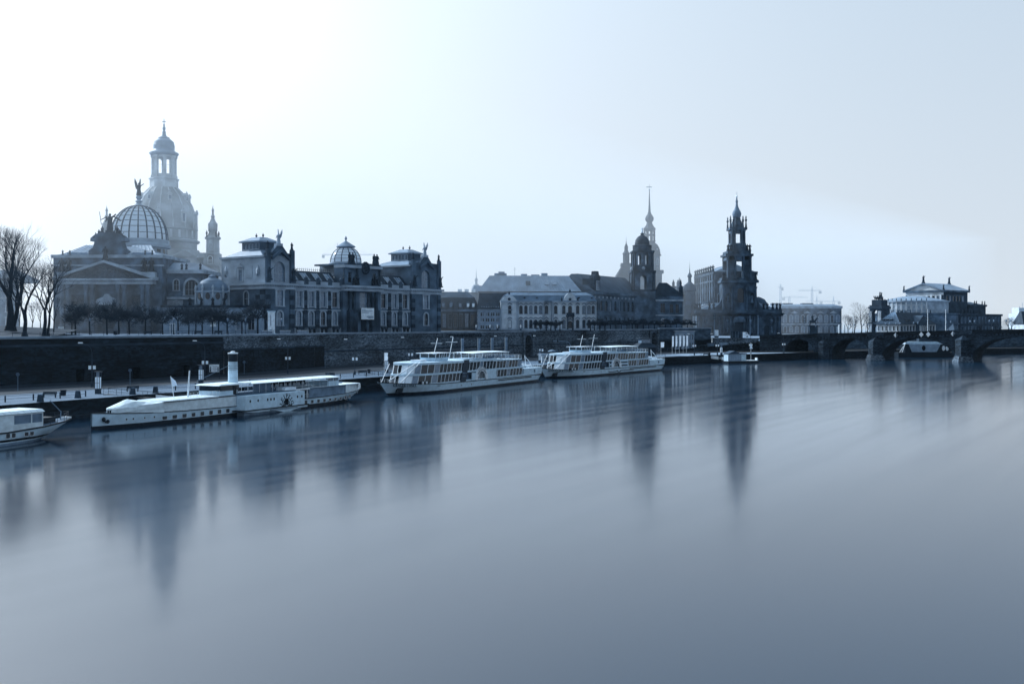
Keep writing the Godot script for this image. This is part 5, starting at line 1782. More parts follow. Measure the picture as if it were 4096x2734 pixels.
	put(m, "chapel_dome", "slate_mid", b)
	# tower, lower stage
	m = M.new()
	m.facade(-10.1, 10.1, y0 - 4, 40.6 + o, 1.0, [[0.8, 29.0 + o, 4.0, 8.6, true], [-6.6, 28.6 + o, 2.2, 6.0, true], [7.6, 28.6 + o, 2.2, 6.0, true]], 1.2)
	m.quad(Vector3(-10.1, y0 - 4, -14), Vector3(-10.1, y0 - 4, 1), Vector3(-10.1, 40.6 + o, 1), Vector3(-10.1, 40.6 + o, -14))
	m.quad(Vector3(10.1, y0 - 4, 1), Vector3(10.1, y0 - 4, -14), Vector3(10.1, 40.6 + o, -14), Vector3(10.1, 40.6 + o, 1))
	put(m, "tower_base", "stone_cathedral", b)
	m = M.new()
	m.box(-1.2, 2.8, 29.0 + o, 37.6 + o, -0.2, -0.1)
	put(m, "tower_window", "glass", b)
	for x in [-6.6, 7.6]: statue(b, Vector3(x, 28.8 + o, 0.6), 5.0, "stone_mid")
	for x in [-9.4, -4.4, 4.4, 9.4]:
		m = M.new()
		m.lathe(Vector3(x, y0 - 0.6, 1.6), [[1.0, 0], [0.85, 0.8], [0.7, 12.6], [1.1, 14.0]], 10)
		put(m, "column", "stone_cathedral", b)
	for s in [-1.0, 1.0]:
		m = M.new()
		var pts := PackedVector2Array([Vector2(s * 10.1, y0 - 1), Vector2(s * 18.5, y0 - 1)])
		for k in 9:
			var a := PI / 2 * k / 8.0
			pts.append(Vector2(s * (18.5 - 8.4 * sin(a)), y0 + 9.0 - 9.0 * cos(a)))
		m.prism(pts, -1.2, 0.2)
		put(m, "volute", "stone_cathedral", b)
	m = M.new()
	m.box(-11.2, 11.2, 40.6 + o, 42.0 + o, -15, 2.6)
	m.box(-10.2, 10.2, 42.0 + o, 43.6 + o, -14, 1.4)
	put(m, "tower_cornice", "stone_cathedral", b)
	for x in [-9.6, 9.6]: statue(b, Vector3(x, 42.0 + o, 1.2), 5.0, "stone_black")
	# two open belfry stages: corner piers, columns and lintels, sky between
	for st in [[43.0, 56.4, 7.2, 1.7, 6.6], [60.6, 72.2, 4.2, 1.4, 6.0]]:
		var h: float = st[2]
		var cz := -6.4
		for e in [[-1.0, 1.0], [1.0, 1.0], [-1.0, -1.0], [1.0, -1.0]]:
			m = M.new()
			var near: bool = e[1] > 0
			var w: float = h - st[3] if near else h * 0.34
			var x0: float = e[0] * h
			var x1: float = e[0] * (h - w)
			m.box(minf(x0, x1), maxf(x0, x1), st[0] + o, st[1] + o, cz + e[1] * h - (1.6 if near else 0.0), cz + e[1] * h + (0.0 if near else 1.6))
			put(m, "corner_pier", "stone_cathedral", b)
		for x in [-h + 0.5, -st[3] - 0.8, st[3] + 0.8, h - 0.5]:
			m = M.new()
			m.lathe(Vector3(x, st[0] + o, cz + h + 0.4), [[0.75, 0], [0.6, 0.6], [0.5, st[1] - st[0] - 1.4], [0.8, st[1] - st[0]]], 8)
			put(m, "column", "stone_cathedral", b)
		m = M.new()
		m.box(-h, h, st[0] + st[4] + 4.4 + o if st[0] < 50 else 70.4 + o, st[1] + o, cz - h, cz + h)
		m.box(-h - 1.0, h + 1.0, st[1] + o, st[1] + 1.3 + o, cz - h - 1.0, cz + h + 1.0)
		put(m, "stage_cornice", "stone_cathedral", b)
	m = M.new()
	m.box(-7.0, 7.0, 57.7 + o, 59.4 + o, -13.4, 0.6)
	m.frus(-5.4, 5.4, -11.8, -1.0, 59.4 + o, -4.4, 4.4, -10.8, -2.0, 64.4 + o)
	put(m, "stage_parapet", "stone_cathedral", b)
	for x in [-6.4, -4.9, 4.9, 6.4]: statue(b, Vector3(x, 59.4 + o, 0.0), 4.2, "stone_black")
	for x in [-4.6, -2.8, 2.8, 4.6]:
		for z in [-10.6, -2.2]:
			m = M.new()
			m.lathe(Vector3(x, 73.4 + o, z), [[0.7, 0], [0.5, 2.0], [0.35, 3.6], [0.75, 4.6], [0.3, 5.4], [0.45, 6.2], [0.0, 7.4]], 6)
			put(m, "finial", "stone_cathedral", b)
	m = M.new()
	m.lathe(Vector3(0, o, -6.4), [[4.0, 73.4], [3.9, 75.2], [2.9, 77.2], [2.0, 79.2], [1.8, 79.8]], 8, false, PI / 8)
	put(m, "spire_base", "stone_cathedral", b)
	m = M.new()
	m.lathe(Vector3(0, o, -6.4), [[1.7, 79.6], [2.4, 80.4], [2.75, 81.9], [2.5, 83.2], [1.6, 84.8], [0.85, 86.6], [0.6, 88.4], [0.8, 89.8], [0.5, 90.2], [0.28, 92.2]], 12)
	put(m, "spire", "copper", b)
	m = M.new()
	m.ball(Vector3(0, 92.5 + o, -6.4), 0.6, 8)
	m.bar(Vector3(0, 92.8 + o, -6.4), Vector3(0, 95.4 + o, -6.4), 0.1)
	m.bar(Vector3(-0.8, 94.4 + o, -6.4), Vector3(0.8, 94.4 + o, -6.4), 0.1)
	put(m, "cross", "gold", b)

# ---------------------------------------------------------------- right side: gallery, opera, riverside restaurant

func build_far_right():
	var m: M
	var b := thing("picture_gallery", "long hazy gallery building with arched windows right of the cathedral", "building", Vector3(188, CITY_Y, -760))
	var holes := []
	for i in 11:
		holes.append([5.6 + i * 4.25, 8.4, 1.9, 5.2, true]); holes.append([5.6 + i * 4.25, 1.2, 1.7, 4.2, true])
	m = M.new()
	m.facade(0, 50.7, 0, 20.0, 0, holes, 0.5)
	m.quad(Vector3(50.7, 0, 0), Vector3(50.7, 0, -20), Vector3(50.7, 20, -20), Vector3(50.7, 20, 0))
	put(m, "wall", "stone_mid", b)
	for h in holes: window(b, h[0], h[1], 0, h[2], h[3], true, 0.4, 0.0, "stone_light", "glass_pale", 2)
	m = M.new()
	m.box(-0.3, 51.2, 18.4, 20.2, -20, 0.9)
	m.box(0, 50.9, 6.6, 7.4, -0.1, 0.5)
	put(m, "cornice", "stone_light", b)
	for i in 5:
		m = M.new()
		m.prism(PackedVector2Array([Vector2(4.4 + i * 9.4, 15.0), Vector2(9.8 + i * 9.4, 15.0), Vector2(7.1 + i * 9.4, 16.6)]), 0, 0.4)
		put(m, "pediment", "stone_light", b)
	m = M.new()
	m.frus(0, 50.5, -20, 0, 20.2, 3, 46, -16, -4, 21.6)
	put(m, "roof", "sheet_metal", b)
	for r in [[2, 8], [10, 17], [24, 32]]:
		m = M.new()
		m.box(r[0], r[1], 21.2, 22.4, -12, -6)
		put(m, "roof_light", "slate_mid", b)
	# opera house: stage block with a gabled roof, round auditorium before it
	var turn := along(Vector2.ZERO, Vector2(0.795, 0.607))
	b = thing("opera_house", "large opera house with a gabled stage block behind its round auditorium", "building", Vector3(288, CITY_Y, -700), turn)
	m = M.new()
	holes = []
	for i in 6: holes.append([4.4 + i * 4.0, 22.4, 2.8, 3.6, false])
	m.facade(0, 30, 0, 29.5, 0, holes, 0.6)
	m.t = side_frame(0)
	var fh := []
	for i in 7: fh.append([-24.2 + i * 3.4, 22.2, 1.9, 3.8, false])
	m.facade(-28, 0, 0, 29.5, 0, fh, 0.6)
	m.t = Transform3D.IDENTITY
	m.quad(Vector3(30, 0, 0), Vector3(30, 0, -28), Vector3(30, 29.5, -28), Vector3(30, 29.5, 0))
	put(m, "stage_wall", "stone_dark", b)
	for h in holes: window(b, h[0], h[1], 0, h[2], h[3], false, 0.35, 0.0, "stone_mid", "glass", 1)
	for h in fh: window(b, 0, h[1], h[0], h[2], h[3], false, 0.4, -PI / 2, "stone_pale", "glass", 1)
	m = M.new()
	m.box(-1.4, 31.2, 28.6, 29.8, -29.4, 1.2)
	put(m, "stage_cornice", "stone_mid", b)
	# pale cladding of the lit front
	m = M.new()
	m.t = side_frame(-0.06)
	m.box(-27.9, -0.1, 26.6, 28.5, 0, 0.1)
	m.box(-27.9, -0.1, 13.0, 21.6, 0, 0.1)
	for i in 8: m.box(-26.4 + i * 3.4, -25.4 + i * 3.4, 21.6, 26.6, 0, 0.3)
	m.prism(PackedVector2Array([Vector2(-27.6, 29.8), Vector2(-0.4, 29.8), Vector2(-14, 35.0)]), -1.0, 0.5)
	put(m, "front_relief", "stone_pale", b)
	m = M.new()
	for s in [[1.4, 0.0], [-29.4, 0.0]]:
		m.quad(Vector3(-1.8, 29.8, s[0]), Vector3(31.4, 29.8, s[0]), Vector3(31.4, 34.9, -14), Vector3(-1.8, 34.9, -14)) if s[0] > 0 else m.quad(Vector3(31.4, 29.8, s[0]), Vector3(-1.8, 29.8, s[0]), Vector3(-1.8, 34.9, -14), Vector3(31.4, 34.9, -14))
	m.t = side_frame(-1.8)
	m.prism(PackedVector2Array([Vector2(-29.4, 29.8), Vector2(-27.8, 29.8), Vector2(-14, 34.3), Vector2(-0.2, 29.8), Vector2(1.4, 29.8), Vector2(-14, 34.9)]), -1.0, 0.2)
	m.t = Transform3D.IDENTITY
	m.prism(PackedVector2Array([Vector2(30.0, 29.8), Vector2(30.4, 29.8), Vector2(30.4, 29.9), Vector2(30.0, 29.9)]), -28, 0)
	put(m, "stage_roof", "sheet_metal", b)
	for p in [Vector3(-1.2, 34.7, -14), Vector3(31.0, 34.7, -14), Vector3(-1.2, 29.8, 0.6), Vector3(31.0, 29.8, 0.6), Vector3(-1.2, 29.8, -28.6)]:
		statue(b, p, 5.2 if p.y > 30 else 3.6, "stone_dark", 0.0, 1.0)
	# auditorium drum and foyer ring
	var c := Vector3(-10.7, 0, -15.7)
	m = M.new()
	m.lathe(c, [[22, 13.6], [22, 21.4], [22.8, 21.6], [22.8, 22.4], [22.2, 22.4]], 48)
	put(m, "auditorium_wall", "stone_light", b)
	m = M.new()
	m.lathe(c, [[22.2, 22.4], [21, 22.7], [7, 25.6], [0, 25.8]], 48)
	put(m, "auditorium_roof", "sheet_metal", b)
	m = M.new()
	m.lathe(c, [[28, 0], [28, 6.6], [28.6, 6.8], [28.6, 7.6], [28, 7.8], [28, 13.0], [29, 13.4], [29, 14.2], [21, 14.4]], 48)
	put(m, "foyer_wall", "stone_mid", b)
	for i in 44:
		var a := TAU * i / 44.0
		if cos(a - PI * 1.25) < -0.1: continue
		var n := Vector3(sin(a), 0, cos(a))
		window(b, c.x + n.x * 22.0, 17.2, c.z + n.z * 22.0, 1.7, 2.0, false, 0.35, a, "stone_pale", "glass", 1)
		window(b, c.x + n.x * 28.1, 8.4, c.z + n.z * 28.1, 1.8, 3.8, true, 0.3, a, "stone_mid", "glass", 1)
		window(b, c.x + n.x * 28.1, 1.4, c.z + n.z * 28.1, 2.0, 4.2, true, 0.3, a, "stone_mid", "glass", 1)
		a += TAU / 88
		n = Vector3(sin(a), 0, cos(a))
		m = M.new()
		m.t = Transform3D(Basis(Vector3.UP, a), c + n * 22.0)
		m.box(-0.4, 0.4, 13.6, 21.4, 0, 0.4)
		put(m, "pilaster", "stone_pale", b)
		statue(b, c + n * 22.3 + Vector3(0, 22.4, 0), 1.7, "stone_dark", 0.0, 0.0, "roof_ornament")
		if i % 3 == 0: statue(b, c + n * 28.2 + Vector3(0, 14.2, 0), 2.2, "stone_dark")
	# side and rear wings
	for w in [[4.0, 26.0, 0.0, 9.0, 13.8, "stone_dark"], [30.0, 52.0, -24.0, 1.0, 20.0, "stone_dark"], [26.0, 58.0, 1.0, 9.0, 13.4, "stone_dark"]]:
		m = M.new()
		holes = []
		var k: float = w[0] + 3.0
		while k < w[1] - 1.5:
			holes.append([k, 7.6, 1.9, 4.0, w[4] < 13.9 and w[0] < 10])
			holes.append([k, 1.2, 1.9, 4.0, false])
			k += 4.2
		m.facade(w[0], w[1], 0, w[4], w[3], holes, 0.5)
		m.quad(Vector3(w[1], 0, w[3]), Vector3(w[1], 0, w[2]), Vector3(w[1], w[4], w[2]), Vector3(w[1], w[4], w[3]))
		m.quad(Vector3(w[0], 0, w[2]), Vector3(w[0], 0, w[3]), Vector3(w[0], w[4], w[3]), Vector3(w[0], w[4], w[2]))
		m.box(w[0], w[1], w[4] - 0.02, w[4], w[2], w[3])
		put(m, "wing_wall", w[5], b)
		for h in holes: window(b, h[0], h[1], w[3], h[2], h[3], h[4], 0.4, 0.0, "stone_mid", "glass_pale", 2)
		m = M.new()
		m.box(w[0] - 0.4, w[1] + 0.6, w[4] - 0.8, w[4] + 0.5, w[2], w[3] + 0.7)
		put(m, "wing_cornice", "stone_dark", b)
		if w[0] < 10:
			for i in 6: statue(b, Vector3(w[0] + 2 + i * 3.8, w[4] + 0.5, w[3]), 2.4, "stone_black")
	m = M.new()
	m.frus(30.4, 51.6, -23, 0.4, 20.4, 33, 49, -14, -9, 22.6)
	put(m, "rear_roof", "slate_mid", b)
	for x in [38.0, 40.4, 48.0, 51.4]: statue(b, Vector3(x, 20.6, 0.6), 2.6, "stone_black")
	# entrance arch with a four-panther chariot
	var t := thing("opera_portal", "tall arched portal block with a bronze chariot group at the opera's front corner", "portal", Vector3(234, CITY_Y, -668), turn)
	m = M.new()
	m.t = side_frame(-4.4)
	m.facade(-4.4, 4.4, 0, 19.0, 0, [[0, 0, 3.4, 6.0, true], [0, 8.6, 4.0, 7.4, true]], 2.4)
	m.t = Transform3D.IDENTITY
	m.facade(-4.4, 4.4, 0, 19.0, 4.4, [[0, 1.4, 1.8, 4.0, true], [0, 9.0, 2.0, 5.6, true]], 0.6)
	m.quad(Vector3(4.4, 0, 4.4), Vector3(4.4, 0, -4.4), Vector3(4.4, 19, -4.4), Vector3(4.4, 19, 4.4))
	m.box(-4.4, 4.4, 18.98, 19.0, -4.4, 4.4)
	put(m, "wall", "stone_dark", t)
	m = M.new()
	m.box(-5.0, 5.0, 16.8, 18.0, -5, 5)
	put(m, "cornice", "stone_dark", t)
	m = M.new()
	m.box(-5.0, 5.0, 7.2, 8.0, -5, 5)
	put(m, "string_course", "stone_dark", t)
	m = M.new()
	m.box(-3.4, 3.4, 19.0, 22.4, -3.4, 3.4)
	put(m, "attic_block", "stone_dark", t)
	for z in [-3.9, -2.7, 2.7, 3.9]:
		for y in [0.0, 8.0]:
			m = M.new()
			m.lathe(Vector3(-5.0, y, z), [[0.6, 0], [0.5, 0.6], [0.42, 6.2], [0.65, 7.2]], 8)
			put(m, "column", "stone_pale", t)
	for i in 4:
		m = M.new()
		m.lathe(Vector3(0, 0.9, 0), [[0.0, -0.5], [0.45, -0.3], [0.5, 0.2], [0.0, 0.5]], 6)
		m.bar(Vector3(-1.2, 1.1, 0), Vector3(1.2, 1.2, 0), 0.4, 0.5, 6)
		m.bar(Vector3(-1.2, 1.2, 0), Vector3(-1.9, 2.0, 0), 0.35, 0.25, 6)
		m.ball(Vector3(-2.0, 2.1, 0), 0.4, 6)
		for l in [-1.0, -0.6, 0.8, 1.1]: m.bar(Vector3(l, 1.0, 0), Vector3(l - 0.3, 0, 0), 0.2, 0.1)
		m.bar(Vector3(1.2, 1.2, 0), Vector3(2.2, 1.9, 0), 0.12, 0.06)
		inst(m.mesh(), "panther", "bronze", t, Vector3(-1.4, 22.4, -1.8 + i * 1.2))
	m = M.new()
	m.box(0.4, 2.2, 22.8, 24.4, -1.2, 1.2)
	m.lathe(Vector3(1.3, 22.9, 1.3), [[0.0, -0.6], [0.6, -0.1], [0.6, 0.1], [0.0, 0.6]], 8)
	put(m, "chariot", "bronze", t)
	statue(t, Vector3(1.2, 24.2, -0.5), 3.4, "bronze", 0.0, 1.0, "driver")
	statue(t, Vector3(1.4, 24.2, 0.5), 3.0, "bronze", 0.0, 1.0, "driver")
	# riverside restaurant with a big hipped roof
	b = thing("riverside_restaurant", "low riverside house with a big dark hipped roof and white window rows", "house", Vector3(206.9, CITY_Y, -560), turn)
	m = M.new()
	holes = []
	for i in 12: holes.append([2.0 + i * 2.8, 3.4, 1.5, 2.4, false])
	m.facade(0, 35, 0, 6.7, 0, holes, 0.3)
	m.t = side_frame(0)
	fh = []
	for i in 6: fh.append([-12.6 + i * 2.3, 3.4, 1.2, 2.3, false])
	m.facade(-14, 0, 0, 6.7, 0, fh, 0.3)
	m.t = Transform3D.IDENTITY
	put(m, "wall", "plaster", b)
	for h in holes: window(b, h[0], h[1], 0, h[2], h[3], false, 0.15, 0.0, "stone_mid", "glass", 2)
	for h in fh: window(b, 0, h[1], h[0], h[2], h[3], false, 0.15, -PI / 2, "stone_pale", "glass", 2)
	m = M.new()
	m.frus(-0.8, 34.9, -14.8, 0.9, 6.7, 5.5, 29.0, -8.0, -6.0, 13.2)
	put(m, "roof", "slate", b)
	m = M.new()
	for i in 30:
		var f := i / 29.0
		m.bar(Vector3(-0.8, 6.85, lerpf(-14.6, 0.7, f)), Vector3(5.5, 13.3, lerpf(-8.0, -6.0, f)), 0.07)
	put(m, "roof_seams", "metal_grey", b)
	for z in [-10.6, -8.2, -5.8]:
		m = M.new()
		m.box(0.8, 2.6, 8.0, 9.3, z - 0.7, z + 0.7)
		m.box(0.5, 2.6, 9.3, 9.6, z - 0.9, z + 0.9)
		put(m, "dormer", "slate", b)
	for x in [8.0, 11.0]: dormer(b, x, 7.9, -1.0, 1.4, 1.2, "slate", "glass")
	m = M.new()
	m.box(15.5, 24, 0, 7.6, 0.05, 1.6)
	m.prism(PackedVector2Array([Vector2(14.6, 7.6), Vector2(24.9, 7.6), Vector2(19.75, 11.6)]), -6, 1.8)
	put(m, "middle_gable", "slate_mid", b)
	for x in [17.0, 18.8, 20.6, 22.4]: window(b, x, 3.2, 1.9, 1.0, 2.8, true, 0.12, 0.0, "stone_pale", "glass", 1)
	for x in [9.0, 12.4, 16.0]:
		m = M.new()
		m.box(x, x + 1.0, 12.6, 14.2, -7.5, -6.5)
		put(m, "chimney", "stone_mid", b)
	t = thing("garden_kiosk", "small pointed tent roof poking above the bridge parapet", "kiosk", at(3813, 1336, 470) , turn)
	m = M.new()
	m.box(-2.0, 2.0, -1.6, 1.0, -2.0, 2.0)
	put(m, "wall", "plaster_mid", t)
	m = M.new()
	m.frus(-2.5, 2.5, -2.5, 2.5, 1.0, -0.05, 0.05, -0.05, 0.05, 4.6)
	put(m, "roof", "slate_mid", t)
	# far right edge
	b = thing("far_office_block", "distant white office block with rooftop masts at the picture's right edge", "building", Vector3(445, CITY_Y, -920))
	m = M.new()
	holes = []
	for i in 9:
		for r in 3: holes.append([2.0 + i * 4.0, 3.0 + r * 4.4, 3.0, 2.0, false])
	m.facade(0, 38, 0, 16.6, 0, holes, 0.3)
	m.quad(Vector3(0, 0, -20), Vector3(0, 0, 0), Vector3(0, 16.6, 0), Vector3(0, 16.6, -20))
	m.box(0, 38, 16.58, 16.6, -20, 0)
	put(m, "wall", "plaster", b)
	for h in holes: window(b, h[0], h[1], 0, h[2], h[3], false, 0.0, 0.0, "stone_light", "glass_pale", 2)
	m = M.new()
	m.box(0, 9, 16.6, 21.6, -14, -1)
	put(m, "roof_house", "plaster", b)
	for i in 6:
		m = M.new()
		m.bar(Vector3(2 + i * 2.4, 20, -4), Vector3(2 + i * 2.4, 23 + (i * 7 % 4), -4), 0.15)
		put(m, "mast", "metal_grey", b)
	b = thing("dark_roofed_house", "dark roofed house at the far right behind the bridge", "house", Vector3(283, CITY_Y, -580))
	m = M.new()
	m.box(0, 22, 0, 7.0, -12, 0)
	put(m, "wall", "plaster", b)
	m = M.new()
	m.frus(-0.6, 22.6, -12.6, 0.6, 7.0, 1.0, 22, -7, -5, 14.0)
	put(m, "roof", "slate", b)
	for i in 4: window(b, 6.0 + i * 4.4, 2.4, 0.3, 1.6, 2.6, false, 0.2)

# ---------------------------------------------------------------- construction cranes in the haze

func crane(px: float, d: float, base_y: float, top_py: float, jib_py: float, left_px: float, right_px: float, label: String):
	var p := at(px, 1300, d)
	var top := EYE + (HORIZON - top_py) / F * d
	var jib := EYE + (HORIZON - jib_py) / F * d
	var t := thing("tower_crane", label, "crane", Vector3(p.x, base_y, -d), 0.0, "tower cranes in the haze")
	var w := d / F * 3.2
	var m := M.new()
	var h := jib - base_y
	for e in [[-1, -1], [1, -1], [1, 1], [-1, 1]]: m.bar(Vector3(e[0] * w, 0, e[1] * w), Vector3(e[0] * w, h, e[1] * w), w * 0.22)
	var y := 0.0
	var k := 0
	while y < h - w * 2:
		for s in [-1.0, 1.0]:
			var f := 1.0 if k % 2 else -1.0
			m.bar(Vector3(-w * f, y, w * s), Vector3(w * f, y + w * 2, w * s), w * 0.14)
			m.bar(Vector3(w * s, y, -w * f), Vector3(w * s, y + w * 2, w * f), w * 0.14)
		y += w * 2
		k += 1
	put(m, "mast", "metal_grey", t)
	m = M.new()
	var l := (left_px - px) / F * d
	var r := (right_px - px) / F * d
	for s in [-0.7, 0.7]: m.bar(Vector3(l, h, s * w), Vector3(r, h, s * w), w * 0.2)
	m.bar(Vector3(l, h + w * 1.2, 0), Vector3(r, h + w * 1.2, 0), w * 0.18)
	var x := l
	while x < r - w * 2:
		m.bar(Vector3(x, h, 0), Vector3(x + w, h + w * 1.2, 0), w * 0.12)
		m.bar(Vector3(x + w, h + w * 1.2, 0), Vector3(x + w * 2, h, 0), w * 0.12)
		x += w * 2
	put(m, "jib", "metal_grey", t)
	m = M.new()
	m.frus(-w, w, -w, w, h, -w * 0.2, w * 0.2, -w * 0.2, w * 0.2, top - base_y)
	put(m, "tower_head", "metal_grey", t)
	m = M.new()
	m.bar(Vector3(0, top - base_y, 0), Vector3(l * 0.9, h + w, 0), w * 0.1)
	m.bar(Vector3(0, top - base_y, 0), Vector3(r * 0.9, h + w, 0), w * 0.1)
	put(m, "stay_cable", "metal_grey", t)
	m = M.new()
	var cx := l if absf(l) < absf(r) else r
	m.box(cx - w * 1.5 + (w * 1.5 if cx < 0 else -w * 1.5), cx + w * 1.5 + (w * 1.5 if cx < 0 else -w * 1.5), h - w * 3.4, h, -w, w)
	put(m, "counterweight", "stone_mid", t)

func build_cranes():
	crane(1350, 700, CITY_Y, 972, 1020, 1288, 1497, "tower crane rising behind the academy's small glass dome")
	crane(3123, 1150, CITY_Y, 1134, 1150, 3112, 3134, "narrow crane mast nearest the cathedral, its boom seen end on")
	crane(3249, 1180, CITY_Y, 1144, 1163, 3195, 3286, "tallest of the hazy cranes above the gallery roof")
	crane(3158, 1250, CITY_Y, 1183, 1190, 3130, 3232, "low hazy crane with a long boom just right of the cathedral")
	crane(3268, 1280, CITY_Y, 1182, 1206, 3225, 3290, "hazy crane half merged with the tallest crane above the gallery")
	crane(3335, 1250, CITY_Y, 1184, 1206, 3262, 3362, "hazy crane at the right end of the gallery roof")

# ---------------------------------------------------------------- trees, all bare

func grow(wood: M, twigs: M, p: Vector3, d: Vector3, l: float, r: float, level: int, spread: float, up: float):
	var q := p + d * l
	var mid := p + d * l * 0.5 + Vector3(rng.randf_range(-1, 1), rng.randf_range(-0.5, 0.5), rng.randf_range(-1, 1)) * l * 0.06
	var into := wood if level > 2 else twigs
	var seg := 6 if level > 3 else (4 if level > 1 else 3)
	into.bar(p, mid, r, r * 0.86, seg)
	into.bar(mid, q, r * 0.86, r * 0.7, seg)
	if level == 0: return
	var n := 3 if level > 1 else 4
	for i in n:
		var a := TAU * (i + rng.randf() * 0.8) / n
		var x := d.cross(Vector3(0.3, 0.2, 0.9)).normalized()
		var y := d.cross(x)
		var s := spread * rng.randf_range(0.55, 1.25) * (0.35 if i == 0 else 1.0)
		var e := (d + (x * cos(a) + y * sin(a)) * s + Vector3(0, up, 0)).normalized()
		var from := q if i < 2 else p + d * l * rng.randf_range(0.55, 0.95)
		grow(wood, twigs, from, e, l * rng.randf_range(0.66, 0.9), r * (0.66 if i == 0 else 0.46), level - 1, spread, up)

func big_tree(called: String, label: String, where: Vector3, h: float, r: float, lean: float, seed_: int, group := "", levels := 6, spread := 0.55):
	rng.seed = seed_
	var t := thing(called, label, "tree", where, 0.0, group)
	var wood := M.new(); var twigs := M.new()
	wood.bar(Vector3(0, -0.3, 0), Vector3(0, h * 0.04, 0), r * 1.5, r, 8)
	grow(wood, twigs, Vector3(0, h * 0.04, 0), Vector3(lean, 1, 0).normalized(), h * 0.24, r, levels, spread, 0.14)
	put(wood, "trunk", "bark", t)
	put(twigs, "crown", "twig", t)
	return t

func pollard_meshes(seed_: int, h: float, rc: float, flat: float) -> Array:
	rng.seed = seed_
	var trunk := M.new(); var crown := M.new()
	trunk.bar(Vector3(0, -0.2, 0), Vector3(0.1, h * 0.5, 0), 0.24, 0.17, 7)
	var c := Vector3(0.1, h * 0.5, 0)
	for i in 9:
		var a := TAU * (i + rng.randf() * 0.6) / 9 * 2.0
		var e := c + Vector3(cos(a) * rc * 0.55, rc * rng.randf_range(-0.05, 1.0), sin(a) * rc * 0.55)
		crown.bar(c, e, 0.11, 0.08, 5)
		for j in 7:
			var f := e + Vector3(rng.randf_range(-1, 1), rng.randf_range(-0.6, 0.8) * flat, rng.randf_range(-1, 1)) * rc * 0.4
			crown.bar(e, f, 0.07, 0.05, 4)
			for k in 9:
				var g := f + (Vector3(rng.randf_range(-1, 1), rng.randf_range(-0.7, 1) * flat, rng.randf_range(-1, 1)) + (f - c).normalized() * 0.5) * rc * 0.36
				crown.bar(f, g, 0.035, 0.02, 3)
				for s in 2:
					crown.bar(f.lerp(g, 0.6), g + Vector3(rng.randf_range(-1, 1), rng.randf_range(-0.4, 1), rng.randf_range(-1, 1)) * rc * 0.14, 0.022, 0.014, 3)
	return [trunk.mesh(), crown.mesh()]

func pollard(kind: Array, label: String, where: Vector3, s: float, group: String, called := "clipped_tree"):
	var t := thing(called, label, "tree", where, rng.randf() * TAU, group)
	var a := inst(kind[0], "trunk", "bark", t)
	var c := inst(kind[1], "crown", "twig", t)
	t.scale = Vector3(rng.randf_range(0.88, 1.12), rng.randf_range(0.9, 1.1), rng.randf_range(0.88, 1.12)) * s

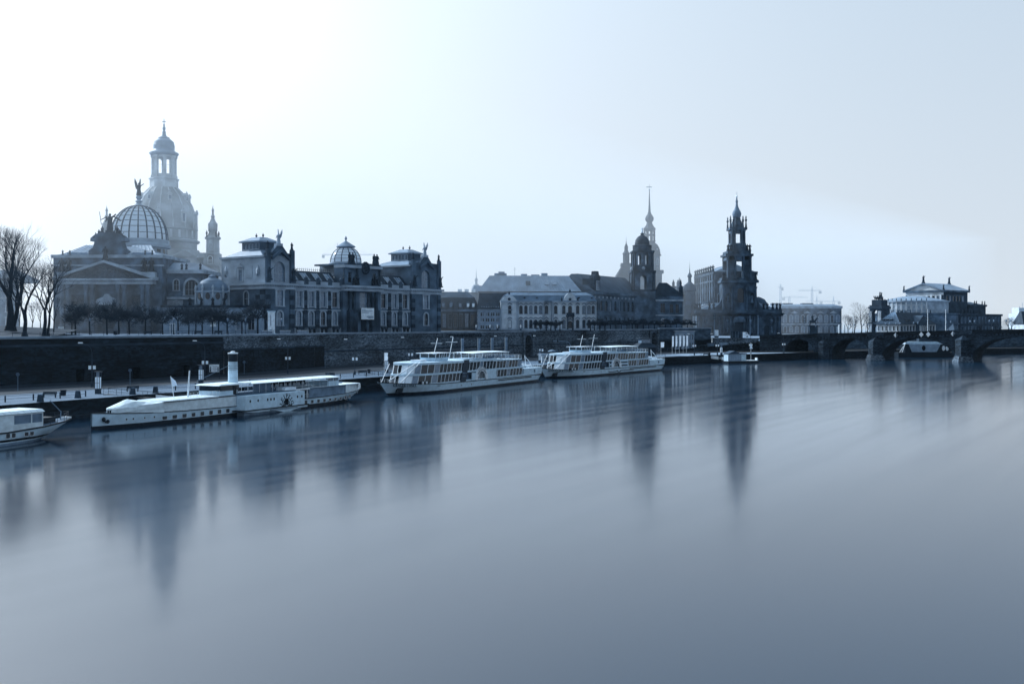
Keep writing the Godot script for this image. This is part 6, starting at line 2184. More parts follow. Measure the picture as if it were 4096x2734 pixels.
func build_trees():
	big_tree("bare_tree", "tallest bare tree at the left edge with a forked trunk", at(38, 1318, 262) , 28.0, 0.95, -0.03, 21, "tall bare trees on the bastion", 7, 0.72)
	big_tree("bare_tree", "second tall bare tree with a trunk leaning from the same root at the left edge", at(52, 1320, 264), 25.0, 0.62, 0.22, 5, "tall bare trees on the bastion", 7, 0.75)
	big_tree("bare_tree", "bare tree with a stout short trunk standing right at the bastion railing", at(97, 1340, 231), 17.5, 0.5, 0.02, 33, "tall bare trees on the bastion", 7, 0.8)
	big_tree("bare_tree", "bare tree with twin stems and a long branch reaching over the hall front", at(176, 1341, 234), 19.5, 0.46, 0.03, 47, "tall bare trees on the bastion", 7, 0.75)
	big_tree("bare_tree", "slim bare stem crossing the twin stemmed tree on the bastion", at(190, 1340, 236), 17.0, 0.34, 0.1, 9, "tall bare trees on the bastion", 5, 0.6)
	var small := [[130, 1330, 275, "small bare tree on the grass slope behind the stout trunk"], [160, 1332, 280, "thin bare sapling between the two front trees"], [214, 1336, 262, "small dark bare tree between the big trees and the clipped row"], [75, 1322, 285, "small bare tree under the forked giant"]]
	for i in small.size():
		big_tree("bare_tree", small[i][3], at(small[i][0], small[i][1], small[i][2]), 9.5 + i, 0.17, 0.03 * (i - 1), 60 + i, "small bare trees on the bastion", 5, 0.6)
	# clipped trees on the terrace, in two rows
	var kinds := [pollard_meshes(3, 7.4, 3.0, 1.15), pollard_meshes(4, 7.4, 3.0, 1.15), pollard_meshes(8, 7.4, 3.0, 1.1)]
	var row := [286, 301, 358, 427, 474, 516, 581, 650, 712, 754, 782, 808, 850, 873, 908, 967]
	var ords := ["first", "second", "third", "fourth", "fifth", "sixth", "seventh", "eighth", "ninth", "tenth", "eleventh", "twelfth", "thirteenth", "fourteenth", "fifteenth", "sixteenth", "seventeenth", "eighteenth"]
	rng.seed = 77
	for i in row.size():
		var front := i % 2 == 1
		var d := 283.0 + i * 1.6 if front else 299.0 + i * 1.0
		var p := at(row[i], 1300, d)
		p.y = TERRACE_Y
		pollard(kinds[i % 3], "%s clipped bare tree from the left in the terrace row before the hall" % ords[i], p, 0.88 + 0.22 * rng.randf(), "clipped trees on the bastion terrace")
	var p := at(1030, 1300, 318); p.y = TERRACE_Y
	pollard(kinds[1], "broad round clipped tree standing alone beside the white advertising column", p, 1.15, "clipped trees on the bastion terrace")
	var low := [pollard_meshes(14, 4.4, 1.9, 0.45), pollard_meshes(15, 4.4, 1.9, 0.45)]
	for i in 18:
		var px := 2398.0 + i * 22.0
		var d := 487.0 + i * 2.4
		p = at(px, 1300, d); p.y = 13.5
		pollard(low[i % 2], "%s low flat clipped tree from the left in the dark row before the parliament" % ords[i], p, 1.0, "flat clipped trees before the parliament", "flat_clipped_tree")
	var globe := [pollard_meshes(18, 3.6, 1.25, 1.0)]
	var gx := [2144, 2163, 2185, 2203, 2221, 2240, 2362, 2378, 2400, 2420]
	for i in gx.size():
		p = at(gx[i], 1300, 424); p.y = 13.5
		pollard(globe[0], "%s small globe tree from the left before the white palace" % ords[i], p, 1.0, "globe trees before the palace", "globe_tree")
	# loose trees beyond the bridge
	var far := [[3392, 1325, 640, 14.0, "pale bare tree just right of the gallery"], [3420, 1325, 660, 15.0, "hazy broad bare tree between gallery and opera"], [3446, 1322, 650, 21.0, "tallest round bare tree between gallery and opera portal"], [3472, 1325, 620, 14.0, "dark bare tree next to the opera portal"], [4046, 1325, 560, 12.0, "bare tree at the opera's right end above the bridge"], [3925, 1325, 600, 10.0, "bare tree before the opera's rear wing"], [3990, 1325, 600, 10.0, "thin bare tree before the opera's end wall"]]
	for i in far.size():
		var f: Array = far[i]
		p = at(f[0], 1300, f[2]); p.y = CITY_Y
		big_tree("riverbank_tree", f[4], p, f[3], 0.4, 0.02, 100 + i, "bare trees beyond the bridge", 6, 0.7)
	# grass slope at the left
	var m := M.new()
	m.quad(ground(Vector2(-150, 262), TERRACE_Y + 0.02), ground(Vector2(-107, 246), TERRACE_Y + 0.02), ground(Vector2(-111, 268), TERRACE_Y + 1.4), ground(Vector2(-160, 285), 16.4))
	m.quad(ground(Vector2(-160, 240), TERRACE_Y + 0.02), ground(Vector2(-112, 240), TERRACE_Y + 0.02), ground(Vector2(-107, 246), TERRACE_Y + 0.03), ground(Vector2(-150, 262), TERRACE_Y + 0.03))
	m.quad(ground(Vector2(-160, 285), 16.4), ground(Vector2(-111, 268), TERRACE_Y + 1.4), ground(Vector2(-125, 300), TERRACE_Y + 1.4), ground(Vector2(-190, 330), 16.4))
	structure(m, "grass_slope", "lawn")
	# houses behind the big trees
	var b := thing("terrace_house", "pale three storey house seen through the bare trees at the left edge", "house", Vector3(-196, TERRACE_Y, -345))
	var holes := []
	for i in 7:
		for r in 3: holes.append([3.0 + i * 4.6, 2.0 + r * 5.0, 1.8, 3.0, r == 2])
	m = M.new()
	m.facade(0, 34, 0, 17.6, 0, holes, 0.4)
	m.box(0, 34, 17.58, 17.6, -14, 0)
	put(m, "wall", "stone_light", b)
	for h in holes: window(b, h[0], h[1], 0, h[2], h[3], h[4], 0.3, 0.0, "stone_pale", "glass_pale")
	m = M.new()
	m.box(-0.4, 34.4, 16.8, 18.0, -14, 0.8)
	m.box(0, 34, 11.2, 11.8, 0, 0.4)
	put(m, "cornice", "stone_pale", b)
	m = M.new()
	m.frus(-0.2, 34.2, -14, 0.4, 18.0, 4, 30, -9, -5, 21.0)
	put(m, "roof", "sheet_metal", b)

# ---------------------------------------------------------------- ships
# own axes of a ship: x from bow to stern, +z the side towards the camera, y = 0 the waterline

# stations: [x at deck, x at waterline, half beam at deck, half beam at waterline, deck height]
func hull_at(st: Array, x: float, k: int) -> float:
	for i in st.size() - 1:
		if x <= st[i + 1][0] or i == st.size() - 2:
			return lerpf(st[i][k], st[i + 1][k], clampf((x - st[i][0]) / (st[i + 1][0] - st[i][0]), 0, 1))
	return 0.0

func hull_point(s: Array, y: float, side: float) -> Vector3:
	var f: float = clampf(y / s[4], -0.3, 1.2)
	var g := f * f * (3 - 2 * f) if f > 0 and f < 1 else f
	return Vector3(lerpf(s[1], s[0], f), y, side * lerpf(s[3], s[2], g if f <= 1 else f))

func hull_band(st: Array, lo: float, hi: float, rows := 3, bulge := 0.0) -> M:
	# lo and hi: heights; hi < 0 stands for the deck edge
	var fine := []
	for i in st.size() - 1:
		for k in 4:
			var r := []
			for c in 5: r.append(lerpf(st[i][c], st[i + 1][c], k / 4.0))
			fine.append(r)
	fine.append(st[st.size() - 1])
	var m := M.new()
	for side in [1.0, -1.0]:
		for i in fine.size() - 1:
			for r in rows:
				var h0: float = hi if hi > 0 else fine[i][4]
				var h1: float = hi if hi > 0 else fine[i + 1][4]
				var p := [hull_point(fine[i], lerpf(lo, h0, r / float(rows)), side), hull_point(fine[i + 1], lerpf(lo, h1, r / float(rows)), side), hull_point(fine[i + 1], lerpf(lo, h1, (r + 1) / float(rows)), side), hull_point(fine[i], lerpf(lo, h0, (r + 1) / float(rows)), side)]
				for q in 4: p[q] += Vector3(0, 0, side * bulge)
				if side > 0: m.quad(p[0], p[1], p[2], p[3])
				else: m.quad(p[1], p[0], p[3], p[2])
	# stern plate
	var e: Array = st[st.size() - 1]
	m.quad(hull_point(e, lo, 1), hull_point(e, lo, -1), hull_point(e, hi if hi > 0 else e[4], -1), hull_point(e, hi if hi > 0 else e[4], 1))
	return m

func deck_sheet(st: Array, drop := 0.05) -> M:
	var m := M.new()
	for i in st.size() - 1:
		m.quad(Vector3(st[i][0], st[i][4] - drop, st[i][2]), Vector3(st[i + 1][0], st[i + 1][4] - drop, st[i + 1][2]), Vector3(st[i + 1][0], st[i + 1][4] - drop, -st[i + 1][2]), Vector3(st[i][0], st[i][4] - drop, -st[i][2]))
	return m

func rail_run(m: M, pts: Array, h := 1.0, step := 1.5, r := 0.03):
	for i in pts.size() - 1:
		var a: Vector3 = pts[i]; var b: Vector3 = pts[i + 1]
		var n := maxi(1, int(a.distance_to(b) / step))
		for k in n + 1:
			var p := a.lerp(b, k / float(n))
			m.bar(p, p + Vector3(0, h, 0), r)
		for f in [1.0, 0.66, 0.33]: m.bar(a + Vector3(0, h * f, 0), b + Vector3(0, h * f, 0), r * (1.0 if f == 1.0 else 0.7))

func hull_window(t: Node3D, st: Array, x: float, y: float, w: float, h: float, called := "hull_window", mat_ := "glass", round_ := false):
	var key := "hw%.2f_%.2f_%d" % [w, h, int(round_)]
	if not shared.has(key):
		var pts := PackedVector2Array()
		var n := 16
		for k in n:
			var a := TAU * (k + 0.5) / n
			var c := Vector2(cos(a), sin(a))
			if not round_: c = Vector2(signf(c.x) * pow(absf(c.x), 0.35), signf(c.y) * pow(absf(c.y), 0.45))
			pts.append(c * Vector2(w / 2, h / 2))
		var m := M.new(); m.prism(pts, -0.06, 0.035)
		var big := PackedVector2Array()
		for p in pts: big.append(p * Vector2(1.0 + 0.14 / w, 1.0 + 0.14 / h))
		var f := M.new(); f.prism(big, -0.06, 0.02)
		shared[key] = [m.mesh(), f.mesh()]
	var s := []
	for c in 5: s.append(hull_at(st, x, c))
	var s2 := []
	for c in 5: s2.append(hull_at(st, x + 0.5, c))
	var p := hull_point(s, y, 1.0); var q := hull_point(s2, y, 1.0)
	p.x = x
	var turn := atan2(p.z - q.z, maxf(q.x - p.x, 0.4))
	var f := inst(shared[key][1], called, "white_paint", t, p, turn)
	inst(shared[key][0], "pane", mat_, f)

func arc_letters(t: Node3D, text: String, c: Vector3, r: float, size: float, a0: float, a1: float, material: String):
	for i in text.length():
		var a := lerpf(a0, a1, i / float(text.length() - 1))
		letters(t, text[i], size, c + Vector3(cos(a) * r, sin(a) * r, 0), material, 0.0, a - PI / 2, "letter", true)

func build_ships():
	build_steamer()
	build_left_boat()
	var d := Vector2(0.443, 0.897)
	build_salon_ship("Gräfin Cosel", "nearer white double deck river ship, its paddle arch panel plain", Vector2(-27.3, 231), d, false)
	d = Vector2(0.547, 0.837)
	build_salon_ship("August der Starke", "farther white double deck river ship with dark stripes beside its paddle arch", Vector2(10.0, 305.6), d, true)
	build_small_craft()

func tarp(sections: Array, wrinkle: float) -> M:
	# sections: [x, half width, foot, eaves, ridge]; a draped canvas house with slightly uneven sides
	var m := M.new()
	var rows := []
	for s in sections:
		var row := []
		for side in [1.0, -1.0]:
			var line := []
			for k in 5:
				var f := k / 4.0
				line.append(Vector3(s[0], lerpf(s[2], s[3], f), side * (s[1] + wrinkle * sin(s[0] * 2.3 + k * 1.7) * (1.0 - f) + 0.12 * (1.0 - f))))
			line.append(Vector3(s[0], lerpf(s[3], s[4], 0.7), side * s[1] * 0.6))
			line.append(Vector3(s[0], s[4] + wrinkle * 0.5 * sin(s[0] * 3.1), 0))
			row.append(line)
		rows.append(row)
	for i in rows.size() - 1:
		for side in 2:
			for k in 6:
				var a: Vector3 = rows[i][side][k]; var b: Vector3 = rows[i + 1][side][k]
				var c: Vector3 = rows[i + 1][side][k + 1]; var e: Vector3 = rows[i][side][k + 1]
				if side == 0: m.quad(a, b, c, e)
				else: m.quad(b, a, e, c)
	for end in [0, rows.size() - 1]:
		for k in 6:
			var a: Vector3 = rows[end][0][k]; var b: Vector3 = rows[end][0][k + 1]
			var c: Vector3 = rows[end][1][k + 1]; var e: Vector3 = rows[end][1][k]
			if end == 0: m.quad(e, a, b, c)
			else: m.quad(a, e, c, b)
	return m

func build_steamer():
	var dir := Vector2(0.424, 0.906)
	var t := thing("paddle_steamer", "white paddle steamer with a tall striped funnel and canvas covers", "ship", ground(Vector2(-62.1, 155), 0), along(Vector2.ZERO, dir))
	var st := [[0.0, 0.0, 0.16, 0.1, 2.5], [3.0, 3.0, 1.2, 0.9, 2.3], [8.0, 8.0, 2.4, 2.1, 2.02], [16.0, 16.0, 2.9, 2.7, 1.78], [28.0, 28.0, 3.0, 2.9, 1.65], [46.0, 46.0, 3.0, 2.9, 1.65], [55.0, 55.0, 2.9, 2.6, 1.7], [62.0, 60.5, 2.6, 1.8, 1.85], [67.5, 64.0, 1.8, 0.8, 2.1], [71.0, 66.0, 0.5, 0.15, 2.35]]
	put(hull_band(st, 0.55, -1, 4), "hull", "white_hull", t)
	put(hull_band(st, -0.6, 0.55, 2), "boot_top", "black_paint", t)
	put(deck_sheet(st), "deck", "deck", t)
	var m := M.new()
	for i in st.size() - 1:
		for s in [1.0, -1.0]:
			m.bar(Vector3(st[i][0], st[i][4], s * (st[i][2] + 0.03)), Vector3(st[i + 1][0], st[i + 1][4], s * (st[i + 1][2] + 0.03)), 0.09)
	put(m, "rubbing_strake", "black_paint", t)
	for i in 8: hull_window(t, st, 12.2 + i * 2.05, 1.02, 0.95 if i < 3 else 0.85, 0.66)
	for i in 9: hull_window(t, st, 48.6 + i * 2.05, 1.05, 0.85, 0.7)
	for x in [5.2, 6.3, 8.2, 10.1, 67.2, 68.4]: hull_window(t, st, x, 1.25 if x < 60 else 1.7, 0.28, 0.28, "porthole", "glass", true)
	# anchor and hawse fittings at the bow
	m = M.new()
	m.ball(Vector3(1.5, 1.5, 0.85), 0.28, 8, 1.3)
	m.ball(Vector3(2.1, 1.15, 1.05), 0.26, 8, 1.2)
	m.bar(Vector3(1.5, 1.6, 0.85), Vector3(1.8, 1.0, 0.95), 0.12)
	put(m, "anchor", "black_paint", t)
	m = M.new()
	m.bar(Vector3(2.6, 2.35, 0.6), Vector3(2.6, 2.75, 0.6), 0.12, 0.12, 6)
	m.bar(Vector3(3.0, 2.35, 0.6), Vector3(3.0, 2.75, 0.6), 0.12, 0.12, 6)
	m.bar(Vector3(2.3, 2.7, 0.6), Vector3(3.3, 2.7, 0.6), 0.06)
	put(m, "bollard", "black_paint", t)
	# canvas cover over the fore deck
	var sec := [[3.6, 0.8, 2.3, 2.8, 3.0], [3.9, 1.1, 2.25, 2.95, 3.2], [5.2, 1.5, 2.2, 3.0, 3.55], [7.0, 1.9, 2.1, 2.95, 4.15], [7.3, 2.2, 2.05, 3.25, 4.1], [9.5, 2.45, 1.98, 3.3, 3.75], [11.8, 2.7, 1.88, 3.45, 3.6]]
	put(tarp(sec, 0.08), "bow_tent", "canvas", t)
	for i in 6:
		m = M.new()
		var xa := 11.8 + i * 2.8; var xb := xa + 2.8
		for s in [1.0, -1.0]:
			for k in 7:
				var x0 := lerpf(xa, xb, k / 7.0); var x1 := lerpf(xa, xb, (k + 1) / 7.0)
				var f0 := 0.035 * sin(x0 * 5.1); var f1 := 0.035 * sin(x1 * 5.1)
				var q := [Vector3(x0, hull_at(st, x0, 4) + 0.04 + 0.05 * sin(x0 * 3.3), s * (hull_at(st, x0, 2) + 0.04 + f0)), Vector3(x1, hull_at(st, x1, 4) + 0.04 + 0.05 * sin(x1 * 3.3), s * (hull_at(st, x1, 2) + 0.04 + f1)), Vector3(x1, 3.46, s * (hull_at(st, x1, 2) - 0.02)), Vector3(x0, 3.46, s * (hull_at(st, x0, 2) - 0.02))]
				if s > 0: m.quad(q[0], q[1], q[2], q[3])
				else: m.quad(q[1], q[0], q[3], q[2])
		put(m, "side_cover", "canvas", t)
	for k in 28:
		m = M.new()
		var xr := 11.8 + k * 0.6
		m.frus(xr, xr + 0.57, -2.95, 2.95, 3.5, xr + 0.06, xr + 0.51, -2.7, 2.7, 3.66)
		put(m, "roof_rib", "canvas", t)
	var edge := M.new()
	edge.box(11.8, 28.7, 3.4, 3.52, 2.9, 3.04)
	put(edge, "cover_edge", "black_paint", t)
	# paddle boxes with sponsons
	for side in [1.0, -1.0]:
		m = M.new()
		m.t = Transform3D(Basis.IDENTITY, Vector3.ZERO)
		var z0 := 2.7 if side > 0 else -5.0
		var z1 := 5.0 if side > 0 else -2.7
		m.frus(28.7, 45.4, z0, z1, 0.95, 28.7, 45.4, z0, z1, 3.38)
		var pb := put(m, "paddle_box", "white_hull", t)
		m = M.new()
		m.box(27.6, 46.6, 0.78, 0.96, z0, z1 + 0.15 if side > 0 else z1)
		put(m, "sponson_edge", "black_paint", pb)
		m = M.new()
		var curve := PackedVector2Array([Vector2(27.8, 0.78), Vector2(46.4, 0.78)])
		for k in 13:
			var f := k / 12.0
			var x := lerpf(46.4, 31.0, f)
			curve.append(Vector2(x, 0.42 - 0.5 * pow(sin(PI * clampf((x - 36.0) / 8.5, 0, 1)), 2)))
		m.prism(curve, z1 - 0.5 if side > 0 else z0, z1 - 0.1 if side > 0 else z0 + 0.4)
		put(m, "sponson_skirt", "white_hull", pb)
		m = M.new()
		m.box(35.4, 43.2, 0.5, 0.62, z1 - 0.1, z1 + 0.05)
		if side > 0: put(m, "skirt_strake", "canvas_grey", pb)
		m = M.new()
		m.box(29.0, 45.0, -0.4, 0.78, z0, z1 - 0.6 if side > 0 else z1)
		put(m, "wheel_well", "canvas_grey", pb)
	var face := 5.02
	for x in [29.9, 32.0, 34.6, 35.5, 36.4, 43.2, 44.5]:
		m = M.new()
		var pts := PackedVector2Array()
		for k in 12: pts.append(Vector2(x + cos(TAU * k / 12) * 0.2, 2.45 + sin(TAU * k / 12) * 0.24))
		m.prism(pts, face - 0.1, face + 0.02)
		put(m, "porthole", "glass", t)
	arc_letters(t, "LEIPZIG", Vector3(40.0, 1.15, face), 1.62, 1.05, PI * 0.93, PI * 0.07, "print")
	m = M.new()
	m.prism(PackedVector2Array([Vector2(39.6, 1.15), Vector2(40.4, 1.15), Vector2(40.5, 1.5), Vector2(40.5, 2.3), Vector2(39.5, 2.3), Vector2(39.5, 1.5)]), face - 0.05, face + 0.03)
	for k in 9:
		var a := PI * k / 8.0
		m.bar(Vector3(40.0 + cos(a) * 0.62, 1.45 + sin(a) * 0.85, face), Vector3(40.0 + cos(a + 0.5) * 0.95, 1.35 + sin(a + 0.5) * 0.7, face), 0.06, 0.1)
	for s in [-1.0, 1.0]:
		m.bar(Vector3(40.0 + s * 0.3, 1.08, face), Vector3(40.0 + s * 1.5, 1.05, face), 0.09)
		m.bar(Vector3(40.0 + s * 0.6, 1.4, face), Vector3(40.0 + s * 1.1, 1.1, face), 0.08)
	put(m, "crest", "masonry_dark", t)
	# middle house and upper deck
	m = M.new()
	m.box(27.5, 49.4, 1.65, 3.45, -2.4, 2.2)
	put(m, "deck_house", "canvas_grey", t)
	m = M.new()
	m.box(24.5, 62.0, 3.45, 3.6, -2.9, 2.9)
	put(m, "upper_deck", "deck", t)
	m = M.new()
	m.box(45.4, 49.8, 3.36, 3.66, 2.6, 3.0)
	m.box(46.9, 47.1, 1.7, 3.4, 2.5, 2.7)
	m.box(49.3, 49.5, 1.7, 3.4, 2.5, 2.7)
	put(m, "side_frame", "white_paint", t)
	m = M.new()
	m.box(45.5, 49.4, 1.7, 3.3, 2.21, 2.3)
	put(m, "side_opening", "door_wood", t)
	m = M.new()
	rail_run(m, [Vector3(45.6, 1.65, 2.9), Vector3(49.5, 1.65, 2.9)], 0.9, 0.6)
	put(m, "side_rail", "white_paint", t)
	# aft canvas, three panels and a flat top
	var px := [49.7, 55.4, 62.4, 67.4]
	for i in 3:
		m = M.new()
		var a: float = px[i]; var b: float = px[i + 1]
		var n := 6
		for s in [1.0, -1.0]:
			for k in n:
				var x0 := lerpf(a, b, k / float(n)); var x1 := lerpf(a, b, (k + 1) / float(n))
				var w0 := minf(2.75, hull_at(st, x0, 2)); var w1 := minf(2.75, hull_at(st, x1, 2))
				var j0 := 0.04 * sin(x0 * 3.0); var j1 := 0.04 * sin(x1 * 3.0)
				var q := [Vector3(x0, hull_at(st, x0, 4) + 0.05, s * (w0 + 0.05 + j0)), Vector3(x1, hull_at(st, x1, 4) + 0.05, s * (w1 + 0.05 + j1)), Vector3(x1, 3.55, s * w1), Vector3(x0, 3.55, s * w0)]
				if s > 0: m.quad(q[0], q[1], q[2], q[3])
				else: m.quad(q[1], q[0], q[3], q[2])
		put(m, "aft_cover", ["canvas_grey", "canvas_grey", "canvas"][i], t)
	m = M.new()
	m.box(49.7, 62.2, 3.55, 3.68, -2.85, 2.85)
	m.frus(62.2, 67.6, -2.6, 2.6, 3.55, 62.2, 67.6, -2.5, 2.5, 3.7)
	m.quad(Vector3(67.5, 2.1, 1.8), Vector3(67.5, 2.1, -1.8), Vector3(67.5, 3.6, -2.4), Vector3(67.5, 3.6, 2.4))
	put(m, "aft_roof", "canvas", t)
	m = M.new()
	m.box(62.6, 65.8, 3.7, 3.95, -1.6, -0.6)
	put(m, "life_raft", "canvas_grey", t)
	# sun roof over the upper deck, on posts
	m = M.new()
	var prev := Vector3.ZERO
	for k in 30:
		var x0 := 33.0 + k * 0.9
		for z in 2:
			var za: float = -2.9 + z * 2.9; var zb: float = za + 2.9
			var ya := 5.3 if z == 0 else 5.5; var yb := 5.5 if z == 0 else 5.3
			m.quad(Vector3(x0, ya, zb if false else za + 0.0), Vector3(x0, yb, zb), Vector3(x0 + 0.9, yb, zb), Vector3(x0 + 0.9, ya, za)) 
	m.box(33.0, 60.0, 5.18, 5.3, 2.8, 2.95)
	m.box(33.0, 60.0, 5.18, 5.3, -2.95, -2.8)
	put(m, "sun_roof", "canvas", t)
	m = M.new()
	m.frus(24.6, 33.2, -2.7, 2.7, 5.28, 25.6, 33.2, -2.4, 2.4, 5.5)
	put(m, "wheelhouse_roof", "canvas", t)
	for i in 13:
		m = M.new()
		m.bar(Vector3(33.4 + i * 1.8, 3.6, 2.75), Vector3(33.4 + i * 1.8, 5.3, 2.75), 0.035)
		m.bar(Vector3(33.4 + i * 1.8, 3.6, -2.75), Vector3(33.4 + i * 1.8, 5.3, -2.75), 0.035)
		put(m, "roof_post", "white_paint", t)
	m = M.new()
	rail_run(m, [Vector3(31.0, 3.6, 2.85), Vector3(56.0, 3.6, 2.85)], 0.95, 1.1, 0.025)
	put(m, "upper_rail", "metal_grey", t)
	for i in 9:
		m = M.new()
		m.box(41.2 + i * 1.66, 42.75 + i * 1.66, 3.65, 5.2 - 0.12 * (i % 3), -2.7, -2.6)
		put(m, "wind_screen", "black_paint", t)
	m = M.new()
	m.box(35.4, 40.4, 3.65, 5.15, 1.2, 1.25)
	put(m, "grey_curtain", "canvas_grey", t)
	for i in 10:
		m = M.new()
		m.box(-0.35, 0.35, 0.4, 0.46, -0.3, 0.3); m.box(-0.35, 0.35, 0.46, 0.95, -0.35, -0.28)
		for lx in [-0.3, 0.3]: m.bar(Vector3(lx, 0, 0), Vector3(lx, 0.42, 0), 0.04)
		inst(m.mesh(), "deck_chair", "white_paint", t, Vector3(41.8 + i * 1.35, 3.6, -0.4))
	# glazed shelter aft
	m = M.new()
	m.box(56.2, 60.0, 3.6, 4.55, -2.5, 2.5)
	m.box(56.2, 60.0, 5.1, 5.2, -2.5, 2.5)
	for x in [56.2, 58.1, 59.85]: m.box(x, x + 0.15, 4.55, 5.1, 2.4, 2.5)
	put(m, "shelter", "white_hull", t)
	m = M.new()
	m.box(56.35, 59.85, 4.55, 5.1, 2.38, 2.42)
	put(m, "shelter_pane", "glass_pale", t)
	# wheelhouse: pale lower part, dark windows
	m = M.new()
	m.box(25.4, 28.6, 3.6, 4.35, -2.3, 2.4)
	put(m, "wheelhouse", "white_hull", t)
	m = M.new()
	m.box(25.45, 30.2, 4.35, 5.3, -2.25, 2.35)
	put(m, "wheelhouse_window", "glass", t)
	m = M.new()
	m.box(28.6, 29.4, 3.6, 5.3, -2.3, 2.42)
	put(m, "wheelhouse_door", "black_paint", t)
	m = M.new()
	m.box(41.4, 44.6, 3.6, 4.15, 1.6, 3.6)
	put(m, "life_boat_box", "white_paint", t)
	m = M.new()
	rail_run(m, [Vector3(18.5, 3.7, 2.0), Vector3(25.2, 3.7, 2.4)], 0.8, 0.8, 0.03)
	put(m, "fore_rail", "white_paint", t)
	m = M.new()
	rail_run(m, [Vector3(67.6, 2.1, 1.7), Vector3(70.2, 2.3, 0.9), Vector3(71.0, 2.35, 0.0), Vector3(70.2, 2.3, -0.9), Vector3(67.6, 2.1, -1.7)], 0.95, 0.6, 0.03)
	put(m, "stern_rail", "white_paint", t)
	# funnel: white with thin bands and a black top
	var fc := Vector3(31.4, 0, 0)
	m = M.new()
	m.lathe(fc, [[0.86, 3.5], [0.8, 9.15]], 20)
	put(m, "funnel", "white_hull", t)
	m = M.new()
	m.lathe(fc, [[0.81, 9.15], [0.79, 10.5]], 20)
	put(m, "funnel_top", "black_paint", t)
	m = M.new()
	m.lathe(fc, [[0.86, 10.5], [0.88, 10.7], [0.4, 10.75], [0.34, 10.95], [0.0, 11.0]], 16)
	put(m, "funnel_cap", "white_paint", t)
	for y in [7.75, 8.05, 8.35, 8.65, 8.98]:
		m = M.new()
		m.lathe(fc, [[0.835, y], [0.835, y + 0.06]], 20)
		put(m, "funnel_band", "print", t)
	m = M.new()
	m.bar(Vector3(31.0, 8.7, 0), Vector3(24.6, 6.0, -2.0), 0.03)
	put(m, "stay_wire", "metal_grey", t)
	rope(t, Vector3(1.0, 2.5, 0), Vector3(-8.0, 3.3, -15.0), 0.9)
	rope(t, Vector3(70.0, 2.4, -0.4), Vector3(78.0, 3.3, -13.0), 0.8)
	# masts and flag
	m = M.new()
	m.bar(Vector3(20.2, 3.6, 0), Vector3(20.6, 8.0, 0), 0.16, 0.12, 8)
	put(m, "fore_mast", "white_paint", t)
	m = M.new()
	m.bar(Vector3(16.6, 3.6, 0.4), Vector3(15.8, 7.3, 0.4), 0.05)
	put(m, "flag_staff", "white_paint", t)
	m = M.new()
	m.prism(PackedVector2Array([Vector2(15.85, 7.2), Vector2(16.25, 5.6), Vector2(17.3, 5.7), Vector2(16.9, 6.5)]), 0.38, 0.42)
	put(m, "flag", "flag_cloth", t)

func rope(t: Node3D, a: Vector3, b: Vector3, sag: float):
	var m := M.new()
	var last := a
	for k in range(1, 9):
		var f := k / 8.0
		var p := a.lerp(b, f) - Vector3(0, sag * 4.0 * f * (1.0 - f), 0)
		m.bar(last, p, 0.035)
		last = p
	put(m, "mooring_rope", "metal_dark", t)

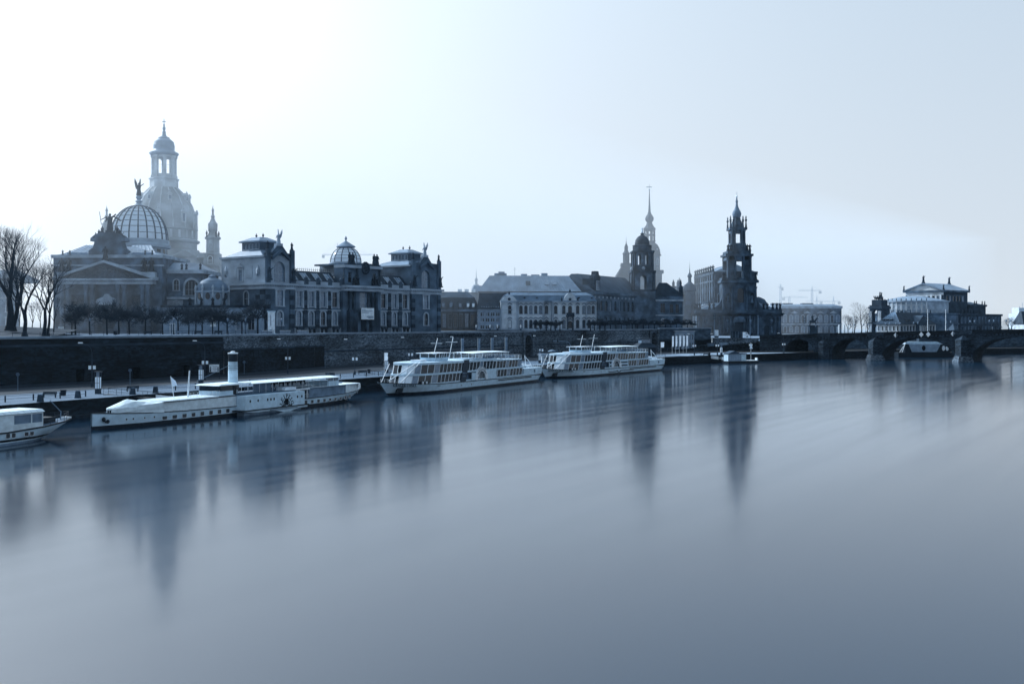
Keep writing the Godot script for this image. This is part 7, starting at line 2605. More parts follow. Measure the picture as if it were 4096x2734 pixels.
func build_left_boat():
	var dir := Vector2(0.424, 0.906)
	var t := thing("moored_boat", "stern of a white covered river boat cut off by the left edge", "boat", ground(Vector2(-62.4, 147) - dir * 45.0, 0), along(Vector2.ZERO, dir))
	var st := [[0.0, 1.5, 0.2, 0.1, 2.4], [6.0, 6.0, 2.0, 1.6, 2.0], [14.0, 14.0, 2.8, 2.6, 1.7], [33.0, 33.0, 2.8, 2.6, 1.7], [39.0, 37.5, 2.5, 1.9, 1.95], [43.0, 39.5, 1.9, 0.8, 2.3], [45.0, 40.5, 0.9, 0.2, 2.5]]
	put(hull_band(st, 0.3, -1, 4), "hull", "white_hull", t)
	put(hull_band(st, -0.6, 0.3, 2), "boot_top", "canvas_grey", t)
	put(hull_band(st, 0.45, 0.75, 1, 0.03), "hull_stripe", "masonry_dark", t)
	put(deck_sheet(st), "deck", "deck", t)
	var m := M.new()
	for i in st.size() - 1: m.bar(Vector3(st[i][0], st[i][4] - 0.03, st[i][2] + 0.03), Vector3(st[i + 1][0], st[i + 1][4] - 0.03, st[i + 1][2] + 0.03), 0.13)
	put(m, "rubbing_strake", "black_paint", t)
	for x in [30.2, 31.1, 33.2, 34.1, 36.2, 37.1]: hull_window(t, st, x, 1.25, 0.62, 0.6)
	var sec := []
	for i in 14: sec.append([12.0 + i * 1.7, 2.6, 1.75, 3.9, 4.1])
	put(tarp(sec, 0.06), "cover", "canvas", t)
	m = M.new()
	for k in 26:
		var x := 12.0 + k * 1.04
		m.frus(x, x + 0.98, -2.75, 2.75, 3.98, x, x + 0.98, -2.2, 2.2, 4.32)
	put(m, "ribbed_roof", "canvas", t)
	m = M.new()
	m.box(34.2, 38.9, 1.75, 2.6, -2.4, 2.5)
	m.box(34.2, 38.9, 3.75, 3.98, -2.4, 2.5)
	for x in [34.2, 37.0, 38.75]: m.box(x, x + 0.15, 2.6, 3.75, 2.4, 2.5)
	put(m, "aft_shelter", "canvas", t)
	m = M.new()
	m.box(34.3, 38.8, 2.6, 3.75, -2.38, 2.42)
	put(m, "shelter_pane", "canvas_grey", t)
	m = M.new()
	rail_run(m, [Vector3(39.0, 2.0, 2.4), Vector3(43.0, 2.3, 1.8), Vector3(45.0, 2.5, 0.4), Vector3(45.0, 2.5, -0.6), Vector3(43.0, 2.3, -1.8)], 0.95, 1.1, 0.03)
	put(m, "stern_rail", "metal_dark", t)
	m = M.new()
	m.bar(Vector3(43.6, 2.4, 0.4), Vector3(43.7, 3.6, 0.4), 0.07, 0.07, 6)
	m.bar(Vector3(43.7, 3.5, 0.4), Vector3(42.0, 5.2, 0.2), 0.06, 0.06, 6)
	put(m, "davit", "metal_grey", t)
	m = M.new()
	m.box(44.2, 45.0, 2.4, 2.75, -0.2, 0.95)
	put(m, "stern_panel", "white_paint", t)
	m = M.new()
	m.box(40.0, 42.6, 2.1, 2.9, -1.4, 0.6)
	put(m, "winch", "black_paint", t)

func side_z(outline: Array, x: float) -> float:
	for i in outline.size() - 1:
		if x <= outline[i + 1].x:
			return lerpf(outline[i].y, outline[i + 1].y, (x - outline[i].x) / maxf(outline[i + 1].x - outline[i].x, 1e-4))
	return outline[outline.size() - 1].y

func pane_run(t: Node3D, outline: Array, xs: Array, y0: float, y1: float, slant: float, pick: Callable):
	# window panes between slanted posts, on both sides of the ship
	for side in [1.0, -1.0]:
		for i in xs.size() - 1:
			var a: float = xs[i]; var b: float = xs[i + 1]
			var za: float = side_z(outline, a) * side; var zb: float = side_z(outline, b) * side
			var m := M.new()
			var p := [Vector3(a + 0.05, y0, za), Vector3(b - 0.05, y0, zb), Vector3(b - 0.05 + slant, y1, zb), Vector3(a + 0.05 + slant, y1, za)]
			var q := []
			for v in p: q.append(v - Vector3(0, 0, 0.04 * side))
			if side > 0:
				m.quad(p[0], p[1], p[2], p[3]); m.quad(q[1], q[0], q[3], q[2])
			else:
				m.quad(p[1], p[0], p[3], p[2]); m.quad(q[0], q[1], q[2], q[3])
			put(m, "window_pane", pick.call(i) if side > 0 else "glass", t)
			m = M.new()
			m.bar(Vector3(a, y0 - 0.35, za + 0.05 * side), Vector3(a + slant, y1 + 0.1, za + 0.05 * side), 0.09)
			if i == xs.size() - 2: m.bar(Vector3(b, y0 - 0.35, zb + 0.05 * side), Vector3(b + slant, y1 + 0.1, zb + 0.05 * side), 0.09)
			put(m, "window_post", "white_paint", t)

func band(outline: Array, x1: float, y0: float, y1: float, grow_: float, shift := 0.0) -> M:
	# a solid storey band following the plan outline of one side, mirrored to the other
	var pts := PackedVector2Array()
	for p in outline:
		if p.x < x1: pts.append(Vector2(p.x + shift - (grow_ if p.y < 3.0 else 0.0), p.y + grow_))
	pts.append(Vector2(x1 + shift, side_z(outline, x1) + grow_))
	var n := pts.size()
	for i in n: pts.append(Vector2(pts[n - 1 - i].x, -pts[n - 1 - i].y))
	var m := M.new()
	m.t = Transform3D(Basis.from_euler(Vector3(PI / 2, 0, 0)), Vector3.ZERO)
	m.prism(pts, -y1, -y0)
	return m

func build_salon_ship(title: String, label: String, at_: Vector2, dir: Vector2, striped: bool):
	var t := thing("salon_ship", label, "ship", ground(at_, 0), along(Vector2.ZERO, dir), "twin white salon ships")
	var st := [[-3.9, 0.0, 0.25, 0.06, 3.15], [0.0, 2.5, 2.0, 1.0, 2.75], [5.0, 6.5, 4.1, 3.0, 2.4], [10.0, 11.0, 4.9, 4.3, 2.15], [16.0, 16.0, 5.2, 5.0, 2.0], [60.0, 60.0, 5.2, 5.0, 1.9], [66.0, 66.0, 5.1, 4.8, 1.95], [70.0, 68.6, 4.9, 4.4, 2.05]]
	put(hull_band(st, 0.55, -1, 5), "hull", "white_hull", t)
	put(hull_band(st, -0.6, 0.55, 2), "boot_top", "black_paint", t)
	put(deck_sheet(st, 0.1), "deck", "deck", t)
	var m := M.new()
	for i in range(0, st.size() - 1): m.bar(Vector3(st[i][0], st[i][4], st[i][2] + 0.02), Vector3(st[i + 1][0], st[i + 1][4], st[i + 1][2] + 0.02), 0.11)
	put(m, "sheer_strake", "black_paint", t)
	m = M.new()
	m.bar(Vector3(1.5, 1.95, 2.45), Vector3(14.0, 1.65, 5.15), 0.1)
	m.bar(Vector3(43.0, 1.5, 5.25), Vector3(63.0, 1.55, 5.15), 0.16)
	put(m, "fender_rail", "black_paint", t)
	if striped:
		m = M.new()
		m.path([Vector3(29, 0.9, 5.15), Vector3(33.5, 0.95, 5.15), Vector3(34.6, 1.25, 5.15), Vector3(35.4, 0.8, 5.15), Vector3(36.4, 0.8, 5.15), Vector3(37.4, 1.2, 5.15), Vector3(46, 1.1, 5.15)], 0.13)
		put(m, "wave_strake", "black_paint", t)
	m = M.new()
	m.t = Transform3D(Basis(Vector3.UP, -0.45), Vector3(1.6, 1.2, 1.95))
	m.prism(PackedVector2Array([Vector2(-0.9, -0.6), Vector2(0.7, -0.55), Vector2(1.0, 0.45), Vector2(-0.5, 0.45)]), -0.4, 0.1)
	put(m, "anchor_pocket", "black_paint", t)
	var u := title.to_upper()
	letters(t, u, 0.85, Vector3(2.3, 2.2, 2.98) if not striped else Vector3(2.9, 2.2, 3.2), "print", -0.4, -0.04, "name_lettering", true)
	for x in [24.0, 29.0]: hull_window(t, st, x, 1.2, 0.25, 0.4, "porthole", "glass", true)
	# black and white fender blocks by the fore deck
	for i in 5:
		m = M.new()
		m.box(6.4 + i * 0.62, 7.0 + i * 0.62, 2.3, 2.85, 4.35 + i * 0.12, 4.5 + i * 0.12)
		put(m, "fender_block", "white_paint" if i % 2 else "black_paint", t)
	# two glazed storeys
	var o1 := [Vector2(3.2, 0.0), Vector2(3.6, 1.8), Vector2(6.0, 3.5), Vector2(12.0, 4.7), Vector2(60.0, 4.9)]
	var o2 := [Vector2(4.4, 0.0), Vector2(4.8, 1.8), Vector2(7.2, 3.5), Vector2(13.0, 4.7), Vector2(60.0, 4.9)]
	var front := ["blind", "blind", "glass_pale", "glass", "glass", "glass_pale"]
	var pick := func(i): return front[i] if i < 6 else ("glass")
	var xs1 := [3.3, 3.65, 5.0, 6.4, 8.6, 10.8, 13.0]
	for i in 9: xs1.append(13.0 + (i + 1) * 1.72)
	pane_run(t, o1, xs1.slice(0, 13), 2.35, 4.1, 0.65, pick)
	var xs2 := [4.5, 4.85, 6.2, 7.6, 9.8, 12.0, 14.0]
	for i in 6: xs2.append(14.0 + (i + 1) * 1.72)
	pane_run(t, o2, xs2, 4.6, 6.5, 0.65, pick)
	var pick2 := func(i): return "glass" if i % 7 != 3 else "glass_pale"
	var xs3 := []
	for i in 9: xs3.append(28.3 + i * 1.75)
	pane_run(t, o2, xs3, 4.7, 6.5, 0.65, pick2)
	var xs4 := []
	for i in 9: xs4.append(43.0 + i * 1.8)
	pane_run(t, o1, xs4, 2.5, 4.15, 0.5, pick2)
	xs4 = []
	for i in 8: xs4.append(42.6 + i * 1.75)
	pane_run(t, o2, xs4, 4.65, 6.3, 0.5, pick2)
	# interior core and the white storey bands
	put(band([Vector2(6.0, 0.0), Vector2(6.4, 1.2), Vector2(14.0, 3.9), Vector2(59.0, 4.2)], 58.0, 2.0, 6.5, 0.0), "interior", "deck", t)
	put(band(o1, 59.5, 1.9, 2.34, 0.05), "lower_band", "white_hull", t)
	put(band(o1, 59.5, 4.12, 4.56, 0.16, 0.7), "middle_band", "white_hull", t)
	put(band(o2, 42.0, 6.52, 7.05, 0.2, 0.75), "roof", "white_hull", t)
	put(band([Vector2(41.0, 4.9), Vector2(60, 4.9)], 57.5, 6.35, 6.6, 0.1), "sun_deck", "white_hull", t)
	# dark slanted funnel band with the ship's name
	for side in [1.0, -1.0]:
		m = M.new()
		m.prism(PackedVector2Array([Vector2(24.0, 2.0), Vector2(26.5, 2.0), Vector2(28.3, 7.15), Vector2(25.8, 7.15)]), 4.85 * side - 0.12, 4.85 * side + 0.15)
		put(m, "funnel_band", "red_band", t)
	letters(t, u.get_slice(" ", 0), 0.5, Vector3(25.9, 4.0, 5.02), "canvas_grey", 0.0, 0.0, "lettering")
	letters(t, u.get_slice(" ", u.get_slice_count(" ") - 1), 0.55, Vector3(25.7, 3.3, 5.02), "canvas_grey", 0.0, 0.0, "lettering")
	# paddle arch, side panel and its writing
	m = M.new()
	var ac := Vector3(34.3, 2.1, 0)
	var ring := PackedVector2Array()
	for k in 17:
		var a := PI * k / 16.0
		ring.append(Vector2(ac.x + cos(a) * 3.3, ac.y + sin(a) * 3.2))
	for k in 17:
		var a := PI - PI * k / 16.0
		ring.append(Vector2(ac.x + cos(a) * 2.05, ac.y + sin(a) * 2.1))
	m.prism(ring, 4.9, 5.25)
	put(m, "paddle_arch", "white_paint", t)
	arc_letters(t, "DAMPFSCHIFFAHRT", ac + Vector3(0, -0.1, 5.26), 2.55, 0.5, PI * 0.8, PI * 0.2, "print")
	arc_letters(t, "SÄCHSISCHE", ac + Vector3(0, -0.1, 5.26), 3.1, 0.42, PI * 0.7, PI * 0.3, "print")
	m = M.new()
	m.box(29.6, 32.0, 1.95, 3.9, 4.86, 5.02)
	m.box(36.6, 42.6, 1.95, 4.2, 4.86, 5.02)
	put(m, "side_panel", "white_hull", t)
	if striped:
		for k in 2:
			m = M.new()
			m.box(37.4, 42.0, 2.5 + k * 0.95, 2.95 + k * 0.95, 5.03, 5.06)
			m.box(29.8, 31.0, 2.5 + k * 0.95, 2.95 + k * 0.95, 5.03, 5.06)
			put(m, "panel_stripe", "red_band", t)
	m = M.new()
	m.box(32.2, 36.4, 1.95, 4.0, 4.6, 4.7)
	put(m, "arch_recess", "glass", t)
	for x in [32.9, 33.7, 34.6, 35.6]:
		m = M.new()
		m.box(x, x + 0.14, 2.0, 4.0, 4.7, 4.78)
		put(m, "door_bar", "white_paint", t)
	# raised stern block
	m = M.new()
	m.frus(58.6, 70.2, -4.9, 4.9, 1.9, 59.2, 70.8, -4.9, 4.9, 3.85)
	put(m, "stern_block", "white_hull", t)
	m = M.new()
	m.box(62.2, 70.6, 1.75, 1.95, 4.9, 5.1)
	put(m, "stern_strake", "black_paint", t)
	m = M.new()
	m.box(65.2, 66.1, 2.6, 3.4, 4.9, 4.94)
	put(m, "stern_grille", "canvas_grey", t)
	m = M.new()
	m.box(55.6, 58.8, 2.0, 6.35, -4.4, 4.3)
	put(m, "stair_house", "canvas_grey", t)
	m = M.new()
	for k in 8: m.box(55.6 + k * 0.36, 56.0 + k * 0.36, 6.0 - k * 0.34, 6.1 - k * 0.34, 4.3, 4.8)
	m.bar(Vector3(55.5, 6.9, 4.8), Vector3(58.6, 4.2, 4.8), 0.05)
	put(m, "stair", "white_paint", t)
	m = M.new()
	m.box(62.5, 65.5, 3.85, 4.9, -2, 2.2)
	m.box(66.4, 68.4, 3.85, 4.5, -3, 3)
	put(m, "aft_locker", "white_paint", t)
	m = M.new()
	m.path([Vector3(67.4, 3.8, 1.5), Vector3(66.6, 7.2, 1.5)], 0.09)
	m.path([Vector3(68.2, 3.8, -1.0), Vector3(67.6, 7.0, -1.0)], 0.08)
	m.path([Vector3(66.6, 6.9, 1.5), Vector3(70.0, 5.2, 1.5), Vector3(70.3, 4.0, 1.5)], 0.08)
	put(m, "stern_davit", "white_paint", t)
	m = M.new()
	rail_run(m, [Vector3(60, 3.85, 4.8), Vector3(70.5, 3.85, 4.8), Vector3(70.5, 3.85, -4.8)], 0.8, 1.2, 0.03)
	put(m, "stern_rail", "white_paint", t)
	m = M.new()
	rail_run(m, [Vector3(42.2, 6.6, 4.9), Vector3(57.4, 6.6, 4.9), Vector3(57.4, 6.6, -4.9), Vector3(42.2, 6.6, -4.9)], 1.05, 1.7, 0.035)
	put(m, "sun_deck_rail", "white_paint", t)
	for i in 9:
		m = M.new()
		m.box(-0.7, 0.7, 0.68, 0.74, -0.4, 0.4)
		m.bar(Vector3.ZERO, Vector3(0, 0.7, 0), 0.06)
		for e in [-0.9, 0.9]:
			m.box(e - 0.22, e + 0.22, 0.42, 0.47, -0.3, 0.3); m.box(e - 0.03 + 0.2 * signf(e), e + 0.03 + 0.2 * signf(e), 0.42, 0.95, -0.3, 0.3)
		inst(m.mesh(), "deck_table", "canvas_grey", t, Vector3(43.4 + i * 1.55, 6.6, 2.6 - 2.0 * (i % 2)))
	rope(t, Vector3(0.5, 2.8, -1.5), Vector3(-5.0, 3.3, -9.5), 0.7)
	rope(t, Vector3(70.0, 3.9, -3.0), Vector3(76.0, 3.3, -9.5), 0.7)
	# awning over the sun deck
	m = M.new()
	for k in 10:
		var x0 := 31.0 + k * 2.1; var x1 := x0 + 2.1
		var s0 := 0.14 * sin(PI * k / 10.0); var s1 := 0.14 * sin(PI * (k + 1) / 10.0)
		m.quad(Vector3(x0, 8.55 + s0, 4.0), Vector3(x1, 8.55 + s1, 4.0), Vector3(x1, 8.75 + s1, 0), Vector3(x0, 8.75 + s0, 0))
		m.quad(Vector3(x0, 8.75 + s0, 0), Vector3(x1, 8.75 + s1, 0), Vector3(x1, 8.55 + s1, -4.0), Vector3(x0, 8.55 + s0, -4.0))
		m.quad(Vector3(x0, 8.4 + s0, 4.0), Vector3(x1, 8.4 + s1, 4.0), Vector3(x1, 8.55 + s1, 4.0), Vector3(x0, 8.55 + s0, 4.0))
	put(m, "awning", "canvas", t)
	for i in 6:
		for z in [3.8, -3.8]:
			m = M.new()
			m.bar(Vector3(32.0 + i * 3.9, 6.6, z), Vector3(32.3 + i * 3.9, 8.5, z), 0.06)
			put(m, "awning_post", "white_paint", t)
	# wheelhouse and its roof
	m = M.new()
	m.frus(17.0, 22.6, -2.0, 2.2, 7.05, 16.8, 22.8, -2.1, 2.3, 7.9)
	put(m, "wheelhouse", "white_hull", t)
	m = M.new()
	m.frus(16.85, 22.75, -2.0, 2.2, 7.9, 16.5, 23.0, -2.2, 2.4, 8.85)
	put(m, "wheelhouse_window", "glass", t)
	for p in [[16.75, 2.3], [18.4, 2.3], [19.4, 2.3], [20.4, 2.3], [21.6, 2.3], [22.8, 2.3], [16.7, 0.4], [16.7, -1.9]]:
		m = M.new()
		m.bar(Vector3(p[0], 7.9, p[1]), Vector3(p[0] - (0.15 if p[0] < 19 else -0.15), 8.85, p[1] + 0.15), 0.1)
		put(m, "window_post", "white_paint", t)
	m = M.new()
	m.box(15.9, 23.6, 8.85, 9.0, -2.6, 2.8)
	put(m, "wheelhouse_roof", "white_paint", t)
	m = M.new()
	m.bar(Vector3(14.2, 8.9, 2.6), Vector3(16.0, 8.9, 2.6), 0.06)
	m.box(15.2, 16.4, 8.75, 9.05, 2.4, 2.9)
	put(m, "searchlight", "white_paint", t)
	m = M.new()
	m.bar(Vector3(20.0, 9.0, 0), Vector3(21.6, 12.4, 0), 0.07)
	m.bar(Vector3(20.3, 11.2, -1.2), Vector3(21.7, 11.2, 1.2), 0.07)
	put(m, "signal_mast", "white_paint", t)
	m = M.new()
	m.bar(Vector3(26.0, 7.05, 0.5), Vector3(28.2, 12.6, 0.5), 0.08)
	m.bar(Vector3(27.0, 11.4, -0.9), Vector3(28.4, 11.4, 1.7), 0.07)
	put(m, "main_mast", "white_paint", t)
	m = M.new()
	m.box(11.6, 14.6, 7.05, 7.5, -1.4, 1.2)
	put(m, "roof_hatch", "white_paint", t)
	m = M.new()
	m.bar(Vector3(-2.6, 3.1, 0), Vector3(0.6, 7.0, 0), 0.07)
	put(m, "bow_staff", "white_paint", t)
	m = M.new()
	rail_run(m, [Vector3(-3.4, 3.1, 0.3), Vector3(0, 2.75, 1.9), Vector3(3.4, 2.55, 3.3)], 0.8, 0.9, 0.03)
	put(m, "bow_rail", "white_paint", t)
	m = M.new()
	m.bar(Vector3(-0.6, 3.3, 0.6), Vector3(6.0, 7.0, 3.6), 0.13)
	m.bar(Vector3(1.4, 2.8, 2.4), Vector3(6.8, 7.0, 4.0), 0.13)
	put(m, "front_strut", "white_paint", t)

func build_small_craft():
	# landing pontoon with a small hut
	var p := Vector2(87, 422)
	var t := thing("landing_pontoon", "dark landing pontoon with a small pale gabled hut below the bridge", "pontoon", ground(p, 0), along(Vector2.ZERO, Vector2(0.9, 0.42)))
	var m := M.new()
	m.box(0, 15, -0.5, 1.0, -4, 0)
	put(m, "float", "black_paint", t)
	m = M.new()
	m.box(0.3, 9.2, 1.0, 3.9, -3.4, -0.5)
	put(m, "hut", "white_hull", t)
	m = M.new()
	m.prism(PackedVector2Array([Vector2(0.0, 3.9), Vector2(6.6, 3.9), Vector2(3.3, 5.2)]), -3.8, -0.2)
	m.box(6.4, 9.5, 3.9, 4.2, -3.8, -0.2)
	put(m, "hut_roof", "slate_mid", t)
	for k in 6:
		m = M.new()
		m.box(0.3 + k * 1.1, 1.3 + k * 1.1, 1.05, 3.8, -0.49, -0.44 + 0.015 * (k % 2))
		put(m, "plank", "plaster_mid", t)
	m = M.new()
	m.bar(Vector3(12.0, 1.0, -1), Vector3(12.0, 8.4, -1), 0.06)
	put(m, "flag_staff", "white_paint", t)
	m = M.new()
	m.prism(PackedVector2Array([Vector2(12.0, 8.4), Vector2(11.4, 5.9), Vector2(12.9, 5.9)]), -1.04, -0.98)
	put(m, "flag", "flag_cloth", t)
	m = M.new()
	m.box(9.6, 15, 1.0, 1.25, -3.9, -0.1)
	m.box(14.4, 14.9, 1.0, 2.2, -1.4, -0.2)
	put(m, "mooring_gear", "white_paint", t)
	# floating theatre barge beyond the bridge
	t = thing("theatre_barge", "dark barge with a pale flared cabin seen through the main bridge arch", "boat", Vector3(188, 0, -505), 0.05)
	m = M.new()
	m.box(-2, 28, -0.5, 2.4, -7, 0)
	put(m, "hull", "black_paint", t)
	m = M.new()
	m.prism(PackedVector2Array([Vector2(4.8, 2.6), Vector2(17.0, 2.6), Vector2(19.0, 6.4), Vector2(3.2, 6.4)]), -6, -0.5)
	put(m, "cabin", "plaster_mid", t)
	m = M.new()
	m.box(1.6, 23.6, 2.4, 6.3, -6.6, -0.6)
	put(m, "dark_cabin", "black_paint", t)
	m = M.new()
	m.box(2.0, 23.0, 6.4, 7.6, -6, -1)
	put(m, "upper_band", "white_hull", t)
	m = M.new()
	m.box(9.0, 19.6, 7.6, 9.0, -5, -2)
	put(m, "top_house", "slate", t)
	for x in [10.6]:
		m = M.new()
		var ring := PackedVector2Array()
		for k in 14: ring.append(Vector2(x + cos(TAU * k / 14) * 0.9, 4.5 + sin(TAU * k / 14) * 1.3))
		m.prism(ring, -0.5, -0.4)
		put(m, "emblem", "masonry_dark", t)
	for x in [20.4, 22.2]:
		m = M.new()
		var ring := PackedVector2Array()
		for k in 14: ring.append(Vector2(x + cos(TAU * k / 14) * 0.75, 4.4 + sin(TAU * k / 14) * 1.2))
		m.prism(ring, -0.6, -0.5)
		put(m, "round_sign", "white_paint", t)
	m = M.new()
	m.path([Vector3(0.2, 2.4, -1), Vector3(1.8, 6.8, -1), Vector3(2.2, 8.4, -1)], 0.15)
	m.path([Vector3(-0.6, 2.4, -2), Vector3(1.4, 5.4, -2)], 0.15)
	put(m, "bow_frame", "white_paint", t)

# ---------------------------------------------------------------- things on the quay

func on_quay(px: float, d: float) -> Vector3:
	return Vector3((px - 2048.0) / F * d, QUAY_Y + 0.02, -d)

func quay_lamp(px: float, d: float, label: String, boxes := true, reach := -2.6):
	var t := thing("street_lamp", label, "street lamp", on_quay(px, d), 0.0, "arched street lamps along the quay road")
	var h := 8.7
	if not shared.has("lamp"):
		var m := M.new()
		m.bar(Vector3.ZERO, Vector3(0, h * 0.78, 0), 0.12, 0.08, 6)
		m.path([Vector3(0, h * 0.78, 0), Vector3(-0.15, h * 0.87, 0), Vector3(-0.5, h * 0.93, 0), Vector3(-1.1, h * 0.975, 0), Vector3(reach + 0.6, h, 0)], 0.055, 5)
		var b := M.new()
		b.box(-0.22, 0.22, 0, 0.9, -0.22, 0.22)
		var l := M.new()
		l.frus(reach - 0.15, reach + 0.75, -0.16, 0.16, h - 0.02, reach - 0.1, reach + 0.7, -0.1, 0.1, h + 0.2)
		var x := M.new()
		x.box(-0.24, 0.24, -0.36, 0.36, -0.1, 0.1)
		shared["lamp"] = [m.mesh(), b.mesh(), l.mesh(), x.mesh()]
	inst(shared["lamp"][0], "post", "metal_dark", t)
	inst(shared["lamp"][1], "base", "metal_dark", t)
	inst(shared["lamp"][2], "lamp_head", "white_paint", t)
	if boxes:
		for s in [-0.45, 0.45]: inst(shared["lamp"][3], "sign_box", "panel_white", t, Vector3(s, 3.9, 0.0))

func info_pillar(px: float, d: float, label: String):
	var t := thing("info_pillar", label, "pillar", on_quay(px, d), 0.0, "glowing pillars on the quay")
	if not shared.has("pillar"):
		var m := M.new()
		m.box(-0.42, 0.42, 0, 0.95, -0.42, 0.42)
		var w := M.new()
		w.box(-0.4, 0.4, 0.95, 2.95, -0.4, 0.4)
		var f := M.new()
		for s in [-1.0, 1.0]:
			for k in [-1.0, 1.0]: f.box(s * 0.42 - 0.04, s * 0.42 + 0.04, 0.95, 3.9, k * 0.42 - 0.04, k * 0.42 + 0.04)
		f.box(-0.04, 0.04, 0.95, 2.95, 0.4, 0.44)
		f.box(-0.42, 0.42, 1.9, 1.96, 0.4, 0.44)
		f.box(-0.62, 0.62, 3.9, 4.0, -0.62, 0.62)
		var l := M.new()
		l.lathe(Vector3(0, 3.0, 0), [[0.3, 0], [0.3, 0.9]], 10)
		shared["pillar"] = [m.mesh(), w.mesh(), f.mesh(), l.mesh()]
	inst(shared["pillar"][0], "base", "metal_dark", t)
	inst(shared["pillar"][1], "light_panel", "panel_white", t)
	inst(shared["pillar"][2], "frame", "metal_dark", t)
	inst(shared["pillar"][3], "lantern", "glass_pale", t)

func flag_pole(p: Vector3, h: float, fh: float, fw: float, label: String, group: String, called := "banner_flag", cloth := "flag_cloth"):
	var t := thing(called, label, "flag", p, 0.0, group)
	var m := M.new()
	m.bar(Vector3.ZERO, Vector3(0, h, 0), 0.06, 0.05, 5)
	put(m, "pole", "white_paint", t)
	m = M.new()
	var n := 6
	for k in n:
		var y0 := h - fh * k / n; var y1 := h - fh * (k + 1) / n
		var z0 := 0.12 * sin(k * 1.1); var z1 := 0.12 * sin((k + 1) * 1.1)
		m.quad(Vector3(0.05, y1, 0), Vector3(fw * (0.9 + 0.1 * cos(k * 2.0)), y1, z1), Vector3(fw, y0, z0), Vector3(0.05, y0, 0))
	put(m, "cloth", cloth, t)

func car(p: Vector3, turn: float, label: String, paint: String, kind := 0, group := "parked vehicles"):
	# kind 0 car, 1 van, 2 box truck
	var t := thing(["parked_car", "parked_van", "box_truck"][kind], label, ["car", "van", "truck"][kind], p, turn, group)
	var l: float = [4.4, 5.8, 7.2][kind]
	var side := PackedVector2Array([Vector2(0, 0.35), Vector2(l, 0.35), Vector2(l, 0.95), Vector2(l * 0.97, 1.05), Vector2(l * 0.74, 1.1), Vector2(l * 0.6, 1.5), Vector2(l * 0.18, 1.5), Vector2(0.02 * l, 1.0)])
	if kind > 0: side = PackedVector2Array([Vector2(0, 0.45), Vector2(l, 0.45), Vector2(l, 1.15), Vector2(l * 0.96, 1.4), Vector2(l * 0.84, 1.55), Vector2(l * 0.74, 2.5), Vector2(l * 0.66, 2.65), Vector2(0, 2.65)])
	var m := M.new()
	m.prism(side, -0.9, 0.9)
	put(m, "body", paint, t)
	m = M.new()
	var hx := l * 0.755
	if kind > 0: m.prism(PackedVector2Array([Vector2(l * 0.83, 1.6), Vector2(l * 0.75, 2.42), Vector2(l * 0.765, 2.44), Vector2(l * 0.845, 1.6)]), -0.8, 0.8)
	else: m.prism(PackedVector2Array([Vector2(l * 0.73, 1.12), Vector2(l * 0.605, 1.47), Vector2(l * 0.62, 1.49), Vector2(l * 0.745, 1.12)]), -0.75, 0.75)
	put(m, "windscreen", "glass_pale", t)
	m = M.new()
	if kind > 0: m.box(l * 0.6, l * 0.74, 1.6, 2.3, -0.92, 0.92)
	else: m.prism(PackedVector2Array([Vector2(l * 0.22, 1.08), Vector2(l * 0.7, 1.1), Vector2(l * 0.58, 1.44), Vector2(l * 0.24, 1.44)]), -0.91, 0.91)
	put(m, "side_window", "glass", t)
	for x in [l * 0.19, l * 0.81]:
		for s in [-0.85, 0.85]:
			m = M.new()
			m.t = Transform3D(Basis.from_euler(Vector3(PI / 2, 0, 0)), Vector3(x, 0.34, s))
			m.lathe(Vector3.ZERO, [[0.0, -0.12], [0.33, -0.12], [0.33, 0.12], [0.0, 0.12]], 10)
			put(m, "wheel", "rubber", t)
	for s in [-0.6, 0.6]:
		m = M.new()
		m.box(l - 0.02, l + 0.03, 0.75, 0.95, s - 0.18, s + 0.18)
		put(m, "headlight", "white_paint", t)
	if kind == 2:
		m = M.new()
		m.box(-0.4, l * 0.62, 0.7, 3.3, -1.15, 1.15)
		put(m, "cargo_box", "car_dark", t)

func bench(p: Vector3, turn: float, label: String, pale := false):
	var t := thing("bench", label, "bench", p, turn, "benches")
	if not shared.has("bench"):
		var m := M.new(); m.box(-1.1, 1.1, 0.42, 0.48, -0.25, 0.25)
		var b := M.new(); b.box(-1.1, 1.1, 0.55, 1.0, -0.3, -0.24)
		var l := M.new(); l.box(-0.06, 0.06, 0, 0.9, -0.28, 0.24)
		shared["bench"] = [m.mesh(), b.mesh(), l.mesh()]
	var c := "plaster_mid" if pale else "metal_dark"
	inst(shared["bench"][0], "seat", c, t)
	inst(shared["bench"][1], "backrest", c, t)
	for s in [-0.95, 0.95]: inst(shared["bench"][2], "leg", c, t, Vector3(s, 0, 0))

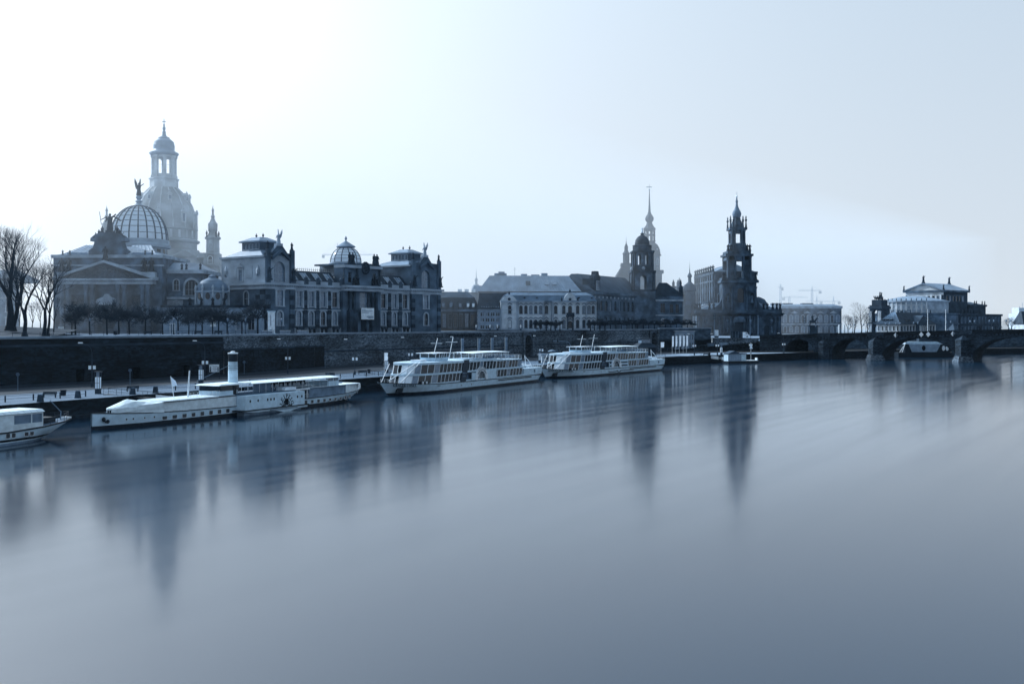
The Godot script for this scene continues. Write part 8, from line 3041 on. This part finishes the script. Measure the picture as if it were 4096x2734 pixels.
func build_quay_things():
	var m: M
	quay_lamp(367, 208, "first arched street lamp from the left, in front of the bastion wall")
	quay_lamp(819, 236, "arched street lamp left of the steamer's funnel")
	quay_lamp(1151, 266, "arched street lamp behind the steamer's white sun roof")
	quay_lamp(1419, 261, "arched street lamp between the steamer and the first white ship")
	quay_lamp(1642, 300, "arched street lamp behind the first white ship's bow")
	quay_lamp(1836, 318, "arched street lamp behind the first white ship's masts")
	quay_lamp(2010, 338, "arched street lamp behind the first white ship's awning", false)
	quay_lamp(2165, 352, "arched street lamp before the gateway between the two white ships")
	quay_lamp(2778, 428, "arched street lamp beside the five white banner flags")
	quay_lamp(2870, 432, "arched street lamp left of the landing pontoon hut")
	quay_lamp(3004, 446, "arched street lamp just behind the landing pontoon hut")
	quay_lamp(3136, 462, "arched street lamp before the first small bridge arch")
	info_pillar(391, 188, "white glowing pillar at the steamer's gangway foot")
	info_pillar(803, 219, "white glowing pillar left of the steamer's funnel beside the poster board")
	info_pillar(1547, 270, "white glowing pillar at the first white ship's bow")
	info_pillar(2159, 340, "white glowing pillar between the two white ships")
	info_pillar(2886, 436, "white glowing pillar left of the landing pontoon")
	# fence of posts and two rails along the promenade
	var t := thing("promenade_fence", "low post and rail fence along the quay promenade", "fence")
	var pm := M.new()
	pm.box(-0.09, 0.09, 0, 1.05, -0.09, 0.09)
	var pmesh := pm.mesh()
	var prev := Vector3.ZERO
	var d := 150.0
	var rails := M.new()
	while d < 420:
		if not (d > 182 and d < 192) and not (d > 268 and d < 280) and not (d > 300 and d < 336):
			var p := Vector3(lerpf(line_x(QUAY, d), line_x(WALL, d), 0.11 + 0.03 * sin(d * 0.02)), QUAY_Y, -d)
			inst(pmesh, "fence_post", "stone_dark", t, p)
			if prev != Vector3.ZERO and prev.distance_to(p) < 7.5:
				for y in [0.5, 0.95]: rails.bar(prev + Vector3(0, y, 0), p + Vector3(0, y, 0), 0.035)
			prev = p
		d += 4.4
	put(rails, "rails", "metal_dark", t)
	var names := ["stone bollard on the quay, the nearest to the left edge", "stone bollard on the quay left of the gangway", "stone bollard behind the steamer's bow tent", "stone bollard on the quay behind the steamer's flag staff", "stone bollard on the quay right of the steamer's sun roof"]
	var bol := [[160, 168], [310, 177], [530, 186], [621, 190], [1312, 240]]
	for i in 5:
		t = thing("mooring_bollard", names[i], "bollard", on_quay(bol[i][0], bol[i][1]), 0.0, "stone bollards on the quay")
		m = M.new()
		m.frus(-0.42, 0.42, -0.42, 0.42, 0, -0.3, 0.3, -0.3, 0.3, 1.15)
		put(m, "stone_body", "stone_dark", t)
		m = M.new()
		m.frus(-0.3, 0.3, -0.3, 0.3, 1.15, -0.2, 0.2, -0.2, 0.2, 1.27)
		put(m, "stone_cap", "stone_mid", t)
	bench(on_quay(197, 178), 0.15, "dark bench on the quay left of the gangway")
	bench(on_quay(529, 195), 0.15, "dark bench on the quay behind the steamer's bow tent")
	bench(on_quay(1320, 249), 0.3, "dark bench on the quay right of the steamer's roof")
	bench(on_quay(1450, 262), 0.3, "dark bench by the lamp before the parked vans")
	bench(on_quay(2825, 422), 0.2, "dark bench on the far landing left of the pontoon")
	for b in [[252, 181, "dark litter bin on the quay before the gangway"], [1476, 266, "dark litter bin by the first white ship's gangway"], [2838, 424, "dark litter bin on the far landing"]]:
		t = thing("litter_bin", b[2], "bin", on_quay(b[0], b[1]), 0.0, "litter bins")
		m = M.new()
		m.frus(-0.32, 0.32, -0.3, 0.3, 0.12, -0.38, 0.38, -0.36, 0.36, 1.1)
		put(m, "basket", "black_paint", t)
		m = M.new()
		m.box(-0.42, 0.42, 1.1, 1.16, -0.4, 0.4)
		put(m, "rim", "metal_dark", t)
	# gangways to the ships
	var gw := [[Vector3(-72.0, 3.3, -186), Vector3(-52.0, 2.0, -182), "dark railed gangway with a white sign leading from the quay to the steamer", "5"], [Vector3(-36.0, 3.3, -258), Vector3(-20.0, 2.4, -254), "dark railed gangway at the first white ship's bow", ""], [Vector3(74.0, 3.3, -436), Vector3(90.0, 1.4, -427), "gangway with white sign boards leading down to the pontoon hut", "3"]]
	for g in gw:
		var a: Vector3 = g[0]; var b: Vector3 = g[1]
		t = thing("gangway", g[2], "gangway", a, atan2(-(b.z - a.z), b.x - a.x), "gangways")
		var l := Vector2(b.x - a.x, b.z - a.z).length()
		var drop := b.y - a.y
		m = M.new()
		m.prism(PackedVector2Array([Vector2(0, -0.35), Vector2(l, drop - 0.35), Vector2(l, drop), Vector2(0, 0)]), -0.8, 0.8)
		put(m, "walkway", "black_paint", t)
		for s in [-0.8, 0.8]:
			m = M.new()
			for k in 9: m.bar(Vector3(l * k / 8.0, drop * k / 8.0, s), Vector3(l * k / 8.0, drop * k / 8.0 + 1.05, s), 0.035)
			m.bar(Vector3(0, 1.05, s), Vector3(l, drop + 1.05, s), 0.04)
			m.bar(Vector3(0, 0.5, s), Vector3(l, drop + 0.5, s), 0.03)
			put(m, "handrail", "metal_dark", t)
		if g[3] != "":
			m = M.new()
			m.prism(PackedVector2Array([Vector2(l * 0.5, drop * 0.5 - 0.5), Vector2(l * 0.68, drop * 0.68 - 0.5), Vector2(l * 0.68, drop * 0.68 + 0.7), Vector2(l * 0.5, drop * 0.5 + 0.7)]), 0.82, 0.88)
			m.prism(PackedVector2Array([Vector2(l * 0.75, drop * 0.75 - 0.5), Vector2(l * 0.98, drop * 0.98 - 0.5), Vector2(l * 0.98, drop * 0.98 + 0.7), Vector2(l * 0.75, drop * 0.75 + 0.7)]), 0.82, 0.88)
			put(m, "sign_board", "white_paint", t)
			m = M.new()
			m.prism(PackedVector2Array([Vector2(l * 0.69, drop * 0.69 - 0.5), Vector2(l * 0.74, drop * 0.74 - 0.5), Vector2(l * 0.74, drop * 0.74 + 0.7), Vector2(l * 0.69, drop * 0.69 + 0.7)]), 0.82, 0.88)
			put(m, "number_board", "black_paint", t)
			letters(t, g[3], 0.9, Vector3(l * 0.715, drop * 0.715 + 0.1, 0.89), "white_paint", 0.0, 0.0, "number")
	# signs and boards
	for s in [[70, 196, "round traffic sign on a thin post at the left edge of the quay road"], [519, 214, "thin sign post by the road behind the steamer's bow"], [976, 262, "thin sign post before the bastion wall right of the funnel"], [1300, 298, "thin sign post at the corner of the bastion wall"], [2230, 372, "thin sign post before the terrace wall behind the far ship's bow"]]:
		t = thing("sign_post", s[2], "sign", on_quay(s[0], s[1]), 0.0, "sign posts along the road")
		m = M.new()
		m.bar(Vector3.ZERO, Vector3(0, 3.3, 0), 0.05)
		put(m, "post", "metal_grey", t)
		m = M.new()
		m.t = Transform3D(Basis.from_euler(Vector3(PI / 2, 0, 0)), Vector3(0, 3.1, 0.08))
		m.lathe(Vector3.ZERO, [[0.0, -0.03], [0.36, -0.03], [0.36, 0.03], [0.0, 0.03]], 12)
		put(m, "sign_disc", "stone_mid", t)
	t = thing("poster_board", "white poster board on two legs left of the steamer's funnel", "sign board", on_quay(856, 240))
	m = M.new()
	for x in [-1.2, 1.2]: m.box(x - 0.05, x + 0.05, 0, 3.9, -0.05, 0.05)
	put(m, "legs", "metal_dark", t)
	m = M.new()
	m.box(-1.1, 1.1, 1.6, 3.3, -0.05, 0.05)
	put(m, "poster", "white_paint", t)
	m = M.new()
	for k in 5: m.box(-0.4 + 0.1 * (k % 2), 0.7 - 0.12 * (k % 3), 2.9 - k * 0.25, 2.98 - k * 0.25, 0.051, 0.06)
	m.prism(PackedVector2Array([Vector2(-1.0, 1.65), Vector2(-0.7, 1.65), Vector2(-0.65, 2.6), Vector2(-0.8, 3.0), Vector2(-0.98, 2.5)]), 0.051, 0.06)
	m.prism(PackedVector2Array([Vector2(0.75, 1.65), Vector2(1.02, 1.65), Vector2(0.98, 2.7), Vector2(0.88, 3.0), Vector2(0.76, 2.5)]), 0.051, 0.06)
	put(m, "print", "masonry", t)
	# parked vehicles by the wall
	car(on_quay(1376, 338), 0.35, "dark box truck parked by the terrace wall, left of the two vans", "car_dark", 2)
	car(on_quay(1418, 342), 0.35, "dark van parked beside the box truck, middle of the three", "car_dark", 1)
	car(on_quay(1448, 345), 0.35, "dark van at the right end of the three parked by the wall", "car_dark", 1)
	car(on_quay(1510, 348), 0.4, "dark car parked by the wall right of the vans", "car_dark", 0)
	car(on_quay(1560, 352), 0.4, "dark car parked by the wall behind the first white ship's bow", "car_dark", 0)
	car(on_quay(1612, 355), 0.4, "dark car parked farthest right along the wall", "car_mid", 0)
	car(on_quay(2168, 400), 1.2, "pale car standing in the gateway road between the white ships", "car_mid", 0)
	# banner flags
	var fl := [[1845, 322], [1911, 332], [1964, 340], [2020, 348]]
	var nth := ["first", "second", "third", "fourth", "fifth"]
	for i in 4: flag_pole(on_quay(fl[i][0], fl[i][1]), 8.2, 4.2, 0.85, "%s tall banner flag from the left behind the first white ship" % nth[i], "banner flags behind the first ship", "banner_flag", "canvas_grey")
	var f5 := [2689, 2703, 2718, 2733, 2746]
	for i in 5: flag_pole(on_quay(f5[i], 452 + 4 * i), 7.6, 4.6, 0.75, "%s white banner from the left of the five on the far quay" % nth[i], "five white banners on the far quay")
	flag_pole(on_quay(1537, 262), 5.4, 2.0, 0.9, "small white flag blurred by the wind at the first white ship's bow", "small white flags", "small_flag")
	flag_pole(on_quay(2644, 376), 6.2, 1.9, 1.2, "small white flag behind the far ship's stern", "small white flags", "small_flag")
	# traffic light on a long arm
	t = thing("traffic_light", "traffic lights on a long curved arm above the far ship's bow", "traffic light", on_quay(2282, 392))
	m = M.new()
	m.path([Vector3.ZERO, Vector3(0, 4.6, 0), Vector3(-0.4, 5.7, 0), Vector3(-1.4, 6.2, 0), Vector3(-6.8, 6.4, 0)], 0.08, 6)
	put(m, "arm", "metal_grey", t)
	for x in [-6.8, -4.8]:
		m = M.new()
		m.box(x - 0.2, x + 0.2, 5.9, 7.0, -0.15, 0.2)
		put(m, "signal_head", "black_paint", t)
	# timber kiosk with a two-tier roof
	t = thing("quay_kiosk", "dark timber kiosk with a stepped hipped roof behind the far ship", "kiosk", on_quay(2578, 408), 0.3)
	m = M.new()
	m.box(-3.6, 3.6, 0, 3.6, -2.6, 2.6)
	put(m, "wall", "metal_dark", t)
	m = M.new()
	m.frus(-5.0, 5.0, -3.8, 3.8, 3.6, -2.0, 2.0, -1.6, 1.6, 5.4)
	put(m, "roof", "slate", t)
	m = M.new()
	m.box(-1.9, 1.9, 5.4, 7.0, -1.5, 1.5)
	put(m, "roof_lantern", "glass_pale", t)
	m = M.new()
	m.box(-2.6, 2.6, 7.0, 7.3, -2.2, 2.2)
	put(m, "top_roof", "slate", t)
	# white ticket booth and parasol near the gateway
	t = thing("ticket_booth", "small pale ticket booth between the two white ships", "booth", on_quay(2178, 345), 0.4)
	m = M.new()
	m.box(-1.5, 1.5, 0, 2.6, -1.2, 1.2)
	put(m, "cabin", "plaster", t)
	m = M.new()
	m.frus(-1.9, 1.9, -1.6, 1.6, 2.6, -1.6, 1.6, -1.3, 1.3, 2.9)
	put(m, "roof", "sheet_metal", t)
	window(t, 0, 1.0, 1.5, 1.6, 1.0, false, 0.08, 0.0, "white_paint")
	t = thing("parasol", "pale parasol standing by the terrace wall behind the far ship's bow", "parasol", on_quay(2208, 395))
	m = M.new()
	m.lathe(Vector3(0, 2.4, 0), [[1.7, 0], [0.9, 0.5], [0.0, 0.8]], 8, false)
	put(m, "canopy", "canvas_grey", t)
	m = M.new()
	m.bar(Vector3.ZERO, Vector3(0, 2.6, 0), 0.05)
	put(m, "stick", "metal_dark", t)

# ---------------------------------------------------------------- things on terrace, square and bridge

func lantern(p: Vector3, h: float, label: String, group: String, twin := false):
	var t := thing("lantern_post", label, "street lamp", p, 0.0, group)
	var m := M.new()
	m.lathe(Vector3.ZERO, [[0.28, 0], [0.2, 0.5], [0.1, 0.8], [0.07, h * 0.8]], 7)
	if twin: m.bar(Vector3(-0.9, h * 0.8, 0), Vector3(0.9, h * 0.8, 0), 0.06)
	put(m, "post", "metal_dark", t)
	for x in ([-0.9, 0.9] if twin else [0.0]):
		m = M.new()
		m.lathe(Vector3(x, h * 0.8, 0), [[0.08, 0], [0.22, 0.1], [0.3, 0.6], [0.36, 0.65], [0.06, 0.95], [0.0, 1.1]], 6, false)
		put(m, "lantern_glass", "glass_pale", t)

func build_plaza_things():
	var m: M
	var p: Vector3
	var t := thing("advertising_column", "bright white square advertising column on the bastion terrace", "column", Vector3((1085 - 2048.0) / F * 303, TERRACE_Y, -303))
	m = M.new()
	m.box(-0.85, 0.85, 0, 6.4, -0.85, 0.85)
	put(m, "shaft", "white_paint", t)
	m = M.new()
	m.box(-1.0, 1.0, 6.4, 6.7, -1.0, 1.0)
	m.box(-1.0, 1.0, 0, 0.3, -1.0, 1.0)
	put(m, "cap", "white_hull", t)
	m = M.new()
	m.box(-0.3, 0.5, 1.0, 1.4, 0.851, 0.87)
	m.box(-0.1, 0.1, 2.4, 5.6, 0.851, 0.87)
	put(m, "print", "canvas_grey", t)
	var tl := [[256, 292, "lantern at the left end of the clipped tree row"], [358, 286, "lantern under the clipped trees before the hall's middle"], [694, 292, "lantern near the glazed door right of the hall"], [910, 300, "lantern under the last clipped trees before the low wing"], [981, 305, "lantern left of the round lone tree"], [1126, 306, "lantern just right of the white advertising column"]]
	for l in tl:
		p = at(l[0], 1300, l[1]); p.y = TERRACE_Y
		lantern(p, 4.6, l[2], "lanterns on the bastion terrace")
	var bl := [[718, 290, "pale bench under the clipped trees on the terrace", true], [792, 292, "dark terrace bench right of the pale one", false], [872, 294, "dark terrace bench nearest the low wing doors", false], [590, 286, "dark terrace bench before the hall's right corner", false]]
	for l in bl:
		p = at(l[0], 1300, l[1]); p.y = TERRACE_Y
		bench(p, 0.0, l[2], l[3])
	p = at(461, 1300, 282); p.y = TERRACE_Y
	t = thing("terrace_bin", "square dark bin at the railing on the bastion terrace", "bin", p)
	m = M.new(); m.box(-0.4, 0.4, 0, 1.0, -0.4, 0.4); put(m, "body", "black_paint", t)
	m = M.new(); m.box(-0.46, 0.46, 1.0, 1.08, -0.46, 0.46); put(m, "lid", "metal_dark", t)
	p = at(244, 1300, 300); p.y = TERRACE_Y
	t = thing("notice_board", "pale notice board on posts under the trees at the left", "notice board", p)
	m = M.new(); m.box(-0.9, 0.9, 1.2, 2.2, -0.04, 0.04); put(m, "board", "white_paint", t)
	m = M.new(); m.box(-0.85, -0.75, 0, 1.2, -0.04, 0.04); m.box(0.75, 0.85, 0, 1.2, -0.04, 0.04); put(m, "legs", "metal_dark", t)
	p = Vector3((690 - 2048.0) / F * 326, TERRACE_Y, -326)
	t = thing("glazed_door_porch", "white framed glazed door porch beside the hall", "porch", p)
	m = M.new(); m.box(-0.8, -0.66, 0, 3.2, 0, 0.4); m.box(0.66, 0.8, 0, 3.2, 0, 0.4); m.box(-0.07, 0.07, 0, 3.0, 0, 0.3); m.box(-0.8, 0.8, 3.0, 3.2, 0, 0.42); put(m, "frame", "white_paint", t)
	m = M.new(); m.box(-0.66, 0.66, 0, 3.0, 0.1, 0.14); put(m, "pane", "glass_pale", t)
	# glass balustrade with bright handrail right of the column
	t = thing("stair_balustrade", "low balustrade with a bright metal handrail beside the advertising column", "railing", Vector3((1046 - 2048.0) / F * 300, TERRACE_Y, -300), 0.35)
	for k in 3:
		m = M.new(); m.box(k * 5.0, k * 5.0 + 3.2, 1.0, 1.1, -0.08, 0.08); put(m, "handrail", "white_paint", t)
		m = M.new(); m.box(k * 5.0 + 0.1, k * 5.0 + 3.1, 0, 0.95, -0.03, 0.03); put(m, "panel", "glass_pale", t)
	# small upright figures and tables on the terrace between academy and palace
	var stat := [[1905, 424], [1960, 424], [1990, 426], [2083, 424], [2150, 424]]
	var sn := ["pale stone urn at the left end of the palace terrace parapet", "pale stone urn beside the hotel's corner on the terrace parapet", "pale stone urn below the palace's left gable", "pale stone urn before the palace's left wing", "pale stone urn above the first gateway pier"]
	for i in 5:
		p = at(stat[i][0], 1300, stat[i][1]); p.y = 13.5
		t = thing("terrace_urn", sn[i], "urn", p, 0.0, "urns on the palace terrace")
		m = M.new(); m.box(-0.4, 0.4, 0, 1.0, -0.4, 0.4); put(m, "pedestal", "stone_mid", t)
		m = M.new(); vase(m, Vector3(0, 1.0, 0), 1.4); put(m, "urn_body", "stone_pale", t)
	# castle square: equestrian monument, masts, vehicles, stalls
	t = thing("equestrian_monument", "dark bronze horseman on a tall pedestal left of the bridge", "monument", Vector3((3252 - 2048.0) / F * 590, CITY_Y, -590))
	m = M.new()
	m.frus(-3.0, 3.0, -2.0, 2.0, 0, -2.6, 2.6, -1.7, 1.7, 1.4)
	m.box(-2.2, 2.2, 1.4, 5.6, -1.4, 1.4)
	m.frus(-2.2, 2.2, -1.4, 1.4, 5.6, -2.6, 2.6, -1.7, 1.7, 6.2)
	put(m, "pedestal", "stone_dark", t)
	m = M.new()
	m.bar(Vector3(-1.6, 8.4, 0), Vector3(1.4, 8.5, 0), 0.75, 0.8, 8)
	m.bar(Vector3(1.3, 8.7, 0), Vector3(2.3, 10.4, 0), 0.6, 0.35, 7)
	m.bar(Vector3(2.2, 10.4, 0), Vector3(3.2, 9.8, 0), 0.32, 0.2, 7)
	for l in [[1.2, 1.6, 6.2, 0.3], [1.3, 2.6, 7.4, -0.3], [-1.3, -1.5, 6.2, 0.3], [-1.4, -2.0, 6.2, -0.3]]: m.path([Vector3(l[0], 8.2, l[3]), Vector3((l[0] + l[1]) / 2 + 0.2, 7.3, l[3]), Vector3(l[1], l[2], l[3])], 0.2, 5)
	m.bar(Vector3(-1.7, 8.6, 0), Vector3(-2.8, 7.0, 0), 0.2, 0.1)
	put(m, "horse", "bronze", t)
	m = M.new()
	figure(m, Vector3(-0.1, 8.7, 0), 3.4, 0.0, 0.7)
	for s in [-0.8, 0.8]: m.bar(Vector3(0, 9.2, s * 0.5), Vector3(0.4, 7.6, s), 0.28, 0.16, 5)
	put(m, "rider", "bronze", t)
	var masts := [[2858, 560, 1255, "tall thin mast with a cluster of lamps left of the cathedral tower"], [3001, 565, 1262, "tall thin mast right before the cathedral door"], [3033, 555, 1261, "tallest plain mast before the cathedral's right side"], [3220, 520, 1268, "mast with lamp cluster by the horseman monument"]]
	for l in masts:
		p = at(l[0], 1300, l[1]); p.y = CITY_Y
		t = thing("square_mast", l[3], "mast", p, 0.0, "masts on the castle square")
		var h: float = EYE + (HORIZON - l[2]) / F * l[1] - CITY_Y
		m = M.new(); m.bar(Vector3.ZERO, Vector3(0, h, 0), 0.13, 0.09, 6); put(m, "pole", "metal_grey", t)
		m = M.new()
		for k in 4: m.box(-0.75, 0.75, h - 0.4 - k * 0.8, h - 0.1 - k * 0.8, -0.15, 0.15)
		if l[0] in [2858, 3220]: put(m, "lamp_cluster", "metal_dark", t)
		else:
			m = M.new(); m.ball(Vector3(0, h, 0), 0.16, 6); put(m, "cap", "metal_grey", t)
	p = at(2955, 1300, 560); p.y = CITY_Y
	car(p, 0.1, "white delivery van with a rounded box standing before the cathedral", "car_white", 1, "vehicles on the castle square")
	car(Vector3(119, 7.6, -505), 0.09, "grey car driving up the ramp, the left of two", "car_mid", 0, "vehicles on the ramp")
	car(Vector3(125, 8.2, -505), 0.09, "pale car driving up the ramp, the right of two", "car_white", 0, "vehicles on the ramp")
	for c in [[101, 509.5, 3.6, 2.6, "plaster_mid", "grey square container at the foot of the ramp wall"], [95, 509.5, 3.0, 2.2, "stone_mid", "small dark site hut left of the grey container"], [107.5, 514.5, 5.6, 3.2, "stone_dark", "dark hoarding with two pale discs at the terrace end"]]:
		t = thing("site_container", c[5], "container", Vector3(c[0], 4.6 if c[1] < 512 else CITY_Y, -c[1]), 0.0, "site boxes by the ramp")
		m = M.new(); m.box(0, c[2], 0, c[3], -2.2, 0); put(m, "body", c[4], t)
		m = M.new(); m.box(-0.1, c[2] + 0.1, c[3], c[3] + 0.12, -2.3, 0.1); put(m, "top_edge", "slate", t)
		for k in 4:
			m = M.new(); m.box(c[2] * (k + 0.5) / 4 - 0.05, c[2] * (k + 0.5) / 4 + 0.05, 0.1, c[3] - 0.1, 0.0, 0.05)
			put(m, "rib", "metal_grey", t)
	p = at(2867, 1300, 535); p.y = CITY_Y
	t = thing("poster_stand", "white poster stand at the terrace end before the cathedral", "sign board", p)
	m = M.new(); m.box(-0.95, 0.95, 0.8, 3.9, -0.1, 0.1); put(m, "poster", "white_paint", t)
	m = M.new(); m.box(-1.0, 1.0, 0, 0.8, -0.15, 0.15); put(m, "foot", "metal_dark", t)
	# bridge furniture: lamps, white banner columns, masts
	var turn := atan2(BDIR.y, BDIR.x)
	var lamps := [[22.0, "bridge lamp nearest the bridge head"], [38.0, "bridge lamp left of the shore pier"], [44.0, "bridge lamp just before the shore pier"], [53.5, "bridge lamp above the main arch's left end"], [58.0, "bridge lamp before the restaurant's roof corner"], [65.5, "bridge lamp before the restaurant's gable"], [79.0, "bridge lamp before the tent roof"], [88.5, "bridge lamp right of the outer pier"], [96.0, "bridge lamp before the opera's rear wing"], [102.5, "bridge lamp nearest the right edge"]]
	for l in lamps:
		var u: float = l[0]
		var b := ground(B0 + BDIR * u, deck_y(u) - 0.1) - Vector3(sin(turn), 0, cos(turn)) * 0.2
		lantern(b, 4.0, l[1], "twin lamps on the bridge", true)
	for l in [[31.0, 3.4, "first white banner column on the bridge head"], [33.4, 3.6, "second white banner column on the bridge head"], [35.2, 3.2, "third white banner column on the bridge, tapering upwards"]]:
		var b := ground(B0 + BDIR * l[0], deck_y(l[0]) - 1.1) - Vector3(sin(turn), 0, cos(turn)) * 3.0
		t = thing("banner_column", l[2], "banner", b, 0.0, "white banner columns on the bridge")
		m = M.new(); m.lathe(Vector3.ZERO, [[0.36, 0.3], [0.4, 1.0], [0.4 if l[0] < 35 else 0.2, l[1] + 1.2], [0.05, l[1] + 1.6]], 8); put(m, "cloth", "white_paint", t)
		m = M.new(); m.box(-0.5, 0.5, 0, 0.3, -0.5, 0.5); put(m, "foot", "metal_dark", t)
	for l in [[37.8, 8.6, "tall white mast on the bridge head left of the opera portal"], [70.0, 10.2, "tall white mast on the bridge above the main arch"], [77.4, 9.8, "tall white mast on the bridge left of the outer pier"]]:
		var b := ground(B0 + BDIR * l[0], deck_y(l[0]) - 1.1) - Vector3(sin(turn), 0, cos(turn)) * 2.0
		t = thing("bridge_mast", l[2], "mast", b, 0.0, "tall masts on the bridge")
		m = M.new(); m.lathe(Vector3.ZERO, [[0.3, 0], [0.16, 1.4], [0.1, l[1]]], 7); put(m, "pole", "white_paint", t)
		m = M.new(); m.ball(Vector3(0, l[1], 0), 0.2, 6); put(m, "cap", "white_paint", t)
	car(Vector3(173, QUAY_Y, -506), 0.5, "white van on the quay seen through the second bridge arch", "car_white", 1, "vehicles on the far quay")
